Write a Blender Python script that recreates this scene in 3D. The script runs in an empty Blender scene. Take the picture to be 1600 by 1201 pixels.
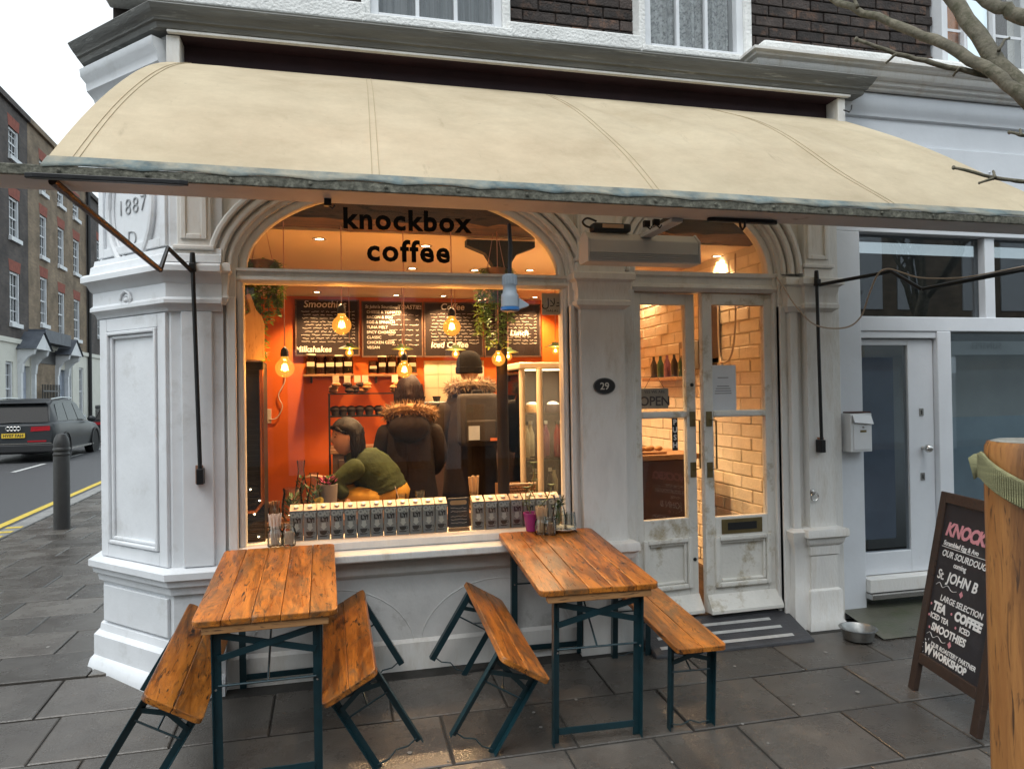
import bpy, bmesh, math, random
from mathutils import Vector, Matrix
random.seed(11)
R = math.radians
S = bpy.context.scene
COL = S.collection
# ------------------------------------------------------------------ camera
F_PX, YAW, PITCH, ROLL = 1130.0, R(13.8), R(.6), R(.9)
CAM = Vector((0, -4.4, 1.69))
_r0 = Vector((math.cos(YAW), -math.sin(YAW), 0))
FW = Vector((math.sin(YAW)*math.cos(PITCH), math.cos(YAW)*math.cos(PITCH), math.sin(PITCH)))
_u0 = _r0.cross(FW)
RC = _r0*math.cos(ROLL) - _u0*math.sin(ROLL)
UC = _r0*math.sin(ROLL) + _u0*math.cos(ROLL)
cd = bpy.data.cameras.new('camera'); cam = bpy.data.objects.new('camera', cd); COL.objects.link(cam)
cd.sensor_width = 36; cd.lens = 36*F_PX/1600; cd.clip_end = 500; cd.clip_start = .05
m = Matrix.Identity(4)
for i in range(3):
    m[i][0] = RC[i]; m[i][1] = UC[i]; m[i][2] = -FW[i]; m[i][3] = CAM[i]
cam.matrix_world = m
S.camera = cam
# ------------------------------------------------------------------ world, sun, exposure
SUN_EL, SUN_AZ = R(62), R(215)
W = bpy.data.worlds.new('World'); S.world = W; W.use_nodes = True
wn, wl = W.node_tree.nodes, W.node_tree.links
bg = wn['Background']
sk = wn.new('ShaderNodeTexSky'); sk.sky_type = 'NISHITA'; sk.sun_disc = False
sk.sun_elevation = SUN_EL; sk.sun_rotation = SUN_AZ; sk.dust_density = .8; sk.air_density = 2.0; sk.ozone_density = 1
hs = wn.new('ShaderNodeHueSaturation'); hs.inputs['Saturation'].default_value = .12; hs.inputs['Value'].default_value = .9
wl.new(sk.outputs[0], hs.inputs['Color'])
tc = wn.new('ShaderNodeTexCoord'); nz = wn.new('ShaderNodeTexNoise'); nz.inputs['Scale'].default_value = 2.2; nz.inputs['Detail'].default_value = 5
wl.new(tc.outputs['Generated'], nz.inputs['Vector'])
cr = wn.new('ShaderNodeValToRGB'); cr.color_ramp.elements[0].position = .35; cr.color_ramp.elements[1].position = .7
cr.color_ramp.elements[0].color = (.74, .90, .98, 1); cr.color_ramp.elements[1].color = (1.06, 1.07, 1.08, 1)
wl.new(nz.outputs[0], cr.inputs[0])
mu = wn.new('ShaderNodeMix'); mu.data_type = 'RGBA'; mu.blend_type = 'MULTIPLY'; mu.inputs[0].default_value = 1
wl.new(hs.outputs[0], mu.inputs[6]); wl.new(cr.outputs[0], mu.inputs[7])
wl.new(mu.outputs[2], bg.inputs['Color']); bg.inputs['Strength'].default_value = .15
sl = bpy.data.lights.new('sun', 'SUN'); sl.energy = 1.05; sl.angle = R(40); sl.color = (1, .97, .93)
so = bpy.data.objects.new('sun', sl); COL.objects.link(so)
so.rotation_euler = (R(90)-SUN_EL, 0, R(180)-SUN_AZ); so.location = (0, -6, 12)
S.view_settings.view_transform = 'Standard'; S.view_settings.look = 'None'; S.view_settings.gamma = 1
S.view_settings.exposure = .93
S.cycles.use_denoising = True; S.cycles.max_bounces = 9; S.cycles.transparent_max_bounces = 16
S.cycles.sample_clamp_indirect = 6; S.cycles.caustics_reflective = False; S.cycles.caustics_refractive = False
# ------------------------------------------------------------------ pixel helpers
def ray(px, py): return FW + RC*((px-800)/F_PX) + UC*((600.5-py)/F_PX)
def PY(px, py, Y):
    d = ray(px, py); return CAM + d*((Y-CAM.y)/d.y)
def PZ(px, py, z):
    d = ray(px, py); return CAM + d*((z-CAM.z)/d.z)
def PP(px, py, o, n):
    d = ray(px, py); return CAM + d*((Vector(o)-CAM).dot(n)/d.dot(n))
def GZ(Y): return .068*(min(Y, .4)+1.12)
# ------------------------------------------------------------------ mesh builder
class MB:
    def __init__(s): s.v = []; s.f = []
    def add(s, vs, fs, mat=None):
        b = len(s.v)
        s.v += [tuple((mat @ Vector(p)) if mat else p) for p in vs]; s.f += [tuple(b+i for i in f) for f in fs]; return s
    def box(s, x0, x1, y0, y1, z0, z1, mat=None):
        return s.add([(x0,y0,z0),(x1,y0,z0),(x1,y1,z0),(x0,y1,z0),(x0,y0,z1),(x1,y0,z1),(x1,y1,z1),(x0,y1,z1)],
                     [(0,3,2,1),(4,5,6,7),(0,1,5,4),(1,2,6,5),(2,3,7,6),(3,0,4,7)], mat)
    def prism(s, pts, h0, h1, mat=None):
        """polygon pts (a,b) -> extruded along the third axis from h0 to h1 (xy plane)"""
        n = len(pts)
        vs = [(a,b,h0) for a,b in pts]+[(a,b,h1) for a,b in pts]
        return s.add(vs, [tuple(range(n))[::-1], tuple(range(n,2*n))]+[(i,(i+1)%n,n+(i+1)%n,n+i) for i in range(n)], mat)
    def bar(s, a, b, w, h=None, up=(0,0,1)):
        a = Vector(a); b = Vector(b); h = h or w; d = (b-a).normalized(); u = Vector(up)
        if abs(d.dot(u)) > .98: u = Vector((0,1,0))
        x = d.cross(u).normalized()*(w/2); y = x.cross(d).normalized()*(h/2)
        vs = [a-x-y, a+x-y, a+x+y, a-x+y, b-x-y, b+x-y, b+x+y, b-x+y]
        return s.add([tuple(v) for v in vs], [(0,1,2,3),(7,6,5,4),(1,0,4,5),(2,1,5,6),(3,2,6,7),(0,3,7,4)])
    def tube(s, pts, r, n=8, cap=True):
        pts = [Vector(p) for p in pts]; m = len(pts)
        rr = r if isinstance(r, (list, tuple)) else [r]*m
        base = len(s.v); px = None
        for i, p in enumerate(pts):
            d = (pts[min(i+1,m-1)]-pts[max(i-1,0)]).normalized()
            if px is None:
                px = d.cross(Vector((0,0,1)));
                if px.length < .05: px = d.cross(Vector((0,1,0)))
            px = (px - d*px.dot(d)).normalized(); py = d.cross(px)
            for k in range(n):
                t = 2*math.pi*k/n
                s.v.append(tuple(p+(px*math.cos(t)+py*math.sin(t))*rr[i]))
        for i in range(m-1):
            for k in range(n):
                a = base+i*n+k; b = base+i*n+(k+1)%n
                s.f.append((a, b, b+n, a+n))
        if cap:
            s.f.append(tuple(base+k for k in range(n))[::-1]); s.f.append(tuple(base+(m-1)*n+k for k in range(n)))
        return s
    def lathe(s, prof, c=(0,0,0), n=20, mat=None, closed=False):
        vs = []; fs = []; m = len(prof)
        for r, z in prof:
            for k in range(n):
                t = 2*math.pi*k/n; vs.append((c[0]+r*math.cos(t), c[1]+r*math.sin(t), c[2]+z))
        for i in range(m-1):
            for k in range(n):
                fs.append((i*n+k, i*n+(k+1)%n, (i+1)*n+(k+1)%n, (i+1)*n+k))
        if not closed:
            if prof[0][0] > 1e-4: fs.append(tuple(range(n))[::-1])
            if prof[-1][0] > 1e-4: fs.append(tuple((m-1)*n+k for k in range(n)))
        return s.add(vs, fs, mat)
    def ball(s, c, r, n=12, m=8, sq=(1,1,1)):
        prof = [(max(1e-5, math.sin(math.pi*i/m)), -math.cos(math.pi*i/m)) for i in range(m+1)]
        vs = []; fs = []
        for a, z in prof:
            for k in range(n):
                t = 2*math.pi*k/n; vs.append((c[0]+r*sq[0]*a*math.cos(t), c[1]+r*sq[1]*a*math.sin(t), c[2]+r*sq[2]*z))
        for i in range(m):
            for k in range(n): fs.append((i*n+k, i*n+(k+1)%n, (i+1)*n+(k+1)%n, (i+1)*n+k))
        return s.add(vs, fs)
    def sweep(s, prof, path, cap=True):
        """prof: (outward offset, z); path: (x,y) running so that the outward side is on its right"""
        P = [Vector(p) for p in path]; m = len(P); k = len(prof); b = len(s.v)
        for i in range(m):
            ns = []
            for a, c in ((i-1,i),(i,i+1)):
                if 0 <= a and c < m:
                    d = (P[c]-P[a]).normalized(); ns.append(Vector((d.y, -d.x)))
            n = sum(ns, Vector((0,0))); n.normalize(); n = n/max(.3, n.dot(ns[0]))
            for o, z in prof: s.v.append((P[i].x+n.x*o, P[i].y+n.y*o, z))
        for i in range(m-1):
            for j in range(k-1):
                a = b+i*k+j; s.f.append((a, a+k, a+k+1, a+1))
        if cap:
            s.f.append(tuple(b+j for j in range(k))); s.f.append(tuple(b+(m-1)*k+j for j in range(k))[::-1])
        return s
    def mesh(s, name):
        me = bpy.data.meshes.new(name); me.from_pydata(s.v, [], s.f); 
        bm = bmesh.new(); bm.from_mesh(me); bmesh.ops.recalc_face_normals(bm, faces=bm.faces); bm.to_mesh(me); bm.free()
        return me
    def build(s, name, mat, parent=None, smooth=False, bevel=0, **kw):
        me = s.mesh(name); me.materials.append(mat)
        return link(name, me, parent, smooth, bevel, **kw)
def link(name, me, parent=None, smooth=False, bevel=0, loc=None, rot=None):
    o = bpy.data.objects.new(name, me); COL.objects.link(o)
    if parent: o.parent = parent
    if loc: o.location = loc
    if rot: o.rotation_euler = rot
    if smooth:
        for p in me.polygons: p.use_smooth = True
        if smooth != 'all':
            try: me.set_sharp_from_angle(angle=R(38))
            except Exception: pass
    if bevel:
        bv = o.modifiers.new('bevel', 'BEVEL'); bv.width = bevel; bv.segments = 2; bv.limit_method = 'ANGLE'; bv.angle_limit = R(40)
        bv.harden_normals = False
    return o
def tag(o, label=None, cat=None, group=None, kind=None):
    if label: o['label'] = label
    if cat: o['category'] = cat
    if group: o['group'] = group
    if kind: o['kind'] = kind
    return o
def thing(name, label, cat, loc=(0,0,0), rot=(0,0,0), group=None):
    o = bpy.data.objects.new(name, None); COL.objects.link(o); o.location = loc; o.rotation_euler = rot
    o.empty_display_size = .1
    return tag(o, label, cat, group)
def copy_tree(o, parent=None):
    c = o.copy(); COL.objects.link(c)
    if parent: c.parent = parent
    for ch in o.children: copy_tree(ch, c)
    return c
def text(body, size, mat, parent, mtx, name='lettering', bold=0, ext=.0008, shear=0, ax='LEFT', sp=1.0, line=1.0):
    cu = bpy.data.curves.new(name, 'FONT'); cu.body = body; cu.size = size; cu.extrude = ext; cu.offset = bold; cu.shear = shear
    cu.align_x = ax; cu.space_character = sp; cu.space_line = line; cu.resolution_u = 3; cu.materials.append(mat)
    o = bpy.data.objects.new(name, cu); COL.objects.link(o)
    if parent: o.parent = parent
    o.matrix_basis = mtx
    return o
def FACE(x, y, z):  # upright text facing -Y
    return Matrix.Translation((x,y,z)) @ Matrix.Rotation(R(90), 4, 'X')
# ------------------------------------------------------------------ materials
def mat(name, col, rough=.5, var=.12, scale=6, bump=0, bscale=None, metal=0, col2=None, thr=.62, soft=.06, c2scale=None, stretch=(1,1,1), spec=.5, coat=0, rvar=0, emit=None, estr=0, sheen=0, rnd=0):
    m_ = bpy.data.materials.new(name); m_.use_nodes = True; n = m_.node_tree.nodes; l = m_.node_tree.links; b = n['Principled BSDF']
    b.inputs['Roughness'].default_value = rough; b.inputs['Metallic'].default_value = metal
    b.inputs['Specular IOR Level'].default_value = spec; b.inputs['Coat Weight'].default_value = coat
    if sheen: b.inputs['Sheen Weight'].default_value = sheen
    t = n.new('ShaderNodeTexCoord'); mp = n.new('ShaderNodeMapping'); mp.inputs['Scale'].default_value = stretch; l.new(t.outputs['Object'], mp.inputs['Vector'])
    if rnd:
        oi = n.new('ShaderNodeObjectInfo'); va = n.new('ShaderNodeVectorMath'); va.operation = 'SCALE'; va.inputs[0].default_value = (17, 31, 23)
        l.new(oi.outputs['Random'], va.inputs['Scale']); l.new(va.outputs[0], mp.inputs['Location'])
    nz = n.new('ShaderNodeTexNoise'); nz.inputs['Scale'].default_value = scale; nz.inputs['Detail'].default_value = 6; nz.inputs['Roughness'].default_value = .62
    l.new(mp.outputs[0], nz.inputs['Vector'])
    rp = n.new('ShaderNodeValToRGB'); e = rp.color_ramp.elements; e[0].position = .3; e[1].position = .7
    e[0].color = (*[c*(1-var) for c in col], 1); e[1].color = (*[min(1, c*(1+var)) for c in col], 1)
    l.new(nz.outputs[0], rp.inputs[0]); out = rp.outputs[0]
    if col2:
        n2 = n.new('ShaderNodeTexNoise'); n2.inputs['Scale'].default_value = c2scale or scale*1.7; n2.inputs['Detail'].default_value = 8; n2.inputs['Roughness'].default_value = .7
        l.new(mp.outputs[0], n2.inputs['Vector'])
        r2 = n.new('ShaderNodeValToRGB'); r2.color_ramp.elements[0].position = thr-soft; r2.color_ramp.elements[1].position = thr+soft
        l.new(n2.outputs[0], r2.inputs[0])
        mx = n.new('ShaderNodeMix'); mx.data_type = 'RGBA'; l.new(r2.outputs[0], mx.inputs[0]); l.new(out, mx.inputs[6]); mx.inputs[7].default_value = (*col2, 1); out = mx.outputs[2]
    if rnd:
        hv = n.new('ShaderNodeHueSaturation'); mr = n.new('ShaderNodeMapRange'); mr.inputs[3].default_value = 1-rnd; mr.inputs[4].default_value = 1+rnd
        l.new(oi.outputs['Random'], mr.inputs[0]); l.new(mr.outputs[0], hv.inputs['Value']); l.new(out, hv.inputs['Color']); out = hv.outputs[0]
    l.new(out, b.inputs['Base Color'])
    if rvar:
        rr = n.new('ShaderNodeMapRange'); rr.inputs[1].default_value = .3; rr.inputs[2].default_value = .7; rr.inputs[3].default_value = max(.03, rough-rvar); rr.inputs[4].default_value = min(1, rough+rvar)
        l.new(nz.outputs[0], rr.inputs[0]); l.new(rr.outputs[0], b.inputs['Roughness'])
    if bump:
        nb = n.new('ShaderNodeTexNoise'); nb.inputs['Scale'].default_value = bscale or scale*5; nb.inputs['Detail'].default_value = 5
        l.new(mp.outputs[0], nb.inputs['Vector'])
        bp = n.new('ShaderNodeBump'); bp.inputs['Strength'].default_value = bump; bp.inputs['Distance'].default_value = .01
        l.new(nb.outputs[0], bp.inputs['Height']); l.new(bp.outputs[0], b.inputs['Normal'])
    if emit: b.inputs['Emission Color'].default_value = (*emit, 1); b.inputs['Emission Strength'].default_value = estr
    return m_
def glass(name, tint=(1,1,1), refl=1.0, rough=0.0, base=.04):
    m_ = bpy.data.materials.new(name); m_.use_nodes = True; n = m_.node_tree.nodes; l = m_.node_tree.links; n.clear()
    o = n.new('ShaderNodeOutputMaterial'); tr = n.new('ShaderNodeBsdfTransparent'); tr.inputs[0].default_value = (*tint, 1)
    gl = n.new('ShaderNodeBsdfGlossy'); gl.inputs['Roughness'].default_value = rough; mx = n.new('ShaderNodeMixShader')
    lw = n.new('ShaderNodeLayerWeight'); lw.inputs['Blend'].default_value = .18
    ma = n.new('ShaderNodeMath'); ma.operation = 'MULTIPLY_ADD'; ma.inputs[1].default_value = refl*.8; ma.inputs[2].default_value = base; ma.use_clamp = True
    l.new(lw.outputs['Fresnel'], ma.inputs[0]); l.new(ma.outputs[0], mx.inputs[0]); l.new(tr.outputs[0], mx.inputs[1]); l.new(gl.outputs[0], mx.inputs[2]); l.new(mx.outputs[0], o.inputs[0])
    return m_
def wood(name, c1, c2, cd, rough=.35, wear=.5, axis='Y', rnd=.12, dens=1.0, bump=.25):
    """planks: long grain, dark cracks, worn grey patches"""
    m_ = bpy.data.materials.new(name); m_.use_nodes = True; n = m_.node_tree.nodes; l = m_.node_tree.links; b = n['Principled BSDF']
    b.inputs['Roughness'].default_value = rough
    t = n.new('ShaderNodeTexCoord'); mp = n.new('ShaderNodeMapping')
    st = {'X': (.12,1,1), 'Y': (1,.12,1), 'Z': (1,1,.12)}[axis]; mp.inputs['Scale'].default_value = st
    oi = n.new('ShaderNodeObjectInfo'); va = n.new('ShaderNodeVectorMath'); va.operation = 'SCALE'; va.inputs[0].default_value = (19, 7, 29)
    l.new(oi.outputs['Random'], va.inputs['Scale']); l.new(va.outputs[0], mp.inputs['Location']); l.new(t.outputs['Object'], mp.inputs['Vector'])
    t2 = n.new('ShaderNodeMapping'); t2.inputs['Scale'].default_value = {'X': (.35,1,1), 'Y': (1,.35,1), 'Z': (1,1,.35)}[axis]
    l.new(va.outputs[0], t2.inputs['Location']); l.new(t.outputs['Object'], t2.inputs['Vector'])
    def noise2(sc, det=8, ro=.7, dist=.5):
        q = n.new('ShaderNodeTexNoise'); q.inputs['Scale'].default_value = sc; q.inputs['Detail'].default_value = det; q.inputs['Roughness'].default_value = ro; q.inputs['Distortion'].default_value = dist
        l.new(t2.outputs[0], q.inputs['Vector']); return q.outputs[0]
    def noise(sc, det=6, ro=.6, dist=0):
        q = n.new('ShaderNodeTexNoise'); q.inputs['Scale'].default_value = sc; q.inputs['Detail'].default_value = det; q.inputs['Roughness'].default_value = ro; q.inputs['Distortion'].default_value = dist
        l.new(mp.outputs[0], q.inputs['Vector']); return q.outputs[0]
    def ramp(src, p0, p1, a=(0,0,0,1), c=(1,1,1,1)):
        q = n.new('ShaderNodeValToRGB'); q.color_ramp.elements[0].position = p0; q.color_ramp.elements[1].position = p1; q.color_ramp.elements[0].color = a; q.color_ramp.elements[1].color = c
        l.new(src, q.inputs[0]); return q.outputs[0]
    def mix(f, a, c):
        q = n.new('ShaderNodeMix'); q.data_type = 'RGBA'; l.new(f, q.inputs[0]); l.new(a, q.inputs[6])
        if isinstance(c, tuple): q.inputs[7].default_value = (*c, 1)
        else: l.new(c, q.inputs[7])
        return q.outputs[2]
    grain = noise(38*dens, 8, .7, .6)
    base = ramp(grain, .3, .72, (*c2, 1), (*c1, 1))
    patch = ramp(noise(9*dens, 6, .7, 1.4), .47, .62)
    c = mix(patch, base, tuple(x*.5 for x in c2)) if wear else base
    crack = ramp(noise(46*dens, 4, .6, 1.8), .57, .66)
    c = mix(crack, c, cd)
    if wear > .6:
        c = mix(ramp(noise2(7*dens, 9, .78, .8), .50, .63), c, (.15,.075,.03))
        c = mix(ramp(noise2(28*dens, 4, .6, .4), .63, .70), c, (.012,.008,.006))
        c = mix(ramp(noise2(4*dens, 8, .8, .3), .60, .72), c, (.17,.135,.10))
    hv = n.new('ShaderNodeHueSaturation'); mr = n.new('ShaderNodeMapRange'); mr.inputs[3].default_value = 1-rnd; mr.inputs[4].default_value = 1+rnd
    l.new(oi.outputs['Random'], mr.inputs[0]); l.new(mr.outputs[0], hv.inputs['Value']); l.new(c, hv.inputs['Color']); l.new(hv.outputs[0], b.inputs['Base Color'])
    bp = n.new('ShaderNodeBump'); bp.inputs['Strength'].default_value = bump; bp.inputs['Distance'].default_value = .004; l.new(grain, bp.inputs['Height']); l.new(bp.outputs[0], b.inputs['Normal'])
    rr = n.new('ShaderNodeMapRange'); rr.inputs[3].default_value = rough-.12; rr.inputs[4].default_value = rough+.25; l.new(grain, rr.inputs[0]); l.new(rr.outputs[0], b.inputs['Roughness'])
    return m_
def emission(name, col, strength):
    return mat(name, col, .5, 0, emit=col, estr=strength)
white = mat('white_paint', (.66,.678,.70), .5, .07, 3.5, .12, 40, col2=(.47,.47,.46), thr=.66, soft=.12, c2scale=4)
white_old = mat('worn_white_paint', (.71,.695,.665), .55, .12, 4, .25, 45, col2=(.52,.475,.41), thr=.61, soft=.12, c2scale=4, stretch=(1.6,1.6,.45))
white_peel = mat('peeling_white_paint', (.70,.68,.63), .55, .1, 4, .25, 45, col2=(.34,.27,.15), thr=.60, soft=.06, c2scale=3.4)
stucco = mat('white_stucco', (.72,.72,.70), .8, .12, 5, .9, 60, col2=(.3,.3,.29), thr=.66, soft=.04, c2scale=16)
lead = mat('weathered_lead', (.13,.13,.12), .6, .35, 5, .4, 40, col2=(.36,.36,.33), thr=.63, soft=.06, c2scale=9, stretch=(.3,1,4))
black_metal = mat('black_metal', (.012,.012,.013), .42, .3, 20, .1, metal=.3)
rust_metal = mat('rusty_bronze_metal', (.035,.02,.014), .4, .4, 25, .2, metal=.5, col2=(.16,.07,.03), thr=.6)
green_steel = mat('dark_green_steel', (.005,.028,.037), .38, .25, 12, .08, col2=(.01,.032,.04), thr=.63, coat=.15)
chrome = mat('steel', (.55,.54,.52), .22, .1, 9, metal=1)
brass = mat('dull_brass', (.22,.17,.08), .4, .2, 15, metal=.8)
black = mat('black', (.01,.01,.011), .5, .2, 12)
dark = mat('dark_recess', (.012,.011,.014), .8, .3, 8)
# ================================================================== SETTING: ground, road, pavement
mortar = mat('sandy_joint', (.028,.026,.023), .9, .3, 20, .3)
slab_m = mat('wet_concrete_slab', (.096,.087,.076), .27, .35, 3.2, .25, 110, rvar=.18, col2=(.055,.046,.039), thr=.54, soft=.22, c2scale=2.3, rnd=.3)
asphalt = mat('wet_asphalt', (.06,.06,.063), .5, .45, 45, .8, 120, rvar=.15, col2=(.12,.12,.12), thr=.62, c2scale=140)
g = MB()   # one sheet: falls from the shopfront to the kerb behind the camera, level down the side street
ys = [-70, -5.2, .4, 170]; zs = [GZ(-5.2)-.02, GZ(-5.2)-.02, GZ(.4)-.02, GZ(.4)-.02]
for y0, y1, z0, z1 in zip(ys, ys[1:], zs, zs[1:]):
    g.add([(-120,y0,z0),(160,y0,z0),(160,y1,z1),(-120,y1,z1)], [(0,1,2,3)])
tag(g.build('ground', asphalt), kind='structure')
# pavement bed and slabs
SD = Vector((-.045, .999, 0)).normalized()          # side street direction
KX0 = -3.95                                         # kerb line of the side street at Y = 5.35
def kx(Y): return KX0 + (Y-5.35)*SD.x/SD.y
bed = MB()
bed.add([(kx(-5.2),-5.2,GZ(-5.2)-.006),(12,-5.2,GZ(-5.2)-.006),(12,.4,GZ(.4)-.006),(kx(.4),.4,GZ(.4)-.006)], [(0,1,2,3)])
bed.add([(kx(.4),.4,GZ(.4)-.006),(-1.0,.4,GZ(.4)-.006),(-1.0,60,GZ(.4)-.006),(kx(60),60,GZ(.4)-.006)], [(0,1,2,3)])
pave = bed.build('pavement', mortar); tag(pave, kind='structure')
rnd = random.Random(5)
slab_cache = {}
def slab(x0, x1, y0, y1):
    w, d = round(x1-x0, 3), round(y1-y0, 3)
    if (w, d) not in slab_cache:
        b = .006; hw, hd = w/2-.005, d/2-.005
        vs = [(-hw,-hd,-.03),(hw,-hd,-.03),(hw,hd,-.03),(-hw,hd,-.03)]+[(-hw,-hd,-.004),(hw,-hd,-.004),(hw,hd,-.004),(-hw,hd,-.004)]+[(-hw+b,-hd+b,0),(hw-b,-hd+b,0),(hw-b,hd-b,0),(-hw+b,hd-b,0)]
        fs = [(0,1,5,4),(1,2,6,5),(2,3,7,6),(3,0,4,7),(4,5,9,8),(5,6,10,9),(6,7,11,10),(7,4,8,11),(8,9,10,11)]
        me = MB().add(vs, fs).mesh('paving_slab'); me.materials.append(slab_m); slab_cache[(w, d)] = me
    cx, cy = (x0+x1)/2, (y0+y1)/2
    sl_ = math.atan(.068) if cy < .4 else 0
    link('paving_slab', slab_cache[(w, d)], pave, loc=(cx, cy, GZ(cy)+.003+rnd.uniform(-.002,.002)), rot=(sl_+rnd.uniform(-.003,.003), rnd.uniform(-.003,.003), 0))
row = 0; y = -2.02
while y < .1:                                       # before the shopfront
    x = -3.3 - (row % 2)*.31 - rnd.uniform(0,.1)
    while x < 6.2:
        w = rnd.choice((.45,.6,.6,.6))
        yy = y+.45
        if not (yy > .0 and x > -1.0):
            slab(x, x+w, y, yy)
        x += w
    y += .45; row += 1
y0_side = y
while y < 9.5:                                      # along the side street
    x = kx(y) + .22 + (row % 2)*.0
    first = True
    while x < -1.05:
        w = .3 if (first and row % 2) else .6
        if x+w > -1.0: w = max(.2, -1.0-x)
        slab(x, x+round(w,2), y, y+.45); x += w; first = False
    y += .45; row += 1
# granite kerb in single stones, and the double yellow lines
kerb_m = mat('granite_kerb', (.2,.195,.185), .55, .25, 9, .3, 80, rnd=.15)
kerb = tag(MB().add([(kx(-5)+.01,-5,GZ(-5)-.018),(kx(-5)+.2,-5,GZ(-5)-.018),(kx(55)+.2,55,GZ(.4)-.018),(kx(55)+.01,55,GZ(.4)-.018)], [(0,1,2,3)]).build('kerb', mortar), kind='structure')
km = MB().box(-.1,.1,-.445,.445,-.14,.012).mesh('kerb_stone'); km.materials.append(kerb_m)
for i in range(28):
    Y = -1.5+i*.9
    link('kerb_stone', km, kerb, bevel=.012, loc=(kx(Y)+.11, Y, GZ(Y)), rot=(0, 0, math.atan2(-SD.x, SD.y)))
road = MB()
for a, b in ((-5.2,.4),(.4,120)):
    za, zb = GZ(a)-.105, GZ(b)-.105
    road.add([(kx(a)-5.7,a,za+.12-.12),(kx(a)+.005,a,za),(kx(b)+.005,b,zb),(kx(b)-5.7,b,zb)], [(0,1,2,3)])
tag(road.build('side_road', asphalt), kind='structure')
gm = bpy.data.objects['ground']
for v in gm.data.vertices: v.co.z -= .12            # the ground sheet lies below the raised pavement
yel = mat('yellow_road_paint', (.55,.40,.05), .6, .2, 12, .2, col2=(.2,.17,.08), thr=.62, c2scale=30)
wht_road = mat('white_road_paint', (.5,.5,.48), .6, .25, 12, .2, col2=(.2,.2,.2), thr=.6, c2scale=30)
def strip(name, off0, off1, a, b, m_, zoff=-.099):
    q = MB(); n = 12
    for i in range(n):
        p, q_ = a+(b-a)*i/n, a+(b-a)*(i+1)/n
        q.add([(kx(p)+off0,p,GZ(p)+zoff),(kx(p)+off1,p,GZ(p)+zoff),(kx(q_)+off1,q_,GZ(q_)+zoff),(kx(q_)+off0,q_,GZ(q_)+zoff)], [(0,1,2,3)])
    return tag(q.build(name, m_), kind='structure')
strip('yellow_line', -.2, -.08, -2, 40, yel); strip('yellow_line', -.42, -.30, -2, 40, yel)
for i in range(7): strip('road_marking', -3.0, -2.88, 8+i*3.4, 10.2+i*3.4, wht_road)
for i in range(3):                                  # yellow kerb ticks on the stones
    strip('yellow_line', .02, .2, 5.05+i*.32, 5.17+i*.32, yel, .016)
fp = MB()   # far pavement under the terrace
fp.add([(kx(-5)-9,-5,.10),(kx(-5)-5.7,-5,.10),(kx(90)-5.7,90,.10),(kx(90)-9,90,.10)], [(0,1,2,3)])
fp.add([(kx(-5)-5.7,-5,.10),(kx(-5)-5.7,-5,-.12),(kx(90)-5.7,90,-.12),(kx(90)-5.7,90,.10)], [(0,1,2,3)])
tag(fp.build('far_pavement', slab_m), kind='structure')
# wet screed apron before the neighbouring door
ap = MB().add([(3.42,-.42,GZ(-.42)+.012),(6.5,-.42,GZ(-.42)+.012),(6.5,.35,.2),(3.42,.35,.2)], [(0,1,2,3)])
tag(ap.build('concrete_apron', mat('mossy_wet_screed', (.10,.098,.075), .38, .3, 2.5, .3, 60, rvar=.15, col2=(.075,.085,.05), thr=.55, c2scale=3)), kind='structure')

# ================================================================== COFFEE SHOP BUILDING
shop = thing('coffee_shop', 'white painted corner shopfront with arched window under dark brick upper floor', 'building')
FY = -.05                                           # spandrel face
WCX, WA, WB, WZ = .455, .985, .54, 2.42             # window arch: centre x, half width, rise, spring
DCX, DA, DB, DZ = 2.41, .535, .49, 2.46
def ell(cx, a, b, z, n=28): return [(cx-a*math.cos(math.pi*i/n), z+b*math.sin(math.pi*i/n)) for i in range(n+1)]
sp = MB(); TOPZ = 3.52
def spandrel(cx, a, b, z, xl, xr):
    e = ell(cx, a, b, z); n = len(e)
    vs = []
    for yy in (FY, .12):
        vs += [(x, yy, zz) for x, zz in e] + [(x, yy, TOPZ) for x, zz in e]
    fs = []
    for i in range(n-1):
        fs += [(i,i+1,n+i+1,n+i), (2*n+i,3*n+i,3*n+i+1,2*n+i+1), (i,2*n+i,2*n+i+1,i+1)]
    sp.add(vs, fs)
    sp.box(xl, cx-a, FY, .12, z, TOPZ); sp.box(cx+a, xr, FY, .12, z, TOPZ)
spandrel(WCX, WA, WB, WZ, -.87, 1.66); spandrel(DCX, DA, DB, DZ, 1.66, 3.42)
sp.build('shopfront_wall', white_old, shop, True)

for a_ in ((-.87,-.535,.1,2.42),(1.445,1.875,.1,2.46),(2.945,3.42,.05,2.46)): MB().box(a_[0],a_[1],-.06,.12,a_[2],a_[3]).build("shopfront_jamb", white_old, shop, bevel=.004)

def band(cx, a, b, z, r0, r1, y, n=30, y1=.0):
    q = MB(); e0 = ell(cx, a+r0, b+r0, z, n); e1 = ell(cx, a+r1, b+r1, z, n)
    prof = [(0, y1), (0, y), (.25, y-.008), (.75, y-.008), (1, y), (1, y1)]
    k = len(prof); vs = []; fs = []
    for i in range(n+1):
        for t, yy in prof: vs.append((e0[i][0]*(1-t)+e1[i][0]*t, yy, e0[i][1]*(1-t)+e1[i][1]*t))
    for i in range(n):
        for j in range(k-1): fs.append((i*k+j, (i+1)*k+j, (i+1)*k+j+1, i*k+j+1))
    return q.add(vs, fs)
for nm, (cx, a, b, z) in (('w', (WCX,WA,WB,WZ)), ('d', (DCX,DA,DB,DZ))):
    for r0, r1, y in ((0,.022,-.035),(.022,.05,-.075),(.05,.062,-.055),(.062,.10,-.10),(.10,.115,-.075),(.115,.15,-.118)):
        band(cx, a, b, z, r0, r1, y).build('arch_moulding', white_old, shop, True)
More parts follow.
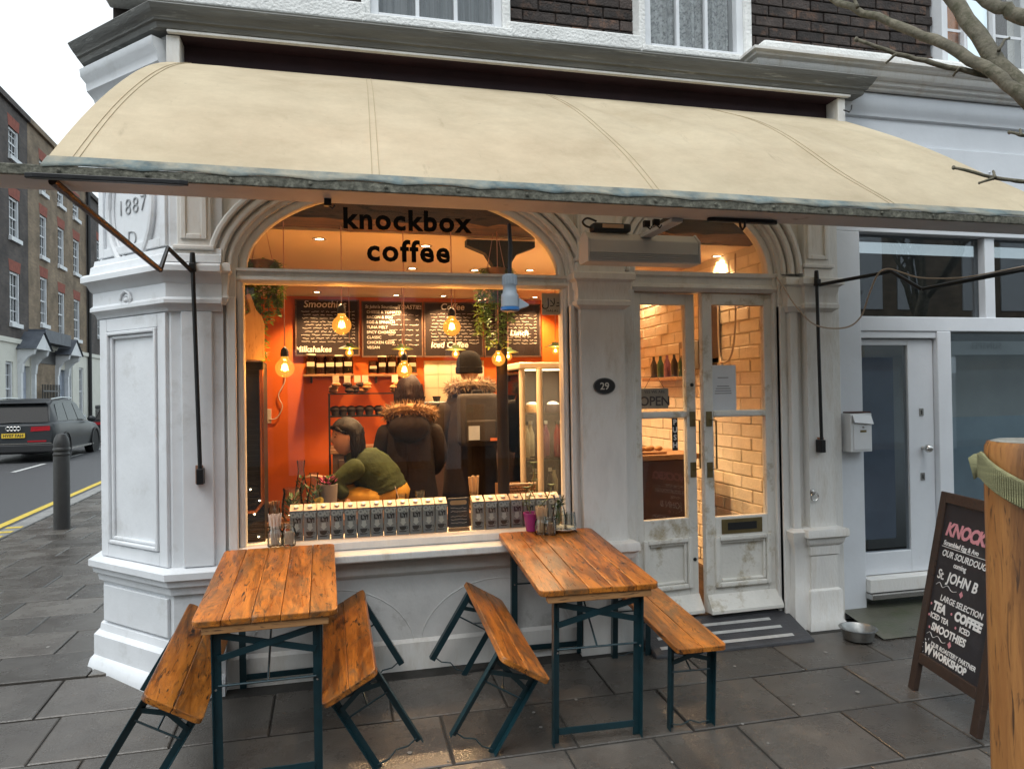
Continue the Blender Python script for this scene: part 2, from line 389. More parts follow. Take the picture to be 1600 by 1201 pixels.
# moulded jamb strips either side of the window and the doors
for x0, x1, y, zt in ((-.535,-.513,-.035,2.42),(-.585,-.535,-.085,2.25),(-.597,-.585,-.066,2.25),(1.423,1.445,-.035,2.42),(1.445,1.475,-.085,2.23),
                      (1.875,1.9,-.035,2.46),(2.92,2.945,-.035,2.46),(2.945,2.985,-.07,2.25),(2.985,3.0,-.066,2.25),(3.0,3.06,-.10,2.25)):
    MB().box(x0, x1, y, .02, .2 if x0 > 1.46 and x0 < 1.9 else (.76 if x0 < 1.46 else .12), zt).build('jamb_moulding', white_old, shop, bevel=.006)
# --- canted corner pier
CA, CB = Vector((-.87,-.09)), Vector((-1.36,.42))
PIERP = [(-1.36,6.0), tuple(CB), tuple(CA), (-.60,-.09)]
pier = MB().sweep([(0,.1),(0,3.53)], PIERP, cap=False).sweep([(0,3.53),(0,3.70)], [(-1.36,6.0), tuple(CB), tuple(CA)], cap=False)
pier.build('corner_pier', white, shop)
def ring(name, prof, path, m_=white, sm=True): return MB().sweep(prof, path).build(name, m_, shop, sm)
ring('pier_base', [(0,.36),(.015,.35),(.02,.31),(.05,.29),(.05,.17),(.07,.15),(.085,.1),(.09,.0),(0,.0)], PIERP)
ring('pier_ledge', [(0,.755),(.06,.745),(.075,.735),(.075,.70),(.055,.69),(.05,.66),(.028,.645),(.022,.61),(0,.60)], PIERP)
ring('pier_capital', [(0,2.43),(.085,2.42),(.10,2.405),(.10,2.375),(.07,2.36),(.055,2.33),(.04,2.315),(.04,2.24),(.055,2.225),(.055,2.205),(.03,2.19),(.02,2.165),(0,2.16)], PIERP)
ring('pier_plinth_moulding', [(0,2.52),(.03,2.51),(.035,2.48),(.05,2.47),(.055,2.43),(0,2.43)], PIERP)
# local frame of the canted face: s runs from the front corner to the side street, n outward
cdir = (CB-CA).normalized(); cn = Vector((cdir.y, -cdir.x)); 
if cn.y > 0: cn = -cn
CM = Matrix(((cdir.x, -cn.x, 0, CA.x), (cdir.y, -cn.y, 0, CA.y), (0,0,1,0), (0,0,0,1)))   # local x = s, local -y = outward
CL = (CB-CA).length
def panel(q, s0, s1, z0, z1, w, d):
    q.box(s0,s0+w,-d,.0,z0,z1,CM); q.box(s1-w,s1,-d,.0,z0,z1,CM); q.box(s0+w,s1-w,-d,.0,z1-w,z1,CM); q.box(s0+w,s1-w,-d,.0,z0,z0+w,CM)
q = MB(); panel(q, .02, CL-.02, .757, 2.158, .075, .022); q.build('pier_panel_frame', white, shop, bevel=.004)
q = MB(); panel(q, .10, CL-.10, .838, 2.08, .022, .034); panel(q, .124, CL-.124, .862, 2.056, .02, .018); q.build('pier_panel_moulding', white, shop, bevel=.006)
q = MB(); panel(q, .015, CL-.015, 2.525, 3.36, .05, .02); q.build('pier_panel_frame', white, shop, bevel=.004)
q = MB(); q.box(.12, CL-.12, -.012, 0, .82, .845, CM); q.box(.03, CL-.03, -.02, 0, .37, .585, CM); q.build('pier_apron_panel', white, shop, bevel=.006)
# oval tablet with the date
q = MB(); oc = (CL/2+.01, 2.80); ao, bo = .225, .345
pts = [(oc[0]+ao*math.cos(t), -.012, oc[1]+bo*math.sin(t)) for t in [2*math.pi*i/48 for i in range(49)]]
q.tube([CM @ Vector(p) for p in pts], .020, 8, False)
pts = [(oc[0]+(ao-.035)*math.cos(t), -.006, oc[1]+(bo-.035)*math.sin(t)) for t in [2*math.pi*i/48 for i in range(49)]]
q.tube([CM @ Vector(p) for p in pts], .009, 6, False)
tab = q.build('oval_tablet', white, shop, True)
carve = mat('carved_shadow_line', (.30,.31,.32), .7, .15, 10)
flip = Matrix(((-cdir.x, 0, cn.x, CA.x+cdir.x*oc[0]+cn.x*.004), (-cdir.y, 0, cn.y, CA.y+cdir.y*oc[0]+cn.y*.004), (0, 1, 0, 0), (0,0,0,1)))
text('1887', .135, carve, tab, Matrix.Translation((0,0,2.755)) @ flip, 'carved_date', bold=-.003, ext=.002, ax='CENTER', sp=1.12)
text('D', .135, carve, tab, Matrix.Translation((0,0,2.565)) @ flip, 'carved_letter', bold=-.003, ext=.002, ax='CENTER')
q = MB(); q.tube([CM @ Vector((CL/2+.055*(1-i/22)*math.cos(i*.75), -.05+.0008*i, 2.25+.055*(1-i/22)*math.sin(i*.75))) for i in range(22)], .009, 6)
q.ball(CM @ Vector((CL/2,-.042,2.25)), .018, 12, 8, (1,.8,1)); q.build('scroll_boss', white, shop, True)
# front pilaster at the corner, its pedestal and the upper pilaster
def pil(x0, x1, y, z0, z1, m_=white_old, nm='pilaster'): return MB().box(x0, x1, y, .0, z0, z1).build(nm, m_, shop, bevel=.005)
pil(-.815,-.655,-.115,.757,2.162, white)
for x0, x1 in ((-.83,-.655),(1.49,1.79),(3.11,3.31)):
    q = MB(); q.box(x0-.012, x1+.012, -.125, 0, 2.43, 2.50); q.box(x0, x1, -.118, 0, 2.50, 3.5)
    q.box(x0-.02,x1+.02,-.14,0,2.50,2.525); q.build('upper_pilaster', white_old, shop, bevel=.006)
    q = MB(); w = .028
    for a in ((x0+.02,x0+.02+w,2.56,3.4),(x1-.02-w,x1-.02,2.56,3.4)): q.box(a[0],a[1],-.13,-.1,a[2],a[3])
    q.box(x0+.02+w,x1-.02-w,-.13,-.1,2.56,2.588); q.build('upper_pilaster_panel', white_old, shop, bevel=.004)
# middle and right pilasters: shaft, capital, pedestal
cap_p = [(0,2.44),(.05,2.43),(.06,2.42),(.06,2.385),(.035,2.37),(.03,2.335),(.022,2.32),(.022,2.26),(.035,2.25),(.035,2.225),(.012,2.21),(0,2.20)]
for x0, x1, y in ((1.50,1.79,-.12),(3.11,3.31,-.125)):
    pa = [(x0,-.04),(x0,y),(x1,y),(x1,-.04)]
    MB().sweep([(0,.70),(0,2.22)], pa, False).build('pilaster', white_old, shop)
    MB().sweep(cap_p, pa).build('pilaster_capital', white_old, shop, True)
    MB().sweep([(0,.745),(.055,.735),(.06,.72),(.06,.685),(.04,.67),(.035,.64),(.015,.62),(.012,.56),(0,.55)], pa).build('pedestal_cap', white_old, shop, True)
    MB().sweep([(-.001,.55),(.004,.55),(.004,.33),(.02,.32),(.025,.30),(.025,.12),(.04,.10),(.04,0),(-.001,0)], pa).build('pedestal', white_old, shop, True)
q = MB(); q.sweep([(0,2.44),(.03,2.43),(.035,2.385),(.02,2.37),(.012,2.26),(.02,2.24),(0,2.2)], [(2.985,-.04),(2.985,-.105),(3.11,-.105)]); q.build('impost_moulding', white_old, shop, True)
q = MB(); q.sweep([(0,.74),(.04,.72),(.03,.66),(.01,.62),(.008,.33),(.02,.31),(.02,.06),(0,.05)], [(3.0,-.04),(3.0,-.108),(3.11,-.108)]); q.build('pedestal', white_old, shop, True)
q = MB(); q.sweep([(0,2.44),(.03,2.43),(.035,2.385),(.02,2.37),(.012,2.26),(.02,2.24),(0,2.2)], [(-.655,-.108),(-.585,-.108),(-.585,-.02)]); q.build('impost_moulding', white_old, shop, True)
# stall riser, sill, window frame
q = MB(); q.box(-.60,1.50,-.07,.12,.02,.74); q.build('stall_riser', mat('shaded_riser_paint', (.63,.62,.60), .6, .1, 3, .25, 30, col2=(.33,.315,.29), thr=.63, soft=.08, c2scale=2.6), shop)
q = MB(); q.sweep([(0,.70),(.02,.68),(.025,.64),(.008,.62),(0,.62)], [(-.6,-.072),(1.5,-.072)]); q.sweep([(0,.24),(.02,.22),(.025,.14),(.03,.0),(0,0)], [(-.6,-.072),(1.5,-.072)]); q.build('riser_moulding', white_old, shop, True)
q = MB()
rr = [( .12+.48*math.cos(math.pi*i/20), .16+.40*math.sin(math.pi*i/20)) for i in range(21)]
for o in (0, .98): q.tube([(x+o-.15, -.0705, z) for x, z in rr], .0035, 6)
q.build('riser_arch_bead', bpy.data.materials['shaded_riser_paint'], shop, True)
MB().box(-.60,1.49,-.225,.0,.742,.785).build('window_sill', white_old, shop, bevel=.008)
q = MB(); q.box(-.56,1.46,-.075,.06,.787,.832); q.build('window_bottom_rail', white_old, shop, bevel=.006)
q = MB(); q.box(-.545,-.50,-.03,.06,.833,2.34); q.build('window_stile', white_old, shop, bevel=.004)
q = MB(); q.box(1.41,1.455,-.03,.06,.833,2.34); q.build('window_stile', white_old, shop, bevel=.004)
q = MB(); q.sweep([(-.06,2.34),(.03,2.342),(.05,2.355),(.045,2.37),(.025,2.38),(.03,2.40),(.05,2.405),(.05,2.42),(-.06,2.422)], [(-.545,0),(1.455,0)]); q.build('window_transom', white_old, shop, True)
q = MB(); q.sweep([(-.06,2.335),(.03,2.337),(.055,2.36),(.045,2.38),(.02,2.39),(.02,2.43),(.045,2.44),(.05,2.465),(-.06,2.467)], [(1.88,0),(2.94,0)]); q.build('door_transom', white_old, shop, True)
pane = glass('shop_glass', (.97,.975,.97), .8, 0, .03)
MB().box(-.50,1.41,.018,.024,.832,2.34).build('window_pane', pane, shop)
def lunette(cx, a, b, z, y):
    e = ell(cx, a, b, z, 24); n = len(e)
    return MB().add([(x,y,zz) for x,zz in e]+[(x,y+.006,zz) for x,zz in e], [tuple(range(n)), tuple(range(n,2*n))[::-1]]+[(i,n+i,n+i+1,i+1) for i in range(n-1)]+[(0,n-1,2*n-1,n)])
fan = lunette(WCX, WA, WB, WZ, .02).build('fanlight_pane', pane, shop)
lunette(DCX, DA, DB, DZ, .02).build('fanlight_pane', pane, shop)
for (cx,a,b,z) in ((WCX,WA,WB,WZ),(DCX,DA,DB,DZ)): band(cx, a, b, z, -.045, 0, -.01, y1=.06).build('fanlight_frame', white_old, shop, True)
blk = mat('black_vinyl', (.004,.004,.004), .7, .1, spec=.1)
text('knockbox', .172, blk, fan, FACE(.445, .012, 2.685), 'window_lettering', bold=.0055, ext=.0006, ax='CENTER', sp=1.14)
text('coffee', .18, blk, fan, FACE(.45, .012, 2.495), 'window_lettering', bold=.0055, ext=.0006, ax='CENTER', sp=1.14)
# --- entablature: awning slot, cornice
q = MB(); q.box(-.87,3.42,-.03,.2,3.52,3.535); q.build('fascia', white, shop)
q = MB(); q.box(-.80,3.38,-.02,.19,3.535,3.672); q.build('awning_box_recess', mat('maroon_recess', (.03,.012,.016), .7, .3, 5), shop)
q = MB(); q.box(-.87,-.80,-.14,.2,3.46,3.672); q.build('awning_box_cheek', white_old, shop, bevel=.006)
q = MB(); q.box(3.38,3.44,-.14,.2,3.46,3.672); q.build('awning_box_cheek', white_old, shop, bevel=.006)
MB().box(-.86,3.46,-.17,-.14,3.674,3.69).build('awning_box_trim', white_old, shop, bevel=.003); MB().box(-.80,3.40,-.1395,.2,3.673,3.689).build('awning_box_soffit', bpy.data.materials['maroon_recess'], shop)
CORP = [(-1.36,6.0),(-1.36,.42),(-.87,-.09),(3.47,-.09),(3.47,.2)]
CORP2 = [(-1.36,6.0),(-1.36,.42),(-.87,-.09)]
ring('cornice_bed', [(0,3.45),(.02,3.46),(.03,3.50),(.06,3.53),(.065,3.58),(.09,3.61),(.095,3.655),(0,3.655)], CORP2)
ring('cornice', [(-.05,3.692),(.085,3.692),(.09,3.704),(.095,3.718),(.108,3.724),(.112,3.738),(.125,3.75),(.14,3.775),(.15,3.795),(.145,3.802),(-.1,3.83),(-.1,3.692)], CORP, lead)
ring('frieze_bead', [(0,3.38),(.02,3.385),(.025,3.41),(0,3.42)], CORP2)
# --- upper floor: bricks laid one by one where they show, plain walling above
brick_m = mat('sooty_brick', (.042,.032,.028), .85, .5, 9, 1.0, 70, col2=(.15,.08,.05), thr=.60, soft=.08, c2scale=11, rnd=.55)
UY = .12
upw = MB()
for x0, x1, z0, z1 in ((-1.2,.20,3.80,4.9),(1.10,1.99,3.80,4.9),(2.80,4.42,3.80,4.9),(5.35,9,3.9,4.9),(-1.2,9,4.9,9.5),(.20,1.10,3.8,3.93),(1.99,2.80,3.8,3.93),(4.42,5.35,3.8,3.93)):
    upw.box(x0,x1,UY+.008,UY+.3,z0,z1)
brick_far = mat('dark_brickwork', (.05,.04,.036), .85, .4, 12, .4, 50)
upper = upw.build('brick_wall', brick_far, shop)
bm_ = {}
def bricks(x0, x1, z0, z1, parent, y=UY, m_=None, L=.215, H=.065, J=.010, proud=.01, seed=1, axis='x'):
    rg = random.Random(seed); k = 0; z = z0; cnt = 0
    for L_ in (L, (L-J)/2):
        if (L_, H, m_.name) not in bm_:
            me = MB().box(-L_/2,L_/2,-.012,.02,-H/2,H/2).mesh('brick')
            b2 = bmesh.new(); b2.from_mesh(me); bmesh.ops.bevel(b2, geom=b2.edges[:], offset=.004, segments=1, affect='EDGES'); b2.to_mesh(me); b2.free()
            me.materials.append(m_); bm_[(L_, H, m_.name)] = me
    while z+H <= z1+.001:
        x = x0 - (L/2 if k % 2 else 0) + J/2
        while x < x1-.03:
            a, b = max(x, x0), min(x+L, x1)
            if b-a > .05:
                full = (b-a) > .75*L
                L_ = L if full else (L-J)/2
                xc = (a+b)/2
                o = link('brick', bm_[(L_, H, m_.name)], parent)
                o.scale.x = (b-a)/L_
                if axis == 'x': o.location = (xc, y+rg.uniform(-.003,.004), z+H/2)
                else: o.location = (y+rg.uniform(-.003,.004), xc, z+H/2); o.rotation_euler = (0,0,R(-90))
                o.rotation_euler[1] += rg.uniform(-.006,.006); cnt += 1
            x += L+J
        z += H+J; k += 1
    return cnt
bricks(-.55,.20,4.045,4.2,upper,m_=brick_m,seed=2); bricks(1.10,1.99,4.03,4.33,upper,m_=brick_m,seed=3)
bricks(2.80,4.42,4.03,4.62,upper,m_=brick_m,seed=4)
for a_, b_, c_ in ((-1.22,.21,4.035),(1.09,1.995,4.02)): MB().box(a_,b_,-.02,UY+.02,3.92,c_).build('rendered_band', stucco, shop, bevel=.01)
lace = mat('net_curtain', (.45,.47,.48), .9, .35, 30, col2=(.2,.21,.22), thr=.55, c2scale=45)
grey_curtain = mat('grey_curtain', (.22,.23,.24), .9, .3, 4, stretch=(12,1,.3))
def sash(x0, x1, z0, z1, bars, cm, nm='upper_window', wm=white, curtain=True):
    fr = MB(); w = .05
    fr.box(x0,x0+w,.03,.14,z0,z1); fr.box(x1-w,x1,.03,.14,z0,z1); fr.box(x0+w,x1-w,.03,.14,z0,z0+w)
    o = fr.build(nm, wm, shop, bevel=.004)
    for i in range(bars):
        xb = x0+w+(x1-x0-2*w)*(i+1)/(bars+1); MB().box(xb-.011,xb+.011,.06,.10,z0+w,z1).build('glazing_bar', wm, o)
    MB().box(x0+w,x1-w,.085,.09,z0+w,z1).build('pane', pane, o)
    if curtain:
        q = MB(); n = 40; vs = []; fs = []
        for i in range(n+1):
            x = x0+w+(x1-x0-2*w)*i/n; yy = .15+.018*math.sin(i*1.1)+.01*math.sin(i*2.3)
            zb = z0+.02+ (.05*abs(math.sin(i*.16)) if cm is lace else 0)
            vs += [(x,yy,zb),(x,yy,z1)]
        for i in range(n): fs.append((2*i,2*i+2,2*i+3,2*i+1))
        q.add(vs, fs).build('curtain', cm, o, True)
    return o
sash(.24,1.06,3.96,4.9,2,grey_curtain); sash(2.03,2.77,3.95,4.9,2,lace)
q = MB(); q.box(.19,1.11,-.05,.16,3.905,3.958); q.box(.19,.24,.0,.2,3.958,4.9); q.box(1.06,1.11,.0,.2,3.958,4.9); q.build('window_surround', stucco, shop, bevel=.008)
q = MB(); q.box(1.985,2.82,-.05,.16,3.905,3.948); q.box(1.985,2.03,.0,.2,3.948,4.9); q.box(2.77,2.82,.0,.2,3.948,4.9); q.build('window_surround', stucco, shop, bevel=.008)
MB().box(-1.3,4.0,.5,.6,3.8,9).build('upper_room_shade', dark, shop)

# --- entrance doors (parts of the shop)
def leaf(name, x0, x1, z0, z1, hinge_left, ang, m_):
    d = bpy.data.objects.new(name, None); COL.objects.link(d); d.parent = shop
    d.location = (x0 if hinge_left else x1, .02, 0); d.rotation_euler = (0, 0, ang)
    ox = -(x0 if hinge_left else x1)
    def bx(a, b, y0, y1, c, e, nm, mm=m_, bv=.004): return MB().box(a+ox, b+ox, y0, y1, c, e).build(nm, mm, d, bevel=bv)
    st = .07
    bx(x0,x0+st,-.02,.03,z0,z1,'stile'); bx(x1-st,x1,-.02,.03,z0,z1,'stile')
    bx(x0+st,x1-st,-.02,.03,z1-.075,z1,'top_rail'); bx(x0+st,x1-st,-.028,.03,1.50,1.545,'mid_rail', bv=.012); bx(x0+st,x1-st,-.02,.03,.70,.83,'lock_rail')
    bx(x0+st,x1-st,-.02,.03,z0,.36,'bottom_rail'); bx(x0+st,x1-st,-.005,.02,.36,.70,'panel')
    q = MB()
    a, b, c, e, w = x0+st-.012+ox, x1-st+.012+ox, .365, .705, .032
    for aa in ((a,a+w,c,e),(b-w,b,c,e),(a+w,b-w,e-w,e),(a+w,b-w,c,c+w)): q.box(aa[0],aa[1],-.045,-.018,aa[2],aa[3])
    w2 = .02; a, b, c, e = a+w, b-w, c+w, e-w
    for aa in ((a,a+w2,c,e),(b-w2,b,c,e),(a+w2,b-w2,e-w2,e),(a+w2,b-w2,c,c+w2)): q.box(aa[0],aa[1],-.028,-.004,aa[2],aa[3])
    q.build('panel_moulding', m_, d, bevel=.008)
    q = MB(); q.add([(x0+ox,-.022,z0+.12),(x1+ox,-.022,z0+.12),(x1+ox,-.085,z0+.025),(x0+ox,-.085,z0+.025),(x1+ox,-.085,z0+.005),(x0+ox,-.085,z0+.005),(x1+ox,-.022,z0+.005),(x0+ox,-.022,z0+.005)],
        [(0,1,2,3),(3,2,4,5),(5,4,6,7),(0,3,5,7),(1,6,4,2)]); q.build('weather_board', m_, d)
    bx(x0+st,x1-st,.002,.007,.83,1.50,'pane',pane,0); bx(x0+st,x1-st,.002,.007,1.545,z1-.075,'pane',pane,0)
    hx = x1-.03+ox if hinge_left else x0+.035+ox
    h = MB().box(hx-.02,hx+.02,-.027,-.02,1.10,1.20).box(hx-.02,hx+.02,-.027,-.02,1.44,1.54).tube([(hx,-.024,1.15),(hx+.03,-.06,1.16),(hx+.03,-.06,1.48),(hx,-.024,1.49)],.006,6).build('pull_handle', brass, d)
    return d, ox
dl, oxl = leaf('door', 1.885, 2.365, .2, 2.33, True, R(5), white_peel)
dr, oxr = leaf('door', 2.395, 2.935, .2, 2.33, False, R(1.2), white_peel)
q = MB(); q.box(2.51+oxr,2.82+oxr,-.026,-.02,.715,.815); lp = q.build('letter_plate', brass, dr, bevel=.003)
MB().box(2.555+oxr,2.775+oxr,-.0275,-.0265,.74,.79).build('letter_slot', black, lp)
MB().lathe([(.012,0),(.012,.006),(.001,.008)], n=12, mat=Matrix.Translation((2.335+oxl,-.021,.55)) @ Matrix.Rotation(R(90),4,'X')).build('keyhole', black, dl)
MB().lathe([(.012,0),(.012,.006),(.001,.008)], n=12, mat=Matrix.Translation((2.335+oxl,-.021,1.72)) @ Matrix.Rotation(R(90),4,'X')).build('lock_cylinder', black, dl)
# threshold step with anti-slip strips
stp = MB().box(1.87,2.98,-.03,.4,.0,.185).add([(1.87,-.33,.0),(2.98,-.33,.0),(2.98,-.03,.0),(1.87,-.03,.0),(1.87,-.33,.075),(2.98,-.33,.075),(2.98,-.03,.18),(1.87,-.03,.18)],[(0,3,2,1),(4,5,6,7),(0,1,5,4),(1,2,6,5),(2,3,7,6),(3,0,4,7)]).build('doorstep', mat('wet_grey_step', (.05,.05,.055), .45, .3, 6, .3, 70, rvar=.1), shop, bevel=.012)
zr = lambda y: .075+(y+.33)*.35+.003
for i, y in enumerate((-.285,-.20,-.12)):
    MB().add([(1.93+i*.02,y,zr(y)),(2.86-i*.03,y,zr(y)),(2.86-i*.03,y+.026,zr(y+.026)),(1.93+i*.02,y+.026,zr(y+.026))],[(0,1,2,3)]).build('grip_strip', mat('grip_strip_aluminium', (.5,.5,.49), .45, .15, 20, metal=.3) if i == 0 else bpy.data.materials['grip_strip_aluminium'], stp)
# ================================================================== NEIGHBOURING SHOP
nb = thing('neighbour_shop', 'plain white shopfront with grey glazed door beside the cafe', 'building')
nwhite = mat('cool_white_paint', (.66,.685,.72), .5, .05, 3, .1, 30, col2=(.5,.5,.5), thr=.71, soft=.05, c2scale=9)
def nbx(nm, x0,x1,y0,y1,z0,z1, m_=nwhite, bv=.005, par=None): return MB().box(x0,x1,y0,y1,z0,z1).build(nm, m_, par or nb, bevel=bv)
nbx('wall', 3.425,3.63,-.02,.3,0,2.79); nbx('fascia_wall', 3.425,9,-.02,.3,2.79,3.772)
nbx('fascia_panel', 3.66,9,-.04,-.018,2.86,3.42)
nail = MB()
for i in range(16): nail.ball((4.0+random.random()*1.2, -.043, 2.95+random.random()*.4), .008, 6, 4)
nail.build('paint_blister', nwhite, nb, True)
q = MB(); q.sweep([(0,3.775),(0.03,3.781),(0.035,3.799),(0.06,3.805),(0.065,3.829),(0.1,3.838),(0.115,3.859),(0.115,3.877),(0.14,3.889),(0.145,3.901),(0.17,3.91),(0.17,3.928),(-0.1,4.0),(-0.1,3.775)], [(2.86,.05),(2.86,-.06),(9,-.06)]); q.build('cornice', white_old, nb, True)
MB().sweep([(0,3.60),(.02,3.61),(.025,3.64),(.04,3.66),(.045,3.72),(.03,3.774),(0,3.774)], [(3.475,-.022),(9,-.022)]).build('cornice_bed', nwhite, nb, True)
nbx('lead_flashing', 2.82,9,-.14,.12,3.915,4.025, stucco, .02)
dglass = glass('dark_street_glass', (.55,.58,.6), 1.0, 0, .12)
nbx('upper_pane', 3.63,4.74,.06,.066,2.19,2.79,dglass,0); nbx('upper_pane', 4.83,8,.06,.066,2.19,2.79,dglass,0)
nbx('mullion', 4.74,4.83,-.0,.1,2.185,2.79); nbx('transom', 3.63,8,-.01,.1,2.085,2.19)
nbx('door_post', 4.285,4.405,-.012,.1,.2,2.085); nbx('door_head', 3.63,4.285,.0,.1,2.035,2.085)
nbx('dark_interior', 3.5,8,1.2,1.25,.1,2.9,mat('unlit_room', (.05,.055,.06), .8, .2, 2),0)
nd = bpy.data.objects.new('door', None); COL.objects.link(nd); nd.parent = nb
nbx('stile',3.632,3.66,.03,.08,.34,2.03,par=nd); nbx('stile',4.06,4.28,.03,.08,.34,2.03,par=nd); nbx('top_rail',3.66,4.06,.03,.08,1.985,2.03,par=nd); nbx('bottom_rail',3.66,4.06,.03,.08,.34,.50,par=nd)
nbx('pane',3.66,4.06,.05,.056,.50,1.985,glass('door_glass',(.8,.83,.86),.9,0,.05),0,nd)
nbx('blind',3.66,3.985,.09,.095,.58,1.9,mat('blue_grey_blind',(.25,.29,.35),.7,.12,3,col2=(.31,.35,.41),thr=.66,c2scale=4),0,nd)
MB().ball((4.17,-.03,1.235),.03,14,10).lathe([(.012,0),(.012,.06)],n=10,mat=Matrix.Translation((4.17,.03,1.235)) @ Matrix.Rotation(R(90),4,'X')).build('door_knob',chrome,nd,True)
for z in (1.47,1.0):
    k = nbx('lock_plate',4.15,4.185,.024,.03,z,z+.055,chrome,.001,nd); MB().box(4.164,4.171,.022,.0235,z+.012,z+.04).build('keyhole',black,k)
nbx('threshold',3.63,4.3,-.06,.1,.24,.335,white_old); nbx('threshold_strip',3.62,4.3,-.09,.05,.20,.238,chrome)
nbx('shop_pane',4.405,8,.05,.056,.42,2.085,glass('display_glass',(.88,.92,.94),1.0,0,.06),0)
nbx('frosted_film',4.405,8,.075,.078,.42,1.45,mat('frosted_film',(.30,.38,.43),.6,.15,2),0)
nbx('display_back',4.42,8,.9,.93,.3,2.08,mat('pale_display_wall',(.5,.5,.48),.7,.1,2),0)
nbx('stall_board',4.405,8,-.01,.1,.12,.42)
poster = nbx('poster',4.42,4.52,.062,.064,1.78,1.90,mat('white_paper',(.7,.7,.7),.7,.05),0)
# first-floor window with an orange blind
wf = MB(); wf.box(4.43,4.48,.03,.14,4.03,4.9); wf.box(5.22,5.33,.03,.14,4.03,4.9); wf.box(4.48,5.22,.03,.14,4.03,4.06); wf = wf.build('upper_window', white, nb, bevel=.004)
for x in (4.66,4.93): MB().box(x-.012,x+.012,.05,.10,4.06,4.9).build('glazing_bar', white, wf)
MB().box(4.48,5.22,.08,.085,4.36,4.38).build('glazing_bar', white, wf)
MB().box(4.48,5.22,.085,.09,4.06,4.9).build('pane', pane, wf)
MB().box(4.48,4.75,.12,.125,4.22,4.9).build('blind', mat('orange_patterned_blind',(.5,.2,.07),.8,.3,14), wf)
MB().box(5.33,5.8,.0,.3,3.99,4.9).build('rendered_pier', stucco, nb, bevel=.01)

# ================================================================== TERRACE ACROSS THE SIDE STREET
HO = Vector((-11.6, 26.2, 0)); HN = Vector((SD.y, -SD.x, 0))     # a point of the house fronts and their normal (towards the street)
HM = Matrix(((SD.x, -HN.x, 0, HO.x), (SD.y, -HN.y, 0, HO.y), (0,0,1,0), (0,0,0,1)))  # local x along the street, -y outward
HI = HM.inverted()
def HP(px, py):
    p = HI @ PP(px, py, HO, HN); return p.x, p.z
def brickwork(name, c1, c2, mo):
    m_ = bpy.data.materials.new(name); m_.use_nodes = True; n = m_.node_tree.nodes; l = m_.node_tree.links; b = n['Principled BSDF']
    b.inputs['Roughness'].default_value = .9
    t = n.new('ShaderNodeTexCoord'); mp = n.new('ShaderNodeMapping'); mp.inputs['Rotation'].default_value = (R(90),0,0); l.new(t.outputs['Object'], mp.inputs['Vector'])
    bt = n.new('ShaderNodeTexBrick'); bt.inputs['Scale'].default_value = 1; bt.inputs['Brick Width'].default_value = .235; bt.inputs['Row Height'].default_value = .08; bt.inputs['Mortar Size'].default_value = .008
    bt.inputs['Color1'].default_value = (*c1,1); bt.inputs['Color2'].default_value = (*c2,1); bt.inputs['Mortar'].default_value = (*mo,1)
    l.new(mp.outputs[0], bt.inputs['Vector'])
    nz = n.new('ShaderNodeTexNoise'); nz.inputs['Scale'].default_value = 1.2; nz.inputs['Detail'].default_value = 6; l.new(t.outputs['Object'], nz.inputs['Vector'])
    hv = n.new('ShaderNodeHueSaturation'); mr = n.new('ShaderNodeMapRange'); mr.inputs[1].default_value = .3; mr.inputs[2].default_value = .7; mr.inputs[3].default_value = .6; mr.inputs[4].default_value = 1.35
    l.new(nz.outputs[0], mr.inputs[0]); l.new(mr.outputs[0], hv.inputs['Value']); l.new(bt.outputs['Color'], hv.inputs['Color']); l.new(hv.outputs[0], b.inputs['Base Color'])
    return m_
bk_dark = brickwork('dark_stock_brick', (.07,.058,.055), (.10,.08,.07), (.08,.075,.072))
bk_brown = brickwork('brown_stock_brick', (.20,.145,.095), (.26,.19,.12), (.2,.17,.14))
red_brick = mat('red_rubbed_brick', (.26,.075,.05), .85, .25, 6)
slate = mat('slate', (.09,.10,.12), .6, .3, 3)
cream = mat('cream_stucco', (.66,.65,.58), .7, .06, 2)
grey_door = mat('grey_door_paint', (.33,.37,.45), .5, .05)
wglass = glass('house_window_glass', (.35,.37,.4), 1.0, 0, .10)
room = mat('dark_room', (.05,.055,.06), .8, .2)
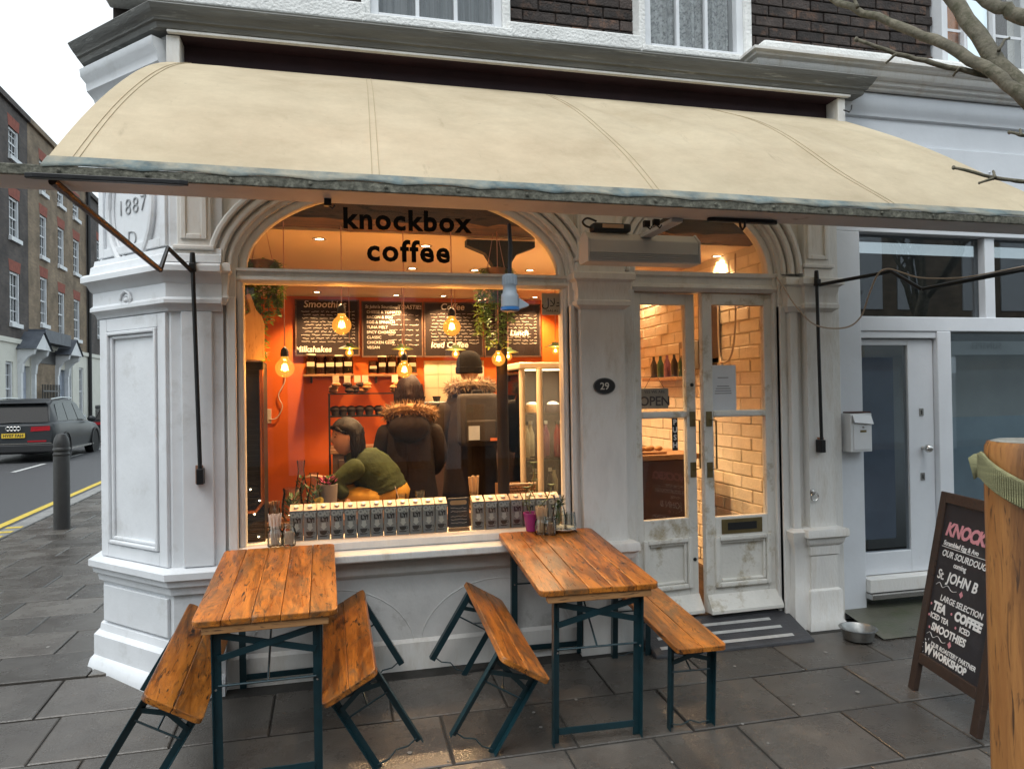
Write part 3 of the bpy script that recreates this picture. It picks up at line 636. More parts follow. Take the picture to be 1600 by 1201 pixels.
def house(name, label, s0, s1, h, bm, wins, ground_m, doors, gwins, gz=4.15, seed=0):
    t = thing(name, label, 'house', group='terraced houses across the side street')
    t.matrix_world = HM
    # walls as panels between the openings
    cols = sorted(set([s0, s1]+[a for w in wins for a in (w[0], w[1])]))
    q = MB(); 
    for a, b in zip(cols, cols[1:]):
        ws = sorted([w for w in wins if w[0] < (a+b)/2 < w[1]], key=lambda w: w[2]); z = gz
        for w in ws: q.box(a,b,0,.35,z,w[2]); z = w[3]
        q.box(a,b,0,.35,z,h)
    q.box(s0,s1,.35,9,.1,h-.3)
    q.build('wall', bm, t)
    gop = sorted([(a,b,.1,z1) for a,b,z1 in doors]+[(a,b,z0,z1) for a,b,z0,z1 in gwins])
    q = MB(); x = s0
    for a, b, z0, z1 in gop:
        q.box(x,a,-.02,.35,.1,gz); q.box(a,b,-.02,.35,z1,gz)
        if z0 > .2: q.box(a,b,-.02,.35,.1,z0)
        x = b
    q.box(x,s1,-.02,.35,.1,gz); q.box(s0,s1,-.09,0,gz-.12,gz+.06)
    q.build('ground_floor_front', ground_m, t)
    q = MB(); q.box(s0-.02,s1+.02,-.12,.4,h,h+.22); q.build('parapet_coping', bm, t)
    rf = MB(); rf.add([(s0,.4,h-.3),(s1,.4,h-.3),(s1,5,h+1.6),(s0,5,h+1.6)],[(0,1,2,3)]); rf = rf.build('roof', slate, t)
    MB().box(s1-.9,s1-.1,2.2,3.4,h-.3,h+2.6).build('chimney', bm, rf)
    for a, b, z0, z1 in wins+gwins:
        w = (a,b,z0,z1)
        fr = MB(); e = .09; zm = (z0+z1)/2
        fr.box(a,a+e,.03,.2,z0,z1); fr.box(b-e,b,.03,.2,z0,z1); fr.box(a+e,b-e,.06,.2,z1-e,z1); fr.box(a+e,b-e,.06,.2,z0,z0+e); fr.box(a+e,b-e,.08,.2,zm-.03,zm+.03)
        o = fr.build('window', white, t)
        MB().box(a-.06,b+.06,-.1,.06,z0-.16,z0-.002).build('sill', white, o)
        bars = MB(); 
        for k in (1,2): xb = a+e+(b-a-2*e)*k/3; bars.box(xb-.015,xb+.015,.10,.13,z0+e,z1-e)
        for k in (1,3): zb = z0+(z1-z0)*k/4; bars.box(a+e,b-e,.102,.128,zb-.015,zb+.015)
        bars.build('glazing_bar', white, o)
        MB().box(a+e,b-e,.13,.14,z0+e,z1-e).build('pane', wglass, o)
        MB().box(a+e,b-e,.25,.26,z0+e,z1-e).build('room_shade', room, o)
        if w in wins: MB().prism([(a-.02,z1),(b+.02,z1),(b+.10,z1+.42),(a-.10,z1+.42)], .012, -.004, Matrix(((1,0,0,0),(0,0,1,0),(0,1,0,0),(0,0,0,1)))).build('window_head', red_brick, t)
    for a, b, z1 in doors:
        d = MB().box(a,b,.12,.2,.1,z1).build('door', grey_door, t)
        for k in range(3): MB().box(a+.12,b-.12,.10,.125,.4+k*.85,.4+k*.85+.65).build('door_panel', grey_door, d, bevel=.02)
    return t
xs = lambda *p: [HP(px, py)[0] for px, py in p]
def wz(c0, c1, rows): return [(c0, c1, a, b) for a, b in rows]
rows = [(5.0,7.25),(8.45,10.35),(11.35,12.4)]
sA = HP(45,500)[0]; sB = HP(136,520)[0]
a0, a1 = HP(15,450)[0], HP(31,450)[0]
HH = HP(1,150)[1]
def rowz(px, spans): return [tuple(sorted((HP(px,y0)[1], HP(px,y1)[1]))) for y0, y1 in spans]
ww = a1-a0
winsA = wz(a0, a0+ww, rowz(22,((425,505),(310,372),(203,248))))+wz(a0-3.4, a0-3.4+ww, rowz(22,((425,505),(310,372),(203,248))))
cB = [HP(p,450)[0] for p in (63,91,115)]; cB1 = [HP(p,450)[0] for p in (74,101,124.5)]
winsB = []
for k, (px, sp_) in enumerate(((69,((434,507),(338,402),(255,303))),(96,((457,526),(357,416),(285,322))),(119,((468,530),(375,427),(315,342))))):
    winsB += wz(cB[k], cB1[k], rowz(px, sp_))
dA = (HP(30.5,640)[0], HP(48,640)[0]); dB = (HP(88,640)[0], HP(101,640)[0])
gzA = HP(20,531)[1]; 
house('terraced_house', 'dark brick terraced house with one visible column of white sash windows', a0-5.2, sA-.01, HH, bk_dark, winsA, cream,
      [(dA[0], dA[0]+1.15, 3.0)], [(HP(8,600)[0], HP(20,600)[0], 1.1, 3.1)], gz=gzA)
hb = house('terraced_house', 'brown brick terraced house with red window heads and three columns of sashes', sA+.01, sB-.01, HH, bk_brown, winsB, cream,
      [(dB[0], dB[0]+1.6, 3.0)], [(HP(106,600)[0], HP(113,600)[0], .9, 3.2), (HP(123,600)[0], HP(130,600)[0], .9, 3.2)], gz=gzA)
sC = HP(160,520)[0]
house('terraced_house', 'dark brick terraced house at the far end of the row, mostly hidden', sB+.01, sC+6, HH-.6, bk_dark, wz(sB+2,sB+3.2,[(5,7.1),(8.3,10.1)]), cream, [(sB+5,sB+6.1,3)], [], gz=gzA)
# passage between the two doors: brick archway with gate and notice boards, and pedimented porches
pw = MB(); pa, pb = HP(49,600)[0], HP(84,600)[0]
pw.box(pa,pb,-.05,-.03,.1,gzA-.5); pw = pw.build('passage_wall', bk_brown, hb)
gt = MB()
for i in range(12): x = pa+.3+(pb-pa-.6)*i/11; gt.bar((x,-.3,.1),(x,-.3,2.3),.03)
gt.box(pa+.3,pb-.3,-.32,-.28,.35,.41); gt.box(pa+.3,pb-.3,-.32,-.28,2.0,2.06); gt.build('passage_gate', black_metal, hb)
for i in range(4): MB().box(pa+.6+i*.55,pa+1.0+i*.55,-.36,-.33,1.0,1.55).build('notice_board', mat('notice_grey',(.3,.3,.32),.6) if i == 0 else bpy.data.materials['notice_grey'], hb)
MB().box(pa,pb,-.08,-.02,gzA-.75,gzA-.2).build('passage_sign', black, hb)
MB().box(pa-.3,pb+.3,-.6,.2,gzA+.05,gzA+.55).build('passage_canopy', slate, hb)
for (a, b) in (dA, dB):
    q = MB(); w = b-a+.5
    q.prism([(a-.30,gzA-.30),(b+.30,gzA-.30),((a+b)/2,gzA+.32)], -.65, 0, Matrix(((1,0,0,0),(0,0,1,0),(0,1,0,0),(0,0,0,1))))
    po = q.build('porch_pediment', white, hb)
    q = MB(); q.add([(a-.4,-.7,gzA-.3),((a+b)/2,-.7,gzA+.42),((a+b)/2,.0,gzA+.42),(a-.4,0,gzA-.3)],[(0,1,2,3)]); q.add([(b+.4,-.7,gzA-.3),((a+b)/2,-.7,gzA+.42),((a+b)/2,.0,gzA+.42),(b+.4,0,gzA-.3)],[(0,1,2,3)]); q.build('porch_roof', slate, hb)
    for x in (a-.14, b+.14):
        q = MB(); q.prism([(-.6,gzA-.31),(0,gzA-.31),(0,gzA-1.3),(-.16,gzA-1.2),(-.2,gzA-.85),(-.36,gzA-.62),(-.55,gzA-.5)], x-.11, x+.11, Matrix(((0,0,1,0),(1,0,0,0),(0,1,0,0),(0,0,0,1)))); q.box(x-.10,x+.10,-.14,0,.1,gzA-1.2); q.build('porch_bracket', white, hb)
MB().tube([HM @ Vector((sB,-.12,.1)), HM @ Vector((sB,-.12,HH))], .09, 8).build('drainpipe', black_metal, hb, True).matrix_parent_inverse = HM.inverted()
# area railings with spear heads
rl = thing('area_railing', 'black iron spearhead railing before the terraced houses', 'railing'); rl.matrix_world = HM
q0 = HP(101,640)[0]
for i in range(46):
    x = q0-1.0+i*.16
    MB().tube([(x,-1.5,.1),(x,-1.5,1.25),(x,-1.5,1.29),(x,-1.5,1.42)],[.016,.016,.035,.002],6).build('spear_bar', black_metal, rl)
MB().box(q0-1.0,q0+6.3,-1.52,-1.48,1.12,1.16).build('top_rail', black_metal, rl); MB().box(q0-1.0,q0+6.3,-1.52,-1.48,.25,.29).build('bottom_rail', black_metal, rl)

# ================================================================== BUILDING ACROSS THE MAIN STREET (stands behind the camera, shows in the glass)
ob = thing('opposite_shop', 'grey brick shop building opposite, seen only mirrored in the glass', 'building', (0,-15.5,0))
q = MB(); q.box(-24,-6,-6,0,-.5,11.5); q.box(-6,44,-6,0,2.7,8.2); q.box(-6,44,-6,-.4,-.5,2.7); q.build('wall', bk_brown, ob)
for i in range(11):
    x = -5+i*4.2
    MB().box(x,x+3.4,-.39,-.36,-.2,2.2).build('shop_window', mat('lit_display',(.28,.29,.28),.5,.3,1.2) if i == 0 else bpy.data.materials['lit_display'], ob)
    MB().box(x-.4,x,-.4,.02,-.5,2.9).build('pilaster', nwhite, ob)
    for k in range(2): MB().box(x+.4+k*1.6,x+1.4+k*1.6,-.02,.04,4.2,6.6).build('window', nwhite, ob)
sgn = MB().box(19.9,30,.02,.1,2.7,3.4).build('fascia_board', mat('pale_fascia',(.55,.6,.62),.5,.04), ob)
_sx = (Matrix.Translation((21.4,.105,2.9)) @ Matrix.Rotation(R(180),4,'Z') @ Matrix.Rotation(R(90),4,'X'))
text('SUNSPEL', .30, blk, sgn, _sx, 'sign_lettering', ext=.004, ax='CENTER', sp=1.15)
# ================================================================== STREET TREE AND STAKE
bark = mat('grey_green_bark', (.14,.125,.09), .85, .35, 14, .6, 60, col2=(.08,.075,.045), thr=.55, c2scale=22)
def cam_pt(px, py, Z):
    d = ray(px, py); return CAM + d*(Z/d.dot(FW))
tree = thing('street_tree', 'bare street tree with budding twigs reaching over the awning', 'tree', (2.0,-3.1,GZ(-3.1)))
tinv = Matrix.Translation((-2.0,3.1,-GZ(-3.1)))
def limb(pts, rs, nm='branch', knob=True):
    P = [tinv @ Vector(p) for p in pts]; out = []; ro = []
    for i in range(len(P)-1):
        for k in range(4):
            t = k/4; out.append(P[i].lerp(P[i+1], t)+Vector((random.uniform(-1,1),random.uniform(-1,1),random.uniform(-1,1)))*rs[i]*.28*(k > 0)); ro.append((rs[i]*(1-t)+rs[i+1]*t)*random.uniform(.93,1.1))
    out.append(P[-1]); ro.append(rs[-1])
    return MB().tube(out, ro, 9).build(nm, bark, tree, 'all')
limb([(2.0,-3.1,-.2),(2.02,-3.08,.8),(2.0,-3.05,1.7),(2.05,-3.0,2.3)], [.09,.075,.068,.062], 'trunk')
fork = (2.05,-3.0,2.3)
limb([fork, cam_pt(1720,260,2.55), cam_pt(1600,145,2.75), cam_pt(1530,55,2.9), cam_pt(1465,-30,3.05), cam_pt(1430,-150,3.3)], [.055,.045,.034,.032,.028,.02])
limb([fork, cam_pt(1760,300,2.5), cam_pt(1590,143,2.72), cam_pt(1540,105,2.8), cam_pt(1460,62,2.95), cam_pt(1390,35,3.05), cam_pt(1310,5,3.2), cam_pt(1260,-30,3.3)], [.05,.042,.024,.022,.02,.017,.014,.008])
limb([fork, cam_pt(1750,60,2.3), cam_pt(1600,27,2.45), cam_pt(1560,13,2.5), cam_pt(1500,-20,2.6), cam_pt(1450,-90,2.7)], [.05,.035,.026,.022,.018,.01])
limb([fork, (2.4,-3.3,3.2), (2.7,-3.5,4.2), (2.75,-3.6,5.2)], [.055,.05,.035,.015])
limb([fork, (2.6,-2.7,3.1), (3.4,-2.3,3.9), (4.3,-2.0,4.5)], [.05,.04,.028,.01])
def twig(pts, r, Z):
    p = [cam_pt(x,y,Z+i*.03) for i,(x,y) in enumerate(pts)]
    limb(p, [r*(1-.6*i/len(p)) for i in range(len(p))], 'twig')
    MB().ball(tinv @ p[-1], r*.75, 8, 6, (1,1,1.3)).build('bud', bark, tree, True)
twig([(1545,118),(1460,100),(1400,85),(1338,62)], .012, 2.85); twig([(1400,85),(1385,98)], .006, 2.85); twig([(1500,105),(1490,118)], .006, 2.85)
twig([(1680,290),(1600,284),(1555,278),(1490,262)], .008, 2.3); twig([(1555,278),(1552,268)], .005, 2.3); twig([(1553,279),(1530,286)], .005, 2.3)
twig([(1680,215),(1600,212),(1577,207)], .007, 2.3); twig([(1597,212),(1594,203)], .005, 2.3)
twig([(1560,80),(1570,62),(1577,60)], .006, 2.8); twig([(1340,12),(1331,-8)], .008, 3.1)
for k in range(60):   # fine crown above the frame, seen in reflections
    a = random.uniform(0,6.28); p0 = Vector((2.3+random.uniform(-.4,1.4), -3.2+random.uniform(-.5,1.0), random.uniform(3.2,4.8)))
    p1 = p0+Vector((math.cos(a)*.5, math.sin(a)*.5, random.uniform(.2,.6))); limb([p0, p0.lerp(p1,.5)+Vector((0,0,.06)), p1], [.012,.008,.003], 'twig')
# second bare tree by the far kerb: it stands behind the camera and shows mirrored in the upper panes
tr_b = thing('street_tree', 'bare forked street tree by the far kerb, mirrored in the dark panes', 'tree', (10.9,-7.2,GZ(-5.2)))
rgt = random.Random(21); tw = MB(); brs = []
def grow(p, d, r, L, lv):
    pts = [p]; q = p; dd = d.copy()
    for i in range(3):
        dd = (dd+Vector((rgt.uniform(-.22,.22),rgt.uniform(-.22,.22),rgt.uniform(-.05,.12)))).normalized(); q = q+dd*L/3; pts.append(q)
    rs_ = [r, r*.9, r*.78, r*.66]
    if lv < 2: MB().tube(pts, rs_, 8).build('branch' if lv else 'trunk', bark, tr_b, 'all')
    else: tw.tube(pts, rs_, 4)
    if lv < 5:
        for k in range(3 if lv else 2):
            a = rgt.uniform(0,6.28); sp_ = rgt.uniform(.35,.8); nd_ = (dd+Vector((math.cos(a),math.sin(a),.25))*sp_).normalized()
            grow(pts[-1] if k < 2 else pts[2], nd_, r*.62, L*.68, lv+1)
grow(Vector((0,0,-.1)), Vector((0,0,1)), .17, 2.3, 0)
tag(tw.build('twigs', bark, tr_b), kind='stuff')
# timber stake with a webbing tie
stake_w = wood('stake_timber', (.44,.20,.055), (.26,.10,.028), (.07,.03,.012), .5, .5, 'Z', 0, .8, .5)
sc_ = cam_pt(1624,900,1.55); stx, sty = sc_.x, sc_.y
st = thing('tree_stake', 'thick varnished timber tree stake with webbing tie beside the chalkboard', 'stake', (stx,sty,GZ(sty)))
topz = cam_pt(1590,690,1.55).z - GZ(sty)
rr_ = .093
def blob(k): return rr_*(1+.03*math.sin(k*1.3)+.02*math.cos(k*3.1))
q = MB(); vs = []; n = 28; lev = [-.3,.2,.5,.8,1.1,1.3,topz-.05,topz-.012,topz]
for j, z in enumerate(lev):
    for k in range(n):
        t = 2*math.pi*k/n; r_ = blob(k)*(1+.012*math.sin(z*5+k*.7))*(1 if j < len(lev)-2 else (.985 if j == len(lev)-2 else .93))
        vs.append((r_*math.cos(t), r_*math.sin(t), z))
fs = [(j*n+k, j*n+(k+1)%n, (j+1)*n+(k+1)%n, (j+1)*n+k) for j in range(len(lev)-1) for k in range(n)]+[tuple((len(lev)-1)*n+k for k in range(n))]
q.add(vs, fs).build('post', stake_w, st, True)
MB().lathe([(rr_*.90,0),(rr_*.8,.003),(.001,.004)], (0,0,topz+.0005), 24).build('weathered_top', mat('weathered_end_grain',(.22,.21,.18),.85,.3,30,.4), st, True)
web = mat('olive_webbing', (.28,.27,.14), .85, .25, 6, .6, 90, stretch=(1,1,14))
def ribbon(pts, w, th, nm, m_, par):
    vs = []; fs = []
    for (p, up) in pts:
        p = Vector(p); up = Vector(up).normalized()*w/2; vs += [tuple(p-up), tuple(p+up)]
    for i in range(len(pts)-1): fs.append((2*i,2*i+2,2*i+3,2*i+1))
    o = MB().add(vs, fs).build(nm, m_, par, True); sm = o.modifiers.new('thickness','SOLIDIFY'); sm.thickness = th; return o
to_cam = math.atan2(CAM.y-sty, CAM.x-stx)
pts = []
for i in range(26):
    t = to_cam - 1.75 + i*.13; r_ = rr_+.010
    zz = topz-.055 - .135*max(0, (i-4)/21)
    pts.append(((r_*math.cos(t), r_*math.sin(t), zz), (0,0,1)))
ribbon(pts, .058, .005, 'webbing_tie', web, st)
# ribs woven across the tie
q = MB()
for i in range(len(pts)*3-3):
    j = i//3; f = (i%3)/3; a = Vector(pts[j][0]).lerp(Vector(pts[j+1][0]), f); o_ = Vector((a.x,a.y,0)).normalized()*.003
    q.tube([a+o_-Vector((0,0,.026)), a+o_+Vector((0,0,.026))], .0017, 5)
q.build('webbing_rib', web, st, True)
t0 = to_cam-1.75; a = Vector(((rr_+.01)*math.cos(t0), (rr_+.01)*math.sin(t0), topz-.055))
ribbon([(a,(0,0,1)),(a+Vector((math.cos(t0)*.012+math.sin(t0)*.008, math.sin(t0)*.012-math.cos(t0)*.008,-.003)),(0,.2,1)),(a+Vector((math.cos(t0)*.024+math.sin(t0)*.006, math.sin(t0)*.024,-.012)),(0,.3,1))], .05, .006, 'frayed_tie_end', web, st)

# ================================================================== AWNING
aw = thing('awning', 'wide cream canvas awning with weathered front board over the shopfront', 'awning')
cream_cv = bpy.data.materials.new('cream_canvas'); cream_cv.use_nodes = True
n_, l_ = cream_cv.node_tree.nodes, cream_cv.node_tree.links; b_ = n_['Principled BSDF']; b_.inputs['Roughness'].default_value = .85
def _nz(sc, det, st=(1,1,1), ro=.6):
    t = n_.new('ShaderNodeTexCoord'); mp = n_.new('ShaderNodeMapping'); mp.inputs['Scale'].default_value = st; l_.new(t.outputs['Object'], mp.inputs['Vector'])
    q = n_.new('ShaderNodeTexNoise'); q.inputs['Scale'].default_value = sc; q.inputs['Detail'].default_value = det; q.inputs['Roughness'].default_value = ro; l_.new(mp.outputs[0], q.inputs['Vector']); return q.outputs[0]
def _rp(src, p0, p1, c0, c1):
    q = n_.new('ShaderNodeValToRGB'); q.color_ramp.elements[0].position = p0; q.color_ramp.elements[1].position = p1; q.color_ramp.elements[0].color = (*c0,1); q.color_ramp.elements[1].color = (*c1,1); l_.new(src, q.inputs[0]); return q.outputs[0]
def _mx(f, a, c):
    q = n_.new('ShaderNodeMix'); q.data_type = 'RGBA'; l_.new(f, q.inputs[0]); l_.new(a, q.inputs[6]); q.inputs[7].default_value = (*c,1); return q.outputs[2]
c_ = _rp(_nz(1.6,9,(1,1,1.6),.75), .32, .68, (.50,.41,.275), (.68,.58,.41))
c_ = _mx(_rp(_nz(5,6,(2.5,.5,.5),.7), .62, .75, (0,0,0), (.5,.5,.5)), c_, (.36,.29,.19))
c_ = _mx(_rp(_nz(16,3,(1,2,2),.5), .74, .78, (0,0,0), (.5,.5,.5)), c_, (.25,.2,.14))
l_.new(c_, b_.inputs['Base Color'])
bp_ = n_.new('ShaderNodeBump'); bp_.inputs['Strength'].default_value = .25; bp_.inputs['Distance'].default_value = .01; l_.new(_nz(3,6,(3,1,1),.65), bp_.inputs['Height']); l_.new(bp_.outputs[0], b_.inputs['Normal'])
tl_ = n_.new('ShaderNodeBsdfTranslucent'); l_.new(c_, tl_.inputs[0]); ms_ = n_.new('ShaderNodeMixShader'); ms_.inputs[0].default_value = .25
l_.new(b_.outputs[0], ms_.inputs[1]); l_.new(tl_.outputs[0], ms_.inputs[2]); l_.new(ms_.outputs[0], n_['Material Output'].inputs[0])
XL0, XR0, XL1, XR1 = -.83, 3.42, -1.06, 3.98
Y0, Z0, Y1, Z1 = -.09, 3.545, -1.345, 2.574
def canopy(u, v):
    x = (XL0+(XR0-XL0)*u)*(1-v) + (XL1+(XR1-XL1)*u)*v
    y = Y0+(Y1-Y0)*v; z = Z0+(Z1-Z0)*v
    bul = .075*math.sin(math.pi*v**.9)*(1-.55*u)
    edge = 1 - .0*u
    z += bul*edge; y -= bul*.55*edge
    z += (.012*math.sin(u*9+v*3)+.008*math.sin(u*23+v*7+1))*math.sin(math.pi*v)
    for s0, amp, k in ((.06,.014,.3),(.13,-.016,.75),(.20,.012,.6),(.30,-.022,.5),(.40,.015,.8),(.52,-.03,.9),(.58,.018,.7),(.66,-.024,.8),(.74,.014,.5),(.82,-.022,.7),(.91,.016,.4)):   # diagonal drags in the cloth
        d = (u - s0 - k*.16*v); z += amp*math.exp(-(d/(.014+.02*v))**2)*math.sin(math.pi*min(1,v*1.05))
    return (x, y, z)
NU, NV = 150, 40
vs = [canopy(i/NU, j/NV) for j in range(NV+1) for i in range(NU+1)]
fs = [(j*(NU+1)+i, j*(NU+1)+i+1, (j+1)*(NU+1)+i+1, (j+1)*(NU+1)+i) for j in range(NV) for i in range(NU)]
cvs = MB().add(vs, fs).build('canopy', cream_cv, aw, 'all')
hem_m = mat('faded_blue_hem', (.11,.15,.155), .85, .5, 9, .3, 40, col2=(.34,.30,.22), thr=.55, soft=.16, c2scale=6)
q = MB(); vs = []; n = 220
for i in range(n+1):
    u = i/n; p = Vector(canopy(u, .972)); e = Vector(canopy(u, 1)); s_ = .010*abs(math.sin(u*math.pi*15))
    wob = .022*math.sin(u*17)*.4
    a = p+(p-e)*(.2+wob*8)*1+Vector((0,-.005,.005)); vs += [tuple(a), tuple(p.lerp(e,.6)+Vector((0,-.007,.003))), tuple(e+Vector((0,-.012,-.002+s_*.9))), tuple(e+Vector((0,-.010,-.010+s_)))]
fs = [(4*i+k,4*i+4+k,4*i+5+k,4*i+1+k) for i in range(n) for k in range(3)]
q.add(vs, fs).build('hem', hem_m, aw, 'all')
seam_m = mat('seam_stitch', (.42,.34,.22), .9, .1)
def seam(u0, u1, w=.0022):
    pts = [Vector(canopy(u0+(u1-u0)*j/30, .02+.95*j/30))+Vector((0,-.001,.0015)) for j in range(31)]
    return MB().tube(pts, w, 5)
for a, b in ((.0165,.0165),(.021,.021),(.243,.243),(.249,.249),(.50,.50),(.506,.506),(.76,.76),(.766,.766)): seam(a, b, .0016).build('seam', seam_m, aw, True)
grey_board = mat('grey_underside_paint', (.52,.51,.50), .6, .1, 3, .15, 40, col2=(.22,.21,.2), thr=.68, c2scale=6)
edge_m = mat('mossy_board_edge', (.17,.165,.13), .85, .5, 22, .6, 60, col2=(.06,.06,.045), thr=.52, soft=.12, c2scale=40)
MB().box(-1.6,4.7,-1.335,-1.12,2.535,2.568).build('front_board', grey_board, aw, bevel=.004)
MB().box(-1.6,4.7,-1.352,-1.336,2.531,2.572).build('front_board_edge', edge_m, aw, bevel=.004)
for i in range(17):
    x = -1.0+i*.305; MB().lathe([(.008,0),(.008,.004),(.003,.006)], n=8, mat=Matrix.Translation((x,-1.352,2.553)) @ Matrix.Rotation(R(90),4,'X')).build('stud', edge_m, aw)
def plate(px0, px1, py): 
    a, b = PZ(px0, py, 2.533), PZ(px1, py, 2.533); yc = (a.y+b.y)/2
    return MB().prism([(a.x,yc-.008),(a.x+.03,yc-.016),(b.x-.03,yc-.016),(b.x,yc-.006),(b.x,yc+.006),(b.x-.03,yc+.016),(a.x+.03,yc+.016),(a.x,yc+.008)], 2.515, 2.534)
plate(48,290,277).build('arm_plate', black_metal, aw, bevel=.003); plate(1100,1220,343).build('arm_plate', black_metal, aw, bevel=.003)
h0 = PZ(1160,345,2.515); MB().tube([h0+Vector((-.014,0,.004)),h0+Vector((-.012,0,-.03)),h0+Vector((0,0,-.045)),h0+Vector((.012,0,-.03)),h0+Vector((.014,0,.004))],.006,6).build('plate_loop', black_metal, aw, True)
# left arm: bar, dog-leg and wall rod
pe = PY(250,422,-.42); pk = PY(262,387,-.36); pb_ = PY(300,424,-.19); pt = PZ(82,283,2.525)
MB().tube([pt, pt.lerp(pe,.3), pe], [.017,.015,.0135], 8).build('arm_bar', rust_metal, aw, True)
MB().tube([pe+Vector((0,0,-.004)), pk, pb_], .012, 8).build('arm_linkage', black_metal, aw, True)
def wallrod(px, y0, y1, px1, side):
    a = PY(px,y0,-.19); b = PY(px1,y1,-.17)
    o = MB().tube([a, b], .0115, 8).build('wall_rod', black_metal, aw, True)
    MB().box(a.x-.016,a.x+.016,-.215,-.125,a.z-.02,a.z+.015).tube([(a.x,-.19,a.z-.03),(a.x,-.19,a.z+.075)],[.02,.014],8).build('rod_bracket', black_metal, o, bevel=.004)
    MB().box(b.x-.018,b.x+.018,-.19,-.13,b.z-.05,b.z+.035).build('rod_foot', black_metal, o, bevel=.004)
    MB().box(b.x-.03*(side<0)-.0,b.x+.035*(side>0)+.005,-.14,-.115,b.z-.05,b.z+.05).build('timber_block', mat('block_timber',(.3,.15,.09),.7,.2) if side < 0 else bpy.data.materials['block_timber'], o)
wallrod(301,416,742,313,-1); wallrod(1276,440,695,1284,1)
ra, rb, rc_, rd = PY(1280,445,-.19), PY(1392,424,-.50), PY(1440,452,-.62), PY(1600,421,-.95)
re = rd+(rd-rc_)*.55; re.z = 2.53
MB().tube([ra, rb], .012, 8).build('arm_linkage', black_metal, aw, True); MB().tube([rb, rc_], .012, 8).build('arm_linkage', black_metal, aw, True)
MB().tube([rc_, rd, re], [.012,.014,.016], 8).build('arm_bar', black_metal, aw, True)
# small hooks under the board and on the cheek
for px, py in ((512,313),(1010,347),(1025,345)):
    h = PZ(px,py,2.53); MB().box(h.x-.015,h.x+.015,h.y-.012,h.y+.012,2.505,2.536).tube([h+Vector((0,0,-.02)),h+Vector((.02,0,-.035)),h+Vector((.03,0,-.02))],.004,6).build('hook', black_metal, aw)
h = PY(1318,172,-.16); MB().tube([h,h+Vector((.03,-.02,-.02)),h+Vector((.045,-.02,0)),h+Vector((.05,-.02,.03))],.005,6).build('cheek_hook', black_metal, aw, True)
# supply cable draped along the right arm
cab = mat('cream_cable', (.45,.36,.28), .6, .1)
pts = [PY(1212,432,-.09),PY(1225,450,-.12),PY(1245,480,-.16),PY(1275,508,-.2),PY(1320,512,-.25),PY(1345,495,-.3),PY(1358,460,-.4),PY(1372,428,-.48),PY(1388,420,-.5),PY(1410,426,-.55),PY(1440,434,-.62),PY(1500,434,-.75),PY(1560,424,-.88),PY(1640,408,-1.0)]
def smooth_path(P, k=5):
    P = [Vector(p) for p in P]; out = []
    for i in range(len(P)-1):
        p0, p1, p2, p3 = P[max(i-1,0)], P[i], P[i+1], P[min(i+2,len(P)-1)]
        for j in range(k):
            t = j/k; out.append(.5*((2*p1)+(p2-p0)*t+(2*p0-5*p1+4*p2-p3)*t*t+(3*p1-p0-3*p2+p3)*t**3))
    return out+[P[-1]]
tag(MB().tube(smooth_path(pts), .0052, 6).build('power_cable', cab, None, 'all'), 'cream power cable looping from the door arch along the awning arm', 'cable')

# ================================================================== HEATER AND CONNECTOR UNDER THE AWNING
alu = mat('painted_aluminium', (.50,.49,.47), .45, .06, 6)
ha, hb_ = PY(915,402,-.72), PY(1082,388,-.72)
hw_ = (hb_.x-ha.x); hz = PY(1000,414,-.72).z
ht = thing('patio_heater', 'pale grey ribbed infrared heater hung above the cafe door', 'heater', (ha.x,-.72,hz))
q = MB(); pr = [(-.07,0),(.06,0),(.075,.02),(.075,.05),(.05,.15),(-.02,.165),(-.07,.12)]
q.prism(pr, 0, hw_, Matrix(((0,0,1,0),(1,0,0,0),(0,1,0,0),(0,0,0,1)))).build('housing', alu, ht, bevel=.006)
for x in (-.012, hw_): MB().prism([(a*1.04,b*1.04) for a,b in pr], x, x+.012, Matrix(((0,0,1,0),(1,0,0,0),(0,1,0,0),(0,0,0,1)))).build('end_cap', alu, ht, bevel=.003)
for i in range(5): MB().box(.0,hw_,-.078,-.068,.004+i*.011,.009+i*.011).build('rib', alu, ht)
MB().box(.03,.25,-.05,.03,.168,.215).build('driver_box', black, ht, bevel=.015)
MB().box(.08,.2,-.056,-.05,.185,.205).build('rating_label', mat('rating_label',(.45,.3,.2),.6), ht)
MB().box(.30,.36,-.03,.02,.16,2.54-hz).box(.30,.36,-.42,.02,2.535-hz-.02,2.533-hz).build('hanger', alu, ht)
MB().tube(smooth_path([(.04,-.01,.19),(.0,-.01,.2),(-.02,-.02,.22),(.0,-.04,.235),(.05,-.04,.22)]), .006, 6).build('lead', black, ht, True)
ct, cb2 = PY(797,350,-1.14), PY(797,486,-1.14); L = ct.z-cb2.z
pc = thing('power_connector', 'grey and blue industrial power connector hanging on a black cable', 'connector', (cb2.x,-1.14,cb2.z))
grey_pl = mat('grey_plastic', (.33,.38,.43), .45, .06); blue_pl = mat('blue_plastic', (.03,.16,.42), .4, .08)
MB().lathe([(.034,.018),(.041,.02),(.041,.06),(.040,.075),(.033,.085),(.030,.115),(.033,.12),(.033,.165),(.028,.17),(.001,.171)], n=20).build('body', grey_pl, pc, True)
rb2 = MB()
for k in range(16): t = 2*math.pi*k/16; rb2.box(-.0025,.0025,.032,.036,.122,.164,Matrix.Rotation(t,4,'Z'))
rb2.build('grip_rib', grey_pl, pc)
MB().lathe([(.001,0),(.038,0),(.044,.004),(.044,.018),(.034,.019)], n=20).build('cap', blue_pl, pc, True)
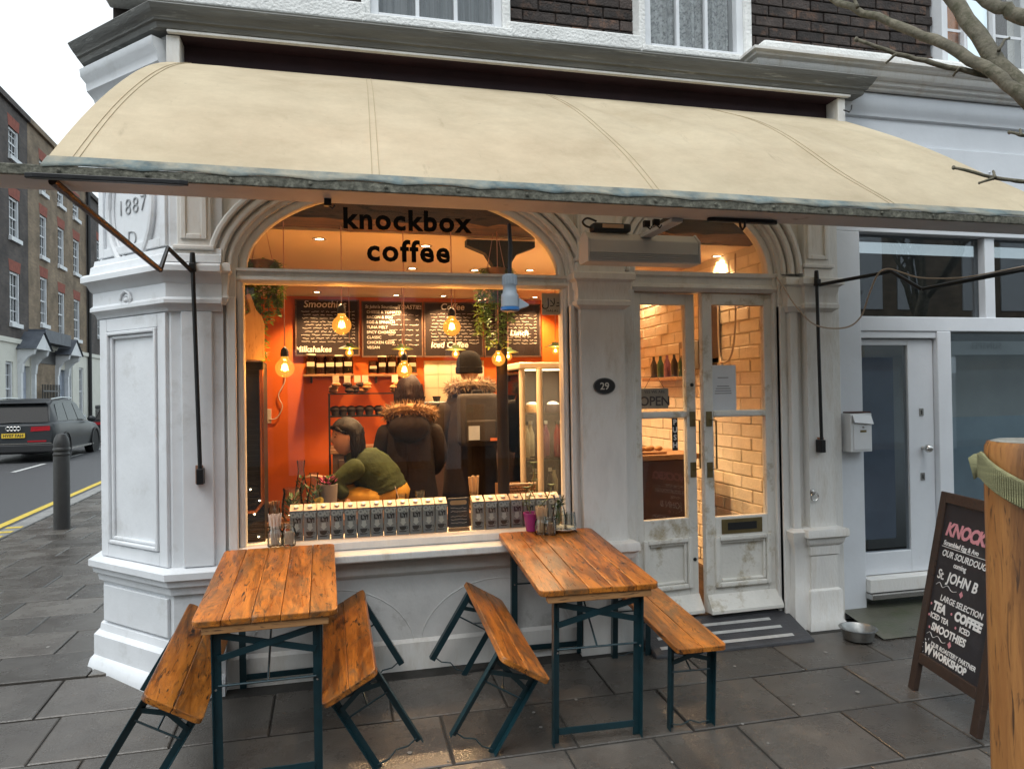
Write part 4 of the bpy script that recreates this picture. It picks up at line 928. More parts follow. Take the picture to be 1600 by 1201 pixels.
MB().prism([(.036,.005),(.085,.022),(.088,.03),(.04,.06)], -.02, .02, Matrix(((1,0,0,0),(0,0,1,0),(0,1,0,0),(0,0,0,1)))).build('flap', grey_pl, pc, bevel=.003)
MB().tube([(0,0,.165),(.004,0,.25),(.006,0,.3),(.002,0,L)], .0095, 8).build('cable', black, pc, True)
# ================================================================== TABLES AND BENCHES
pine = wood('varnished_pine', (.58,.205,.027), (.30,.088,.013), (.03,.016,.009), .25, .8, 'Y', .18)
pine2 = wood('varnished_pine_bench', (.56,.205,.03), (.30,.092,.015), (.035,.018,.01), .28, .7, 'Y', .14)
batten = wood('pale_batten', (.42,.22,.09), (.32,.15,.055), (.12,.06,.03), .5, 0, 'X', .1)
SL = math.atan(.068)
def plank_mesh(w, L, th, rl=0, rr=0):
    """a plank with rounded outer corners on the left and/or right long side"""
    pts = []
    def corner(cx, cy, r, a0):
        if r: pts.extend((cx+r*math.cos(a0+R(90)*i/5), cy+r*math.sin(a0+R(90)*i/5)) for i in range(6))
        else: pts.append((cx, cy))
    hw, hl = w/2, L/2
    corner(hw-rr, hl-rr, rr, 0); corner(-hw+rl, hl-rl, rl, R(90)); corner(-hw+rl, -hl+rl, rl, R(180)); corner(hw-rr, -hl+rr, rr, R(270))
    return MB().prism(pts, 0, th).mesh('plank')
def make_table():
    t = bpy.data.objects.new('beer_table', None); COL.objects.link(t)
    W_, L_, H_ = .59, 1.075, .765; n = 5; pw_ = W_/n
    for i in range(n):
        me = plank_mesh(pw_-.0016, L_, .028, .035 if i == 0 else 0, .035 if i == n-1 else 0); me.materials.append(pine)
        link('plank', me, t, bevel=.004, loc=(-W_/2+pw_*(i+.5), 0, H_-.028+(.0007*((i*7)%3))))
    for y in (-L_/2+.03, L_/2-.03, 0): MB().box(-.255,.255,y-.022,y+.022,H_-.062,H_-.0282).build('batten', batten, t, bevel=.003)
    for s in (-1, 1):
        y = s*(L_/2-.045)
        for x in (-.205, .205):
            q = MB(); o = .014 if x < 0 else -.014
            q.box(x-.018,x+.018,y-.0025*0-.019*s-.002,y-.019*s+.002,0,H_-.063); q.box(x-.018 if x < 0 else x+.014, x-.014 if x < 0 else x+.018, y-.019, y+.019, 0, H_-.0632)
            q.build('leg', green_steel, t)
        yb = y-.012*s
        MB().bar((-.20,yb,H_-.085),(.20,yb,H_-.185),.006,.028).build('cross_brace', green_steel, t)
        MB().bar((-.20,yb+.007*s,H_-.185),(.20,yb+.007*s,H_-.085),.006,.028).build('cross_brace', green_steel, t)
        MB().tube([(-.20,yb,.46),(.20,yb,.46)], .005, 6).build('tie_rod', green_steel, t, True)
        MB().bar((-.19,yb,.06),(.19,yb,.06),.006,.032).build('foot_bar', green_steel, t)
        MB().tube([(.0,yb,.46),(.0,s*.12,H_-.06)], .005, 6).build('folding_strut', green_steel, t, True)
        MB().box(-.05,.05,s*.12-.03,s*.12+.03,H_-.034,H_-.0284).build('strut_plate', green_steel, t)
        for x in (-.205,.205): MB().lathe([(.005,0),(.0045,.003),(.001,.004)],n=8,mat=Matrix.Translation((x,y-.0215*1,.46)) @ Matrix.Rotation(R(90),4,'X')).build('rivet', chrome, t, True)
    return t
def make_bench():
    t = bpy.data.objects.new('beer_bench', None); COL.objects.link(t)
    W_, L_, H_ = .26, 1.075, .455
    for i in range(2):
        me = plank_mesh(W_/2-.0015, L_, .027, .03 if i == 0 else 0, .03 if i else 0); me.materials.append(pine2)
        link('plank', me, t, bevel=.004, loc=(-W_/4+W_/2*i, 0, H_-.027+.0006*i))
    for s in (-1, 1):
        y = s*(L_/2-.115)
        for x in (-.105, .105):
            q = MB(); q.box(x-.016,x+.016,y-.018*s-.002,y-.018*s+.002,0,H_-.0274); q.box(x-.016 if x < 0 else x+.012, x-.012 if x < 0 else x+.016, y-.018, y+.018, 0, H_-.0276); q.build('leg', green_steel, t)
        yb = y-.012*s
        MB().bar((-.10,yb,H_-.06),(.10,yb,H_-.12),.005,.022).build('cross_brace', green_steel, t); MB().bar((-.10,yb+.006*s,H_-.12),(.10,yb+.006*s,H_-.06),.005,.022).build('cross_brace', green_steel, t)
        MB().tube([(-.10,yb,H_-.17),(.10,yb,H_-.17)], .0045, 6).build('tie_rod', green_steel, t, True)
        MB().tube([(-.10,yb,.02),(-.05,yb,.012),(0,yb,.03),(.05,yb,.012),(.10,yb,.02)], .0035, 6).build('foot_wire', green_steel, t, True)
        MB().tube([(0,yb,H_-.17),(0,s*.1,H_-.03)], .0045, 6).build('folding_strut', green_steel, t, True)
        MB().box(-.03,.03,s*.1-.03,s*.1+.03,H_-.033,H_-.0275).build('strut_plate', green_steel, t)
    return t
def pose(o, x, y, rz=0, tilt=0, piv=0):
    o.matrix_world = Matrix.Translation((x, y, GZ(y)+.004)) @ Matrix.Rotation(rz,4,'Z') @ Matrix.Rotation(SL,4,'X') @ Matrix.Rotation(tilt,4,'Y') @ Matrix.Translation((-piv,0,0))
t1 = make_table(); t2 = copy_tree(t1)
b1 = make_bench(); b2 = copy_tree(b1); b3 = copy_tree(b1); b4 = copy_tree(b1)
pose(t1, -.30, -.60, R(.8)); pose(t2, 1.228, -.60, R(-2.2))
tag(t1, 'orange pine beer table beside the corner pier, holding one straw jar and a glass jar', 'table', 'folding beer tables'); tag(t2, 'orange pine beer table by the cafe door, holding a pink pot and carafe', 'table', 'folding beer tables')
pose(b1, -.80, -.665, R(1), R(31), .105); tag(b1, 'pine bench tipped against the outer side of the table by the corner pier', 'bench', 'folding pine benches')
pose(b2, .17, -.665, R(.5), R(-29.5), -.105); tag(b2, 'pine bench tipped against the inner side of the table by the corner pier', 'bench', 'folding pine benches')
pose(b3, .695, -.665, R(-1.0), R(31), .105); tag(b3, 'pine bench tipped against the table nearest the cafe door', 'bench', 'folding pine benches')
pose(b4, 1.725, -.665, R(-2.4)); tag(b4, 'pine bench standing upright on its legs before the cafe doorstep', 'bench', 'folding pine benches')
# ---- things on the tables
def on_table(px, py):
    n = Vector((0,-math.sin(SL),math.cos(SL))); o = Vector((0,-.60,GZ(-.6)+.004))+n*.765
    return PP(px, py, o, n)+Vector((0,0,.001))
jglass = glass('jar_glass', (.93,.95,.94), 1.6, .02, .05)
paper = mat('kraft_paper', (.62,.50,.38), .8, .1, 12, rnd=.15); wstick = mat('birch_sticks', (.55,.38,.22), .7, .15, 12)
straw_m = mat('straw_paper', (.70,.58,.48), .75, .12, 30)
def jar(par, r, h, neck=.75, nm='jar', m_=None):
    return MB().lathe([(.001,0),(r*.92,0),(r,.006),(r,h*.62),(r*.97,h*.7),(r*neck,h*.82),(r*neck,h*.86),(r*neck*1.08,h*.88),(r*neck*1.08,h*.97),(r*neck,h),(r*neck*.94,h),(r*neck*.94,h*.82),(r*.9,h*.68),(r*.93,.01),(.001,.008)], n=20).build(nm, m_ or jglass, par, True)
def sticks(par, n, r, h, lean, m_, rad=.0032, nm='straw', z0=.012):
    for i in range(n):
        a = random.uniform(0,6.28); q = r*math.sqrt(random.random())*.8; b = a+random.uniform(-.5,.5)
        MB().tube([(q*.8*math.cos(a),q*.8*math.sin(a),z0),((q+lean)*math.cos(b),(q+lean)*math.sin(b),h*random.uniform(.93,1.03))], rad, 5).build(nm, m_, par)
p = on_table(430,853)
sj = thing('straw_jar', 'glass jar packed with pale paper straws on the table by the corner pier', 'jar', p); jar(sj, .043, .115); sticks(sj, 34, .032, .18, .012, straw_m)
p = on_table(452,852)
gj = thing('glass_jar', 'small glass jar holding sugar sachets beside the straw jar', 'jar', p); jar(gj, .037, .125, .8)
for i in range(5): MB().box(-.012,.012,-.0015,.0015,0,.07).build('sachet', paper, gj, loc=(random.uniform(-.015,.015),random.uniform(-.015,.015),.012), rot=(random.uniform(-.3,.3),random.uniform(-.35,.35),random.uniform(0,3)))
p = on_table(846,834)
sj = thing('stirrer_jar', 'glass jar of wooden stirrers on the table by the door', 'jar', p); jar(sj, .04, .11); sticks(sj, 40, .03, .165, .015, wstick, .0028, 'stirrer')
p = on_table(860,835)
nj = thing('sugar_jar', 'low glass jar of brown sugar sticks beside the wooden stirrers', 'jar', p); jar(nj, .037, .11, .85); sticks(nj, 22, .03, .07, .004, mat('brown_sachet',(.33,.19,.1),.7,.3,20), .005, 'sugar_stick')
p = on_table(831,829)
pk_ = thing('plant_pot', 'magenta pot with a leggy green plant on the table by the door', 'plant', p)
mag = mat('magenta_pot_plastic', (.32,.03,.16), .4, .12)
MB().lathe([(.001,0),(.035,0),(.05,.10),(.053,.102),(.053,.112),(.047,.112),(.045,.09),(.001,.085)], n=20).build('pot', mag, pk_, True)
leaf_m = mat('fresh_leaf', (.09,.15,.03), .5, .35, 20, col2=(.2,.16,.06), thr=.66)
stem_m = mat('plant_stem', (.13,.14,.04), .6, .2)
def leaf_at(q, c, d, L, w):
    d = Vector(d).normalized(); s_ = d.cross(Vector((0,0,1)));
    if s_.length < .1: s_ = Vector((1,0,0))
    s_.normalize(); u = s_.cross(d)
    c = Vector(c); pts = [c, c+d*L*.35+s_*w*.5+u*w*.12, c+d*L, c+d*L*.35-s_*w*.5+u*w*.12, c+d*L*.5-u*w*.05]
    q.add([tuple(v) for v in pts], [(0,1,4),(1,2,4),(2,3,4),(3,0,4)])
def leggy(par, stems, base_z):
    for st_ in stems:
        pts = [Vector(v) for v in st_]; MB().tube(smooth_path(pts,4), .003, 5).build('stem', stem_m, par, True)
        path = smooth_path(pts, 5); q = MB()
        for v in path[6::2]:
            for k in range(2):
                a = random.uniform(0,6.28); leaf_at(q, v, (math.cos(a),math.sin(a),random.uniform(-.2,.5)), random.uniform(.025,.045), random.uniform(.018,.03))
        for k in range(7): a = k*.9; leaf_at(q, path[-1], (math.cos(a),math.sin(a),.3), .035, .024)
        q.build('leaves', leaf_m, par)
leggy(pk_, [((0,0,.08),(-.015,0,.16),(.0,.0,.24),(.02,-.01,.33),(.015,0,.41)),((.01,0,.08),(-.02,.01,.14),(-.035,0,.2),(-.03,.0,.26)),((0,.01,.08),(.05,.0,.14),(.10,-.01,.2),(.13,0,.27))], .1)
p = on_table(880,829)
pl_ = thing('saucer', 'white saucer under a tumbler on the table by the door', 'saucer', p)
MB().lathe([(.001,.004),(.045,.003),(.05,0),(.055,.002),(.085,.016),(.086,.019),(.05,.009),(.001,.008)], n=28).build('dish', mat('white_china',(.75,.75,.73),.2,.02), pl_, True)
p2_ = p+Vector((.0,.0,.009))
cf = thing('glass_carafe', 'flared glass carafe holding leafy stems, standing on the saucer', 'carafe', p2_+Vector((-.02,.02,0)))
MB().lathe([(.001,0),(.04,0),(.044,.01),(.046,.06),(.036,.12),(.024,.16),(.026,.18),(.036,.205),(.034,.205),(.022,.178),(.02,.158),(.033,.118),(.042,.06),(.040,.012),(.001,.01)], n=20).build('vessel', jglass, cf, True)
for k in range(5):
    a = k*1.3; MB().tube([(0,0,.02),(.008*math.cos(a),.008*math.sin(a),.12),(.01*math.cos(a),.01*math.sin(a),.16)], .0025, 5).build('stem', stem_m, cf)
q = MB()
for k in range(26): a = random.uniform(0,6.28); leaf_at(q, (.012*math.cos(a),.012*math.sin(a),random.uniform(.05,.17)), (math.cos(a),math.sin(a),random.uniform(.2,1)), .045, .02)
q.build('leaves', mat('dark_leaf',(.03,.09,.02),.5,.3,20), cf)
tm = thing('glass_tumbler', 'cut glass tumbler upturned on the saucer by the carafe', 'tumbler', p2_+Vector((.045,-.01,0)))
MB().lathe([(.036,0),(.037,.02),(.03,.10),(.028,.105),(.001,.105),(.001,.095),(.026,.095),(.033,.02),(.033,0)], n=10).build('vessel', jglass, tm)

# ================================================================== CHALKBOARD, BOWL, LETTER BOX, FITTINGS
dk_wood = wood('dark_stained_frame', (.05,.026,.016), (.03,.016,.011), (.012,.008,.006), .5, 0, 'Z', .1)
slate_b = mat('chalkboard_black', (.018,.016,.019), .6, .3, 5, col2=(.035,.032,.035), thr=.6, c2scale=4)
chalk = mat('white_chalk', (.72,.71,.69), .9, .12, 60); pchalk = mat('pink_chalk', (.58,.24,.27), .9, .15, 60)
g0 = PZ(1421,1074,GZ(-1.05)); 
bd = -Vector((FW.x,FW.y,0)).normalized(); bn = Vector((bd.y,-bd.x,0));          # width runs towards the camera, face looks down the street
if bn.x > 0: bn = -bn
lean = R(11)
upv = (Vector((0,0,1))*math.cos(lean) - bn*math.sin(lean)); nn = bd.cross(upv).normalized()
if nn.x > 0: nn = -nn
ab = thing('chalkboard_sign', 'dark framed A board chalked with pink and white cafe lettering', 'sign')
upv = upv*1.05
ab.matrix_world = Matrix(((bd.x, upv.x, nn.x, g0.x), (bd.y, upv.y, nn.y, g0.y), (bd.z, upv.z, nn.z, g0.z), (0,0,0,1)))
BW, BH = .60, 1.06
# local x along the width, y up the board, z out of the face
fr = .055
for nm, a in (('frame_stile',(0,fr,0,BH)),('frame_stile',(BW-fr,BW,0,BH)),('frame_rail',(fr,BW-fr,BH-fr,BH)),('frame_rail',(fr,BW-fr,.155,.155+fr))):
    MB().box(a[0],a[1],a[2],a[3],-.02,.012).build(nm, dk_wood, ab, bevel=.004)
MB().box(fr,BW-fr,.155+fr,BH-fr,-.012,.0).build('chalk_panel', slate_b, ab)
bl_ = MB(); bl_.bar((.03,BH-.06,-.03),(.03,.03,-.42),.03,.02); bl_.bar((BW-.03,BH-.06,-.03),(BW-.03,.03,-.42),.03,.02); bl_.box(.045,BW-.045,.20,.24,-.352,-.332); bl_.build('rear_frame', dk_wood, ab)
def ch(b, s, x, y, m_=chalk, bold=0, sh=0, sp=1.0, rot=0): return text(b, s, m_, ab, Matrix.Translation((x,y,.0012)) @ Matrix.Rotation(rot,4,'Z'), 'chalk_lettering', bold=bold, ext=.0003, shear=sh, sp=sp)
ch('KNOCKBOX', .092, .085, .845, pchalk, .0045, .3, .95); ch('Scrambled Egg & Avo', .034, .085, .792, chalk, .001, .2)
ch('OUR SOURDOUGH', .046, .085, .735, chalk, .0008, .25); ch('coming', .036, .20, .695, chalk, .001, .1)
ch('St.', .07, .075, .615, chalk, .0005, .2, .9); ch('JOHN B', .072, .165, .615, chalk, .002, .25, 1.0)
ch('LARGE SELECTION', .042, .135, .512, chalk, .0008, .2); ch('TEA', .062, .085, .452, chalk, .0035, .2); ch('COFFEE', .062, .275, .452, chalk, .0035, .2)
ch('ICED TEA', .038, .075, .408, chalk, .0012, .1); ch('ICED', .038, .33, .408, chalk, .0012, .1); ch('SMOOTHIES', .054, .10, .35, chalk, .002, .2)
ch('OUR ROASTERY PARTNER', .032, .12, .270, chalk, .0008, .25); 
ch('W', .066, .072, .224, chalk, .004, .1) ; ch('WORKSHOP', .05, .15, .226, chalk, .0022, .15)
q = MB(); q.tube([(.075,.782,.0012),(.52,.786,.0012)], .0014, 4)
for yb, x0, x1 in ((.585,.08,.26),(.322,.07,.24)):
    q.tube(smooth_path([(x0,yb-.005,.0012),(x0+.03,yb+.011,.0012),(x0+.06,yb-.008,.0012),(x0+.10,yb+.010,.0012),(x0+.14,yb-.008,.0012),(x1,yb,.0012)]), .0013, 4)
for k in range(9): a = .6+k*.55; q.tube([(.105+.05*math.cos(a),.25+.04*math.sin(a),.0012),(.105+.06*math.cos(a),.25+.05*math.sin(a),.0012)], .0014, 4)
q.build('chalk_flourish', chalk, ab)
q = MB()
for x, yb in ((.30,.58),(.275,.322)): q.prism([(x-.016,yb),(x,yb+.018),(x+.016,yb),(x,yb-.018)], .0004, .0012)
for x, yb in ((.068,.475),(.25,.47),(.064,.416),(.30,.416),(.085,.356)): q.prism([(x+.007*math.cos(t*.785),yb+.007*math.sin(t*.785)) for t in range(8)], .0004, .0012)
q.build('chalk_diamond', pchalk, ab)
p = PZ(1341,997,GZ(-.35)+.012)
bowl_steel = mat('scuffed_steel', (.30,.30,.29), .38, .2, 20, metal=1)
db = thing('dog_bowl', 'empty stainless steel dog bowl on the wet pavement by the pilaster', 'bowl', p)
MB().lathe([(.001,.004),(.075,.004),(.085,0),(.09,.002),(.103,.062),(.116,.068),(.117,.071),(.104,.073),(.098,.066),(.08,.012),(.001,.012)], n=32).build('dish', bowl_steel, db, True)
lb = thing('letter_box', 'rusty white steel letter box on the wall by the pilaster', 'letter box', (3.445,-.021,1.24))
lw_ = mat('chipped_white_enamel', (.70,.71,.72), .4, .05, 4, .1, 30, col2=(.14,.06,.04), thr=.68, soft=.03, c2scale=6)
MB().box(0,.17,-.10,0,0,.265).build('body', lw_, lb, bevel=.004)
MB().box(.018,.162,-.106,-.1005,.015,.20).build('door', lw_, lb, bevel=.003); MB().add([(.014,-.125,.205),(.166,-.125,.19),(.166,-.1,.25),(.014,-.1,.26),(.014,-.104,.2),(.166,-.104,.186)],[(0,1,2,3),(0,4,5,1)]).build('flap', lw_, lb)
MB().box(.02,.165,-.098,.0,.268,.276).build('rusty_lid', mat('rust',(.09,.035,.025),.8,.3,20), lb)
MB().box(.07,.12,-.108,-.1065,.135,.15).build('name_slot', brass, lb); MB().lathe([(.008,0),(.007,.006),(.001,.007)],n=10,mat=Matrix.Translation((.095,-.107,.17)) @ Matrix.Rotation(R(90),4,'X')).build('lock', chrome, lb, True)
rg_ = PY(1270,776,-.13)
ri = thing('tether_ring', 'small steel tether ring screwed to the white pilaster', 'ring', (rg_.x,-.126,rg_.z))
MB().lathe([(.02,0),(.02,.006),(.008,.01),(.006,.025),(.001,.026)],n=12,mat=Matrix.Translation((0,0,.03)) @ Matrix.Rotation(R(90),4,'X')).build('boss', chrome, ri, True)
MB().tube([(.028*math.cos(t),-.024-.006*math.sin(t),.004+.028*math.sin(t)) for t in [2*math.pi*i/24 for i in range(25)]], .0042, 6, False).build('ring', chrome, ri, True)
pq = PY(944,603,-.122)
nq = thing('number_plaque', 'oval black house number plaque reading 29 on the pilaster', 'plaque', (pq.x,-.1205,pq.z))
def oval(a, b, y0, y1, nm, m_, par):
    pts = [(a*math.cos(2*math.pi*i/32), b*math.sin(2*math.pi*i/32)) for i in range(32)]
    return MB().prism(pts, y0, y1, Matrix(((1,0,0,0),(0,0,1,0),(0,1,0,0),(0,0,0,1)))).build(nm, m_, par, True)
oval(.073,.052,0,-.008,'rim',mat('plaque_rim',(.10,.10,.09),.4,.1),nq); oval(.067,.046,-.008,-.0105,'face',black,nq)
text('29', .062, mat('plaque_cream',(.6,.57,.5),.5), nq, Matrix.Translation((0,-.0112,-.021)) @ Matrix.Rotation(R(90),4,'X'), 'number', bold=.0008, ax='CENTER')
# notices on the doors
wp = mat('white_notice_paper', (.66,.68,.72), .7, .04, 5)
no = PY(1131,606,.0)
nt = thing('paper_notice', 'white printed paper notice taped inside the right door pane', 'notice', (no.x,-.0,no.z))
MB().box(-.098,.098,.010,.0115,-.165,.155).build('sheet', wp, nt)
q = MB()
for i, (w_, zz) in enumerate(((.04,.07),(.045,.012),(.055,-.004),(.06,-.02),(.062,-.036))): q.box(-w_,w_,.0085,.0098,zz-.0025,zz+.0025)
q.build('print_line', mat('grey_print',(.2,.2,.21),.8), nt)
bo_ = PY(1025,624,.05)
op = thing('open_sign', 'small pale hanging sign reading OPEN behind the left door pane', 'sign', (bo_.x,.07,bo_.z))
MB().box(-.10,.10,0,.006,-.062,.075).build('board', mat('cream_sign_board',(.42,.33,.24),.7,.15,8), op, bevel=.003)
dkbr = mat('dark_brown_print',(.05,.02,.015),.7)
text('OPEN', .088, dkbr, op, Matrix.Translation((0,-.0012,-.04)) @ Matrix.Rotation(R(90),4,'X'), 'lettering', bold=.0012, ax='CENTER', sp=.95)
text('YES WE ARE', .028, dkbr, op, Matrix.Translation((0,-.0012,.042)) @ Matrix.Rotation(R(90),4,'X'), 'lettering', ax='CENTER')
MB().tube([(-.07,.003,.075),(0,.003,.19),(.07,.003,.075)], .002, 5).build('cord', dkbr, op)
pu = PY(1060,678,.0)
ps = thing('push_sign', 'narrow black vertical sign with white letters PUSH on the left door', 'sign', (pu.x-.008,.034,pu.z))
MB().box(-.02,.02,.0,.003,-.11,.105).build('plate', black, ps)
wl_ = mat('white_print',(.75,.75,.74),.6,.02)
for i, c in enumerate('PUSH'): text(c, .05, wl_, ps, Matrix.Translation((0,-.0012,.062-i*.051)) @ Matrix.Rotation(R(90),4,'X'), 'lettering', bold=.0012, ax='CENTER')

# ================================================================== BOLLARD AND CARS
bo = PZ(97,826,GZ(1))
iron = mat('dark_cast_iron', (.022,.021,.02), .5, .25, 10, .2, 60)
bl = thing('bollard', 'dark domed cast iron bollard on the pavement corner', 'bollard', (bo.x,bo.y,GZ(1)))
bs = (PZ(97,826,GZ(1))-CAM).dot(FW)/F_PX          # metres per pixel there
H = 150*bs; r = 11*bs
MB().lathe([(r*1.05,-.05),(r*1.02,H*.75),(r*1.0,H*.76)], n=20).build('shaft', iron, bl, True)
MB().lathe([(r*1.0,H*.76),(r*1.08,H*.77),(r*1.08,H*.785),(r*.95,H*.795),(r*.95,H*.81),(r*1.08,H*.82),(r*1.08,H*.84),(r*.98,H*.85),(r*1.02,H*.89),(r*.9,H*.94),(r*.6,H*.985),(.001,H)], n=20).build('domed_cap', iron, bl, True)
def car(name, label, loc, rz, paint, L=5.05, W_=1.97, H_=1.74, plate_txt=None):
    t = thing(name, label, 'car', loc, (0,0,rz), 'parked cars')
    # body lofted from the tail (y=0) to the nose (y=L); half sections (x, z)
    hw = W_/2
    st_ = [(0.0,[(.55,.42),(.80,.45),(.90,.60),(.93,.85),(.90,.98),(.84,1.03)]), (.10,[(.55,.28),(.92,.36),(.975,.60),(.98,.86),(.94,1.04),(.86,1.08)]), (.45,[(.55,.24),(.95,.30),(.99,.60),(1.0,.90),(.955,1.08),(.86,1.12)]),
           (1.2,[(.55,.24),(.95,.28),(.985,.58),(1.0,.90),(.955,1.07),(.86,1.10)]),(2.4,[(.55,.24),(.95,.28),(.97,.58),(.985,.88),(.95,1.04),(.86,1.07)]),(3.4,[(.55,.24),(.95,.28),(.98,.58),(.99,.86),(.95,1.01),(.86,1.04)]),
           (4.3,[(.55,.24),(.94,.28),(.98,.55),(.98,.80),(.90,.93),(.80,.96)]),(4.85,[(.5,.26),(.86,.3),(.92,.52),(.90,.72),(.80,.82),(.7,.84)]),(5.05,[(.4,.34),(.70,.38),(.76,.52),(.74,.66),(.66,.72),(.5,.74)])]
    q = MB(); vs = []; fs = []
    for y, pr in st_:
        ring_ = [(-x*hw, y*L/5.05, z*H_/1.74) for x, z in pr][::-1]+[(x*hw, y*L/5.05, z*H_/1.74) for x, z in pr]; vs += ring_
    k = 12
    for i in range(len(st_)-1):
        for j in range(k): fs.append((i*k+j, i*k+(j+1)%k, (i+1)*k+(j+1)%k, (i+1)*k+j))
    fs += [tuple(range(k)), tuple((len(st_)-1)*k+j for j in range(k))[::-1]]
    q.add(vs, fs).build('body', paint, t, True, bevel=.02)
    kz = H_/1.74
    cab_ = [(.12,.82,1.06),(.42,.74,1.58),(.75,.71,1.70),(1.6,.71,1.74),(2.5,.70,1.71),(3.0,.70,1.60),(3.75,.80,1.05)]
    # roof skin and glass house
    low = [(.08,.86,1.05),(.3,.88,1.09),(.75,.88,1.09),(1.6,.87,1.08),(2.5,.87,1.06),(3.1,.87,1.05),(3.8,.82,1.03)]
    vs = []; fs = []
    for (y,x,z),(yl,xl,zl) in zip(cab_, low): vs += [(-xl*hw*1.02,yl,zl*kz-.02),(-x*hw,y,z*kz-.04),(-x*hw*.86,y,z*kz),(x*hw*.86,y,z*kz),(x*hw,y,z*kz-.04),(xl*hw*1.02,yl,zl*kz-.02)]
    for i in range(len(cab_)-1):
        for j in range(5): fs.append((i*6+j,i*6+j+1,(i+1)*6+j+1,(i+1)*6+j))
    fs += [tuple(range(6)), tuple((len(cab_)-1)*6+j for j in range(6))[::-1]]
    MB().add(vs, fs).build('cabin', paint, t, True)
    tint = mat('car_glass_'+name+str(int(loc[1])), (.006,.007,.008), .2, .1, 3, spec=.12)
    y0, z0, y1, z1 = .13, 1.10*kz, .37, 1.52*kz
    def on(yf, zf): return (y0+(y1-y0)*zf)
    MB().add([(-.80*hw,y0-.03,z0),(.80*hw,y0-.03,z0),(.70*hw,y1-.035,z1),(-.70*hw,y1-.035,z1)],[(0,1,2,3)]).build('rear_window', tint, t)
    MB().box(-.70*hw,.70*hw,.26,.5,1.60*kz,1.635*kz).build('roof_spoiler', paint, t, bevel=.015)
    for s in (-1,1):
        def sp_(y, z):   # point on the side glass plane, just proud
            tz = (z-1.07)/(1.66-1.07); return (s*hw*((.885*(1-tz)+.715*tz)+.012), y, z*kz)
        MB().add([sp_(.62,1.12),sp_(1.45,1.11),sp_(1.45,1.62),sp_(.78,1.58)],[(0,1,2,3)]).build('side_window', tint, t)
        MB().add([sp_(1.50,1.11),sp_(2.42,1.10),sp_(2.30,1.62),sp_(1.50,1.62)],[(0,1,2,3)]).build('side_window', tint, t)
        MB().add([sp_(2.48,1.10),sp_(3.35,1.09),sp_(2.75,1.56),sp_(2.37,1.61)],[(0,1,2,3)]).build('side_window', tint, t)
        MB().tube([(s*.70*hw,.6,1.715*kz),(s*.69*hw,1.6,1.765*kz),(s*.69*hw,2.5,1.735*kz)], .022, 6).build('roof_rail', chrome, t, True)
        MB().bar((s*hw*.90,.6,1.075*kz),(s*hw*.90,3.4,1.05*kz),.02,.03).build('window_trim', chrome, t)
        MB().bar((s*hw*.985,1.2,.31*kz),(s*hw*.985,3.7,.30*kz),.03,.05).build('sill_trim', chrome, t)
        MB().ball((s*(hw+.08),3.15,1.10*kz),.12,10,8,(1,.6,.75)).build('wing_mirror', paint, t, True)
        MB().add([(s*.40*hw,-.015,.86*kz),(s*.86*hw,-.005,.88*kz),(s*.955*hw,.10,.90*kz),(s*.955*hw,.16,1.0*kz),(s*.86*hw,-.0,1.0*kz),(s*.42*hw,-.015,.985*kz)],[(0,1,4,5),(1,2,3,4)]).build('tail_light', tail_m, t)
        MB().box(s*.55*hw-.22,s*.55*hw+.22,-.012,.03,.58*kz,.62*kz).build('reflector', tail_m, t)
        for y in (.95, 3.95):
            wx = s*(hw-.13); Mx = Matrix.Translation((wx,y,.37)) @ Matrix.Rotation(R(90)*s,4,'Y')
            w = MB().lathe([(.25,-.12),(.355,-.12),(.37,-.09),(.37,.09),(.355,.12),(.25,.125)], n=28, mat=Mx).build('wheel', tyre_m, t, True)
            MB().lathe([(.255,.10),(.25,.12),(.21,.10),(.06,.09),(.05,.11),(.001,.112)], n=20, mat=Mx).build('rim', rim_m, w, True)
            MB().lathe([(.37,.0),(.43,.0),(.44,.145),(.40,.147),(.37,.1)], n=28, mat=Mx).build('wheel_arch', black, t, True)
    MB().box(-.97*hw,.97*hw,-.03,.3,.30,.52).build('bumper', black, t, bevel=.03); MB().box(-.9*hw,.9*hw,-.035,.0,.53,.555).build('bumper_trim', chrome, t)
    MB().tube([(-.38*hw,.07,1.10*kz),(.1*hw,.10,1.115*kz)], .012, 6).build('rear_wiper', black, t)
    if plate_txt:
        pl = MB().box(-.27,.27,-.03,-.012,.70,.82).build('number_plate', mat('yellow_plate',(.6,.40,.03),.5,.03), t)
        text(plate_txt, .105, black, pl, Matrix.Translation((0,-.0315,.725)) @ Matrix.Rotation(R(90),4,'X'), 'plate_lettering', bold=.0025, ext=.001, ax='CENTER')
        for i in range(4): MB().tube([(-.12+i*.08+.05*math.cos(a),-.02,.945+.05*math.sin(a)) for a in [2*math.pi*k/16 for k in range(17)]], .009, 6, False).build('emblem_ring', chrome, t, True)
    return t
tail_m = mat('red_lamp_lens', (.32,.012,.02), .2, .1, 20, coat=.5); tyre_m = mat('tyre_rubber', (.012,.012,.012), .8, .2); rim_m = mat('alloy_rim', (.25,.25,.26), .35, .1, metal=.9)
paint1 = mat('grey_car_paint', (.028,.031,.034), .4, .08, 2, metal=0, coat=.08, spec=.25); paint2 = mat('dark_car_paint', (.012,.012,.014), .4, .1, 2, metal=0, coat=.08, spec=.25)
rza = math.atan2(-SD.x, SD.y)
c1p = cam_pt(86,640,19.4)
car('parked_car', 'grey estate car parked tail on with a yellow number plate', (c1p.x-.985, c1p.y, -.02), rza, paint1, plate_txt='HY07 FAH')
c2p = c1p+SD*8.2
car('parked_car', 'black saloon car parked beyond the grey estate car', (c2p.x-.3, c2p.y, -.02), rza, paint2, 4.7, 1.85, 1.46)
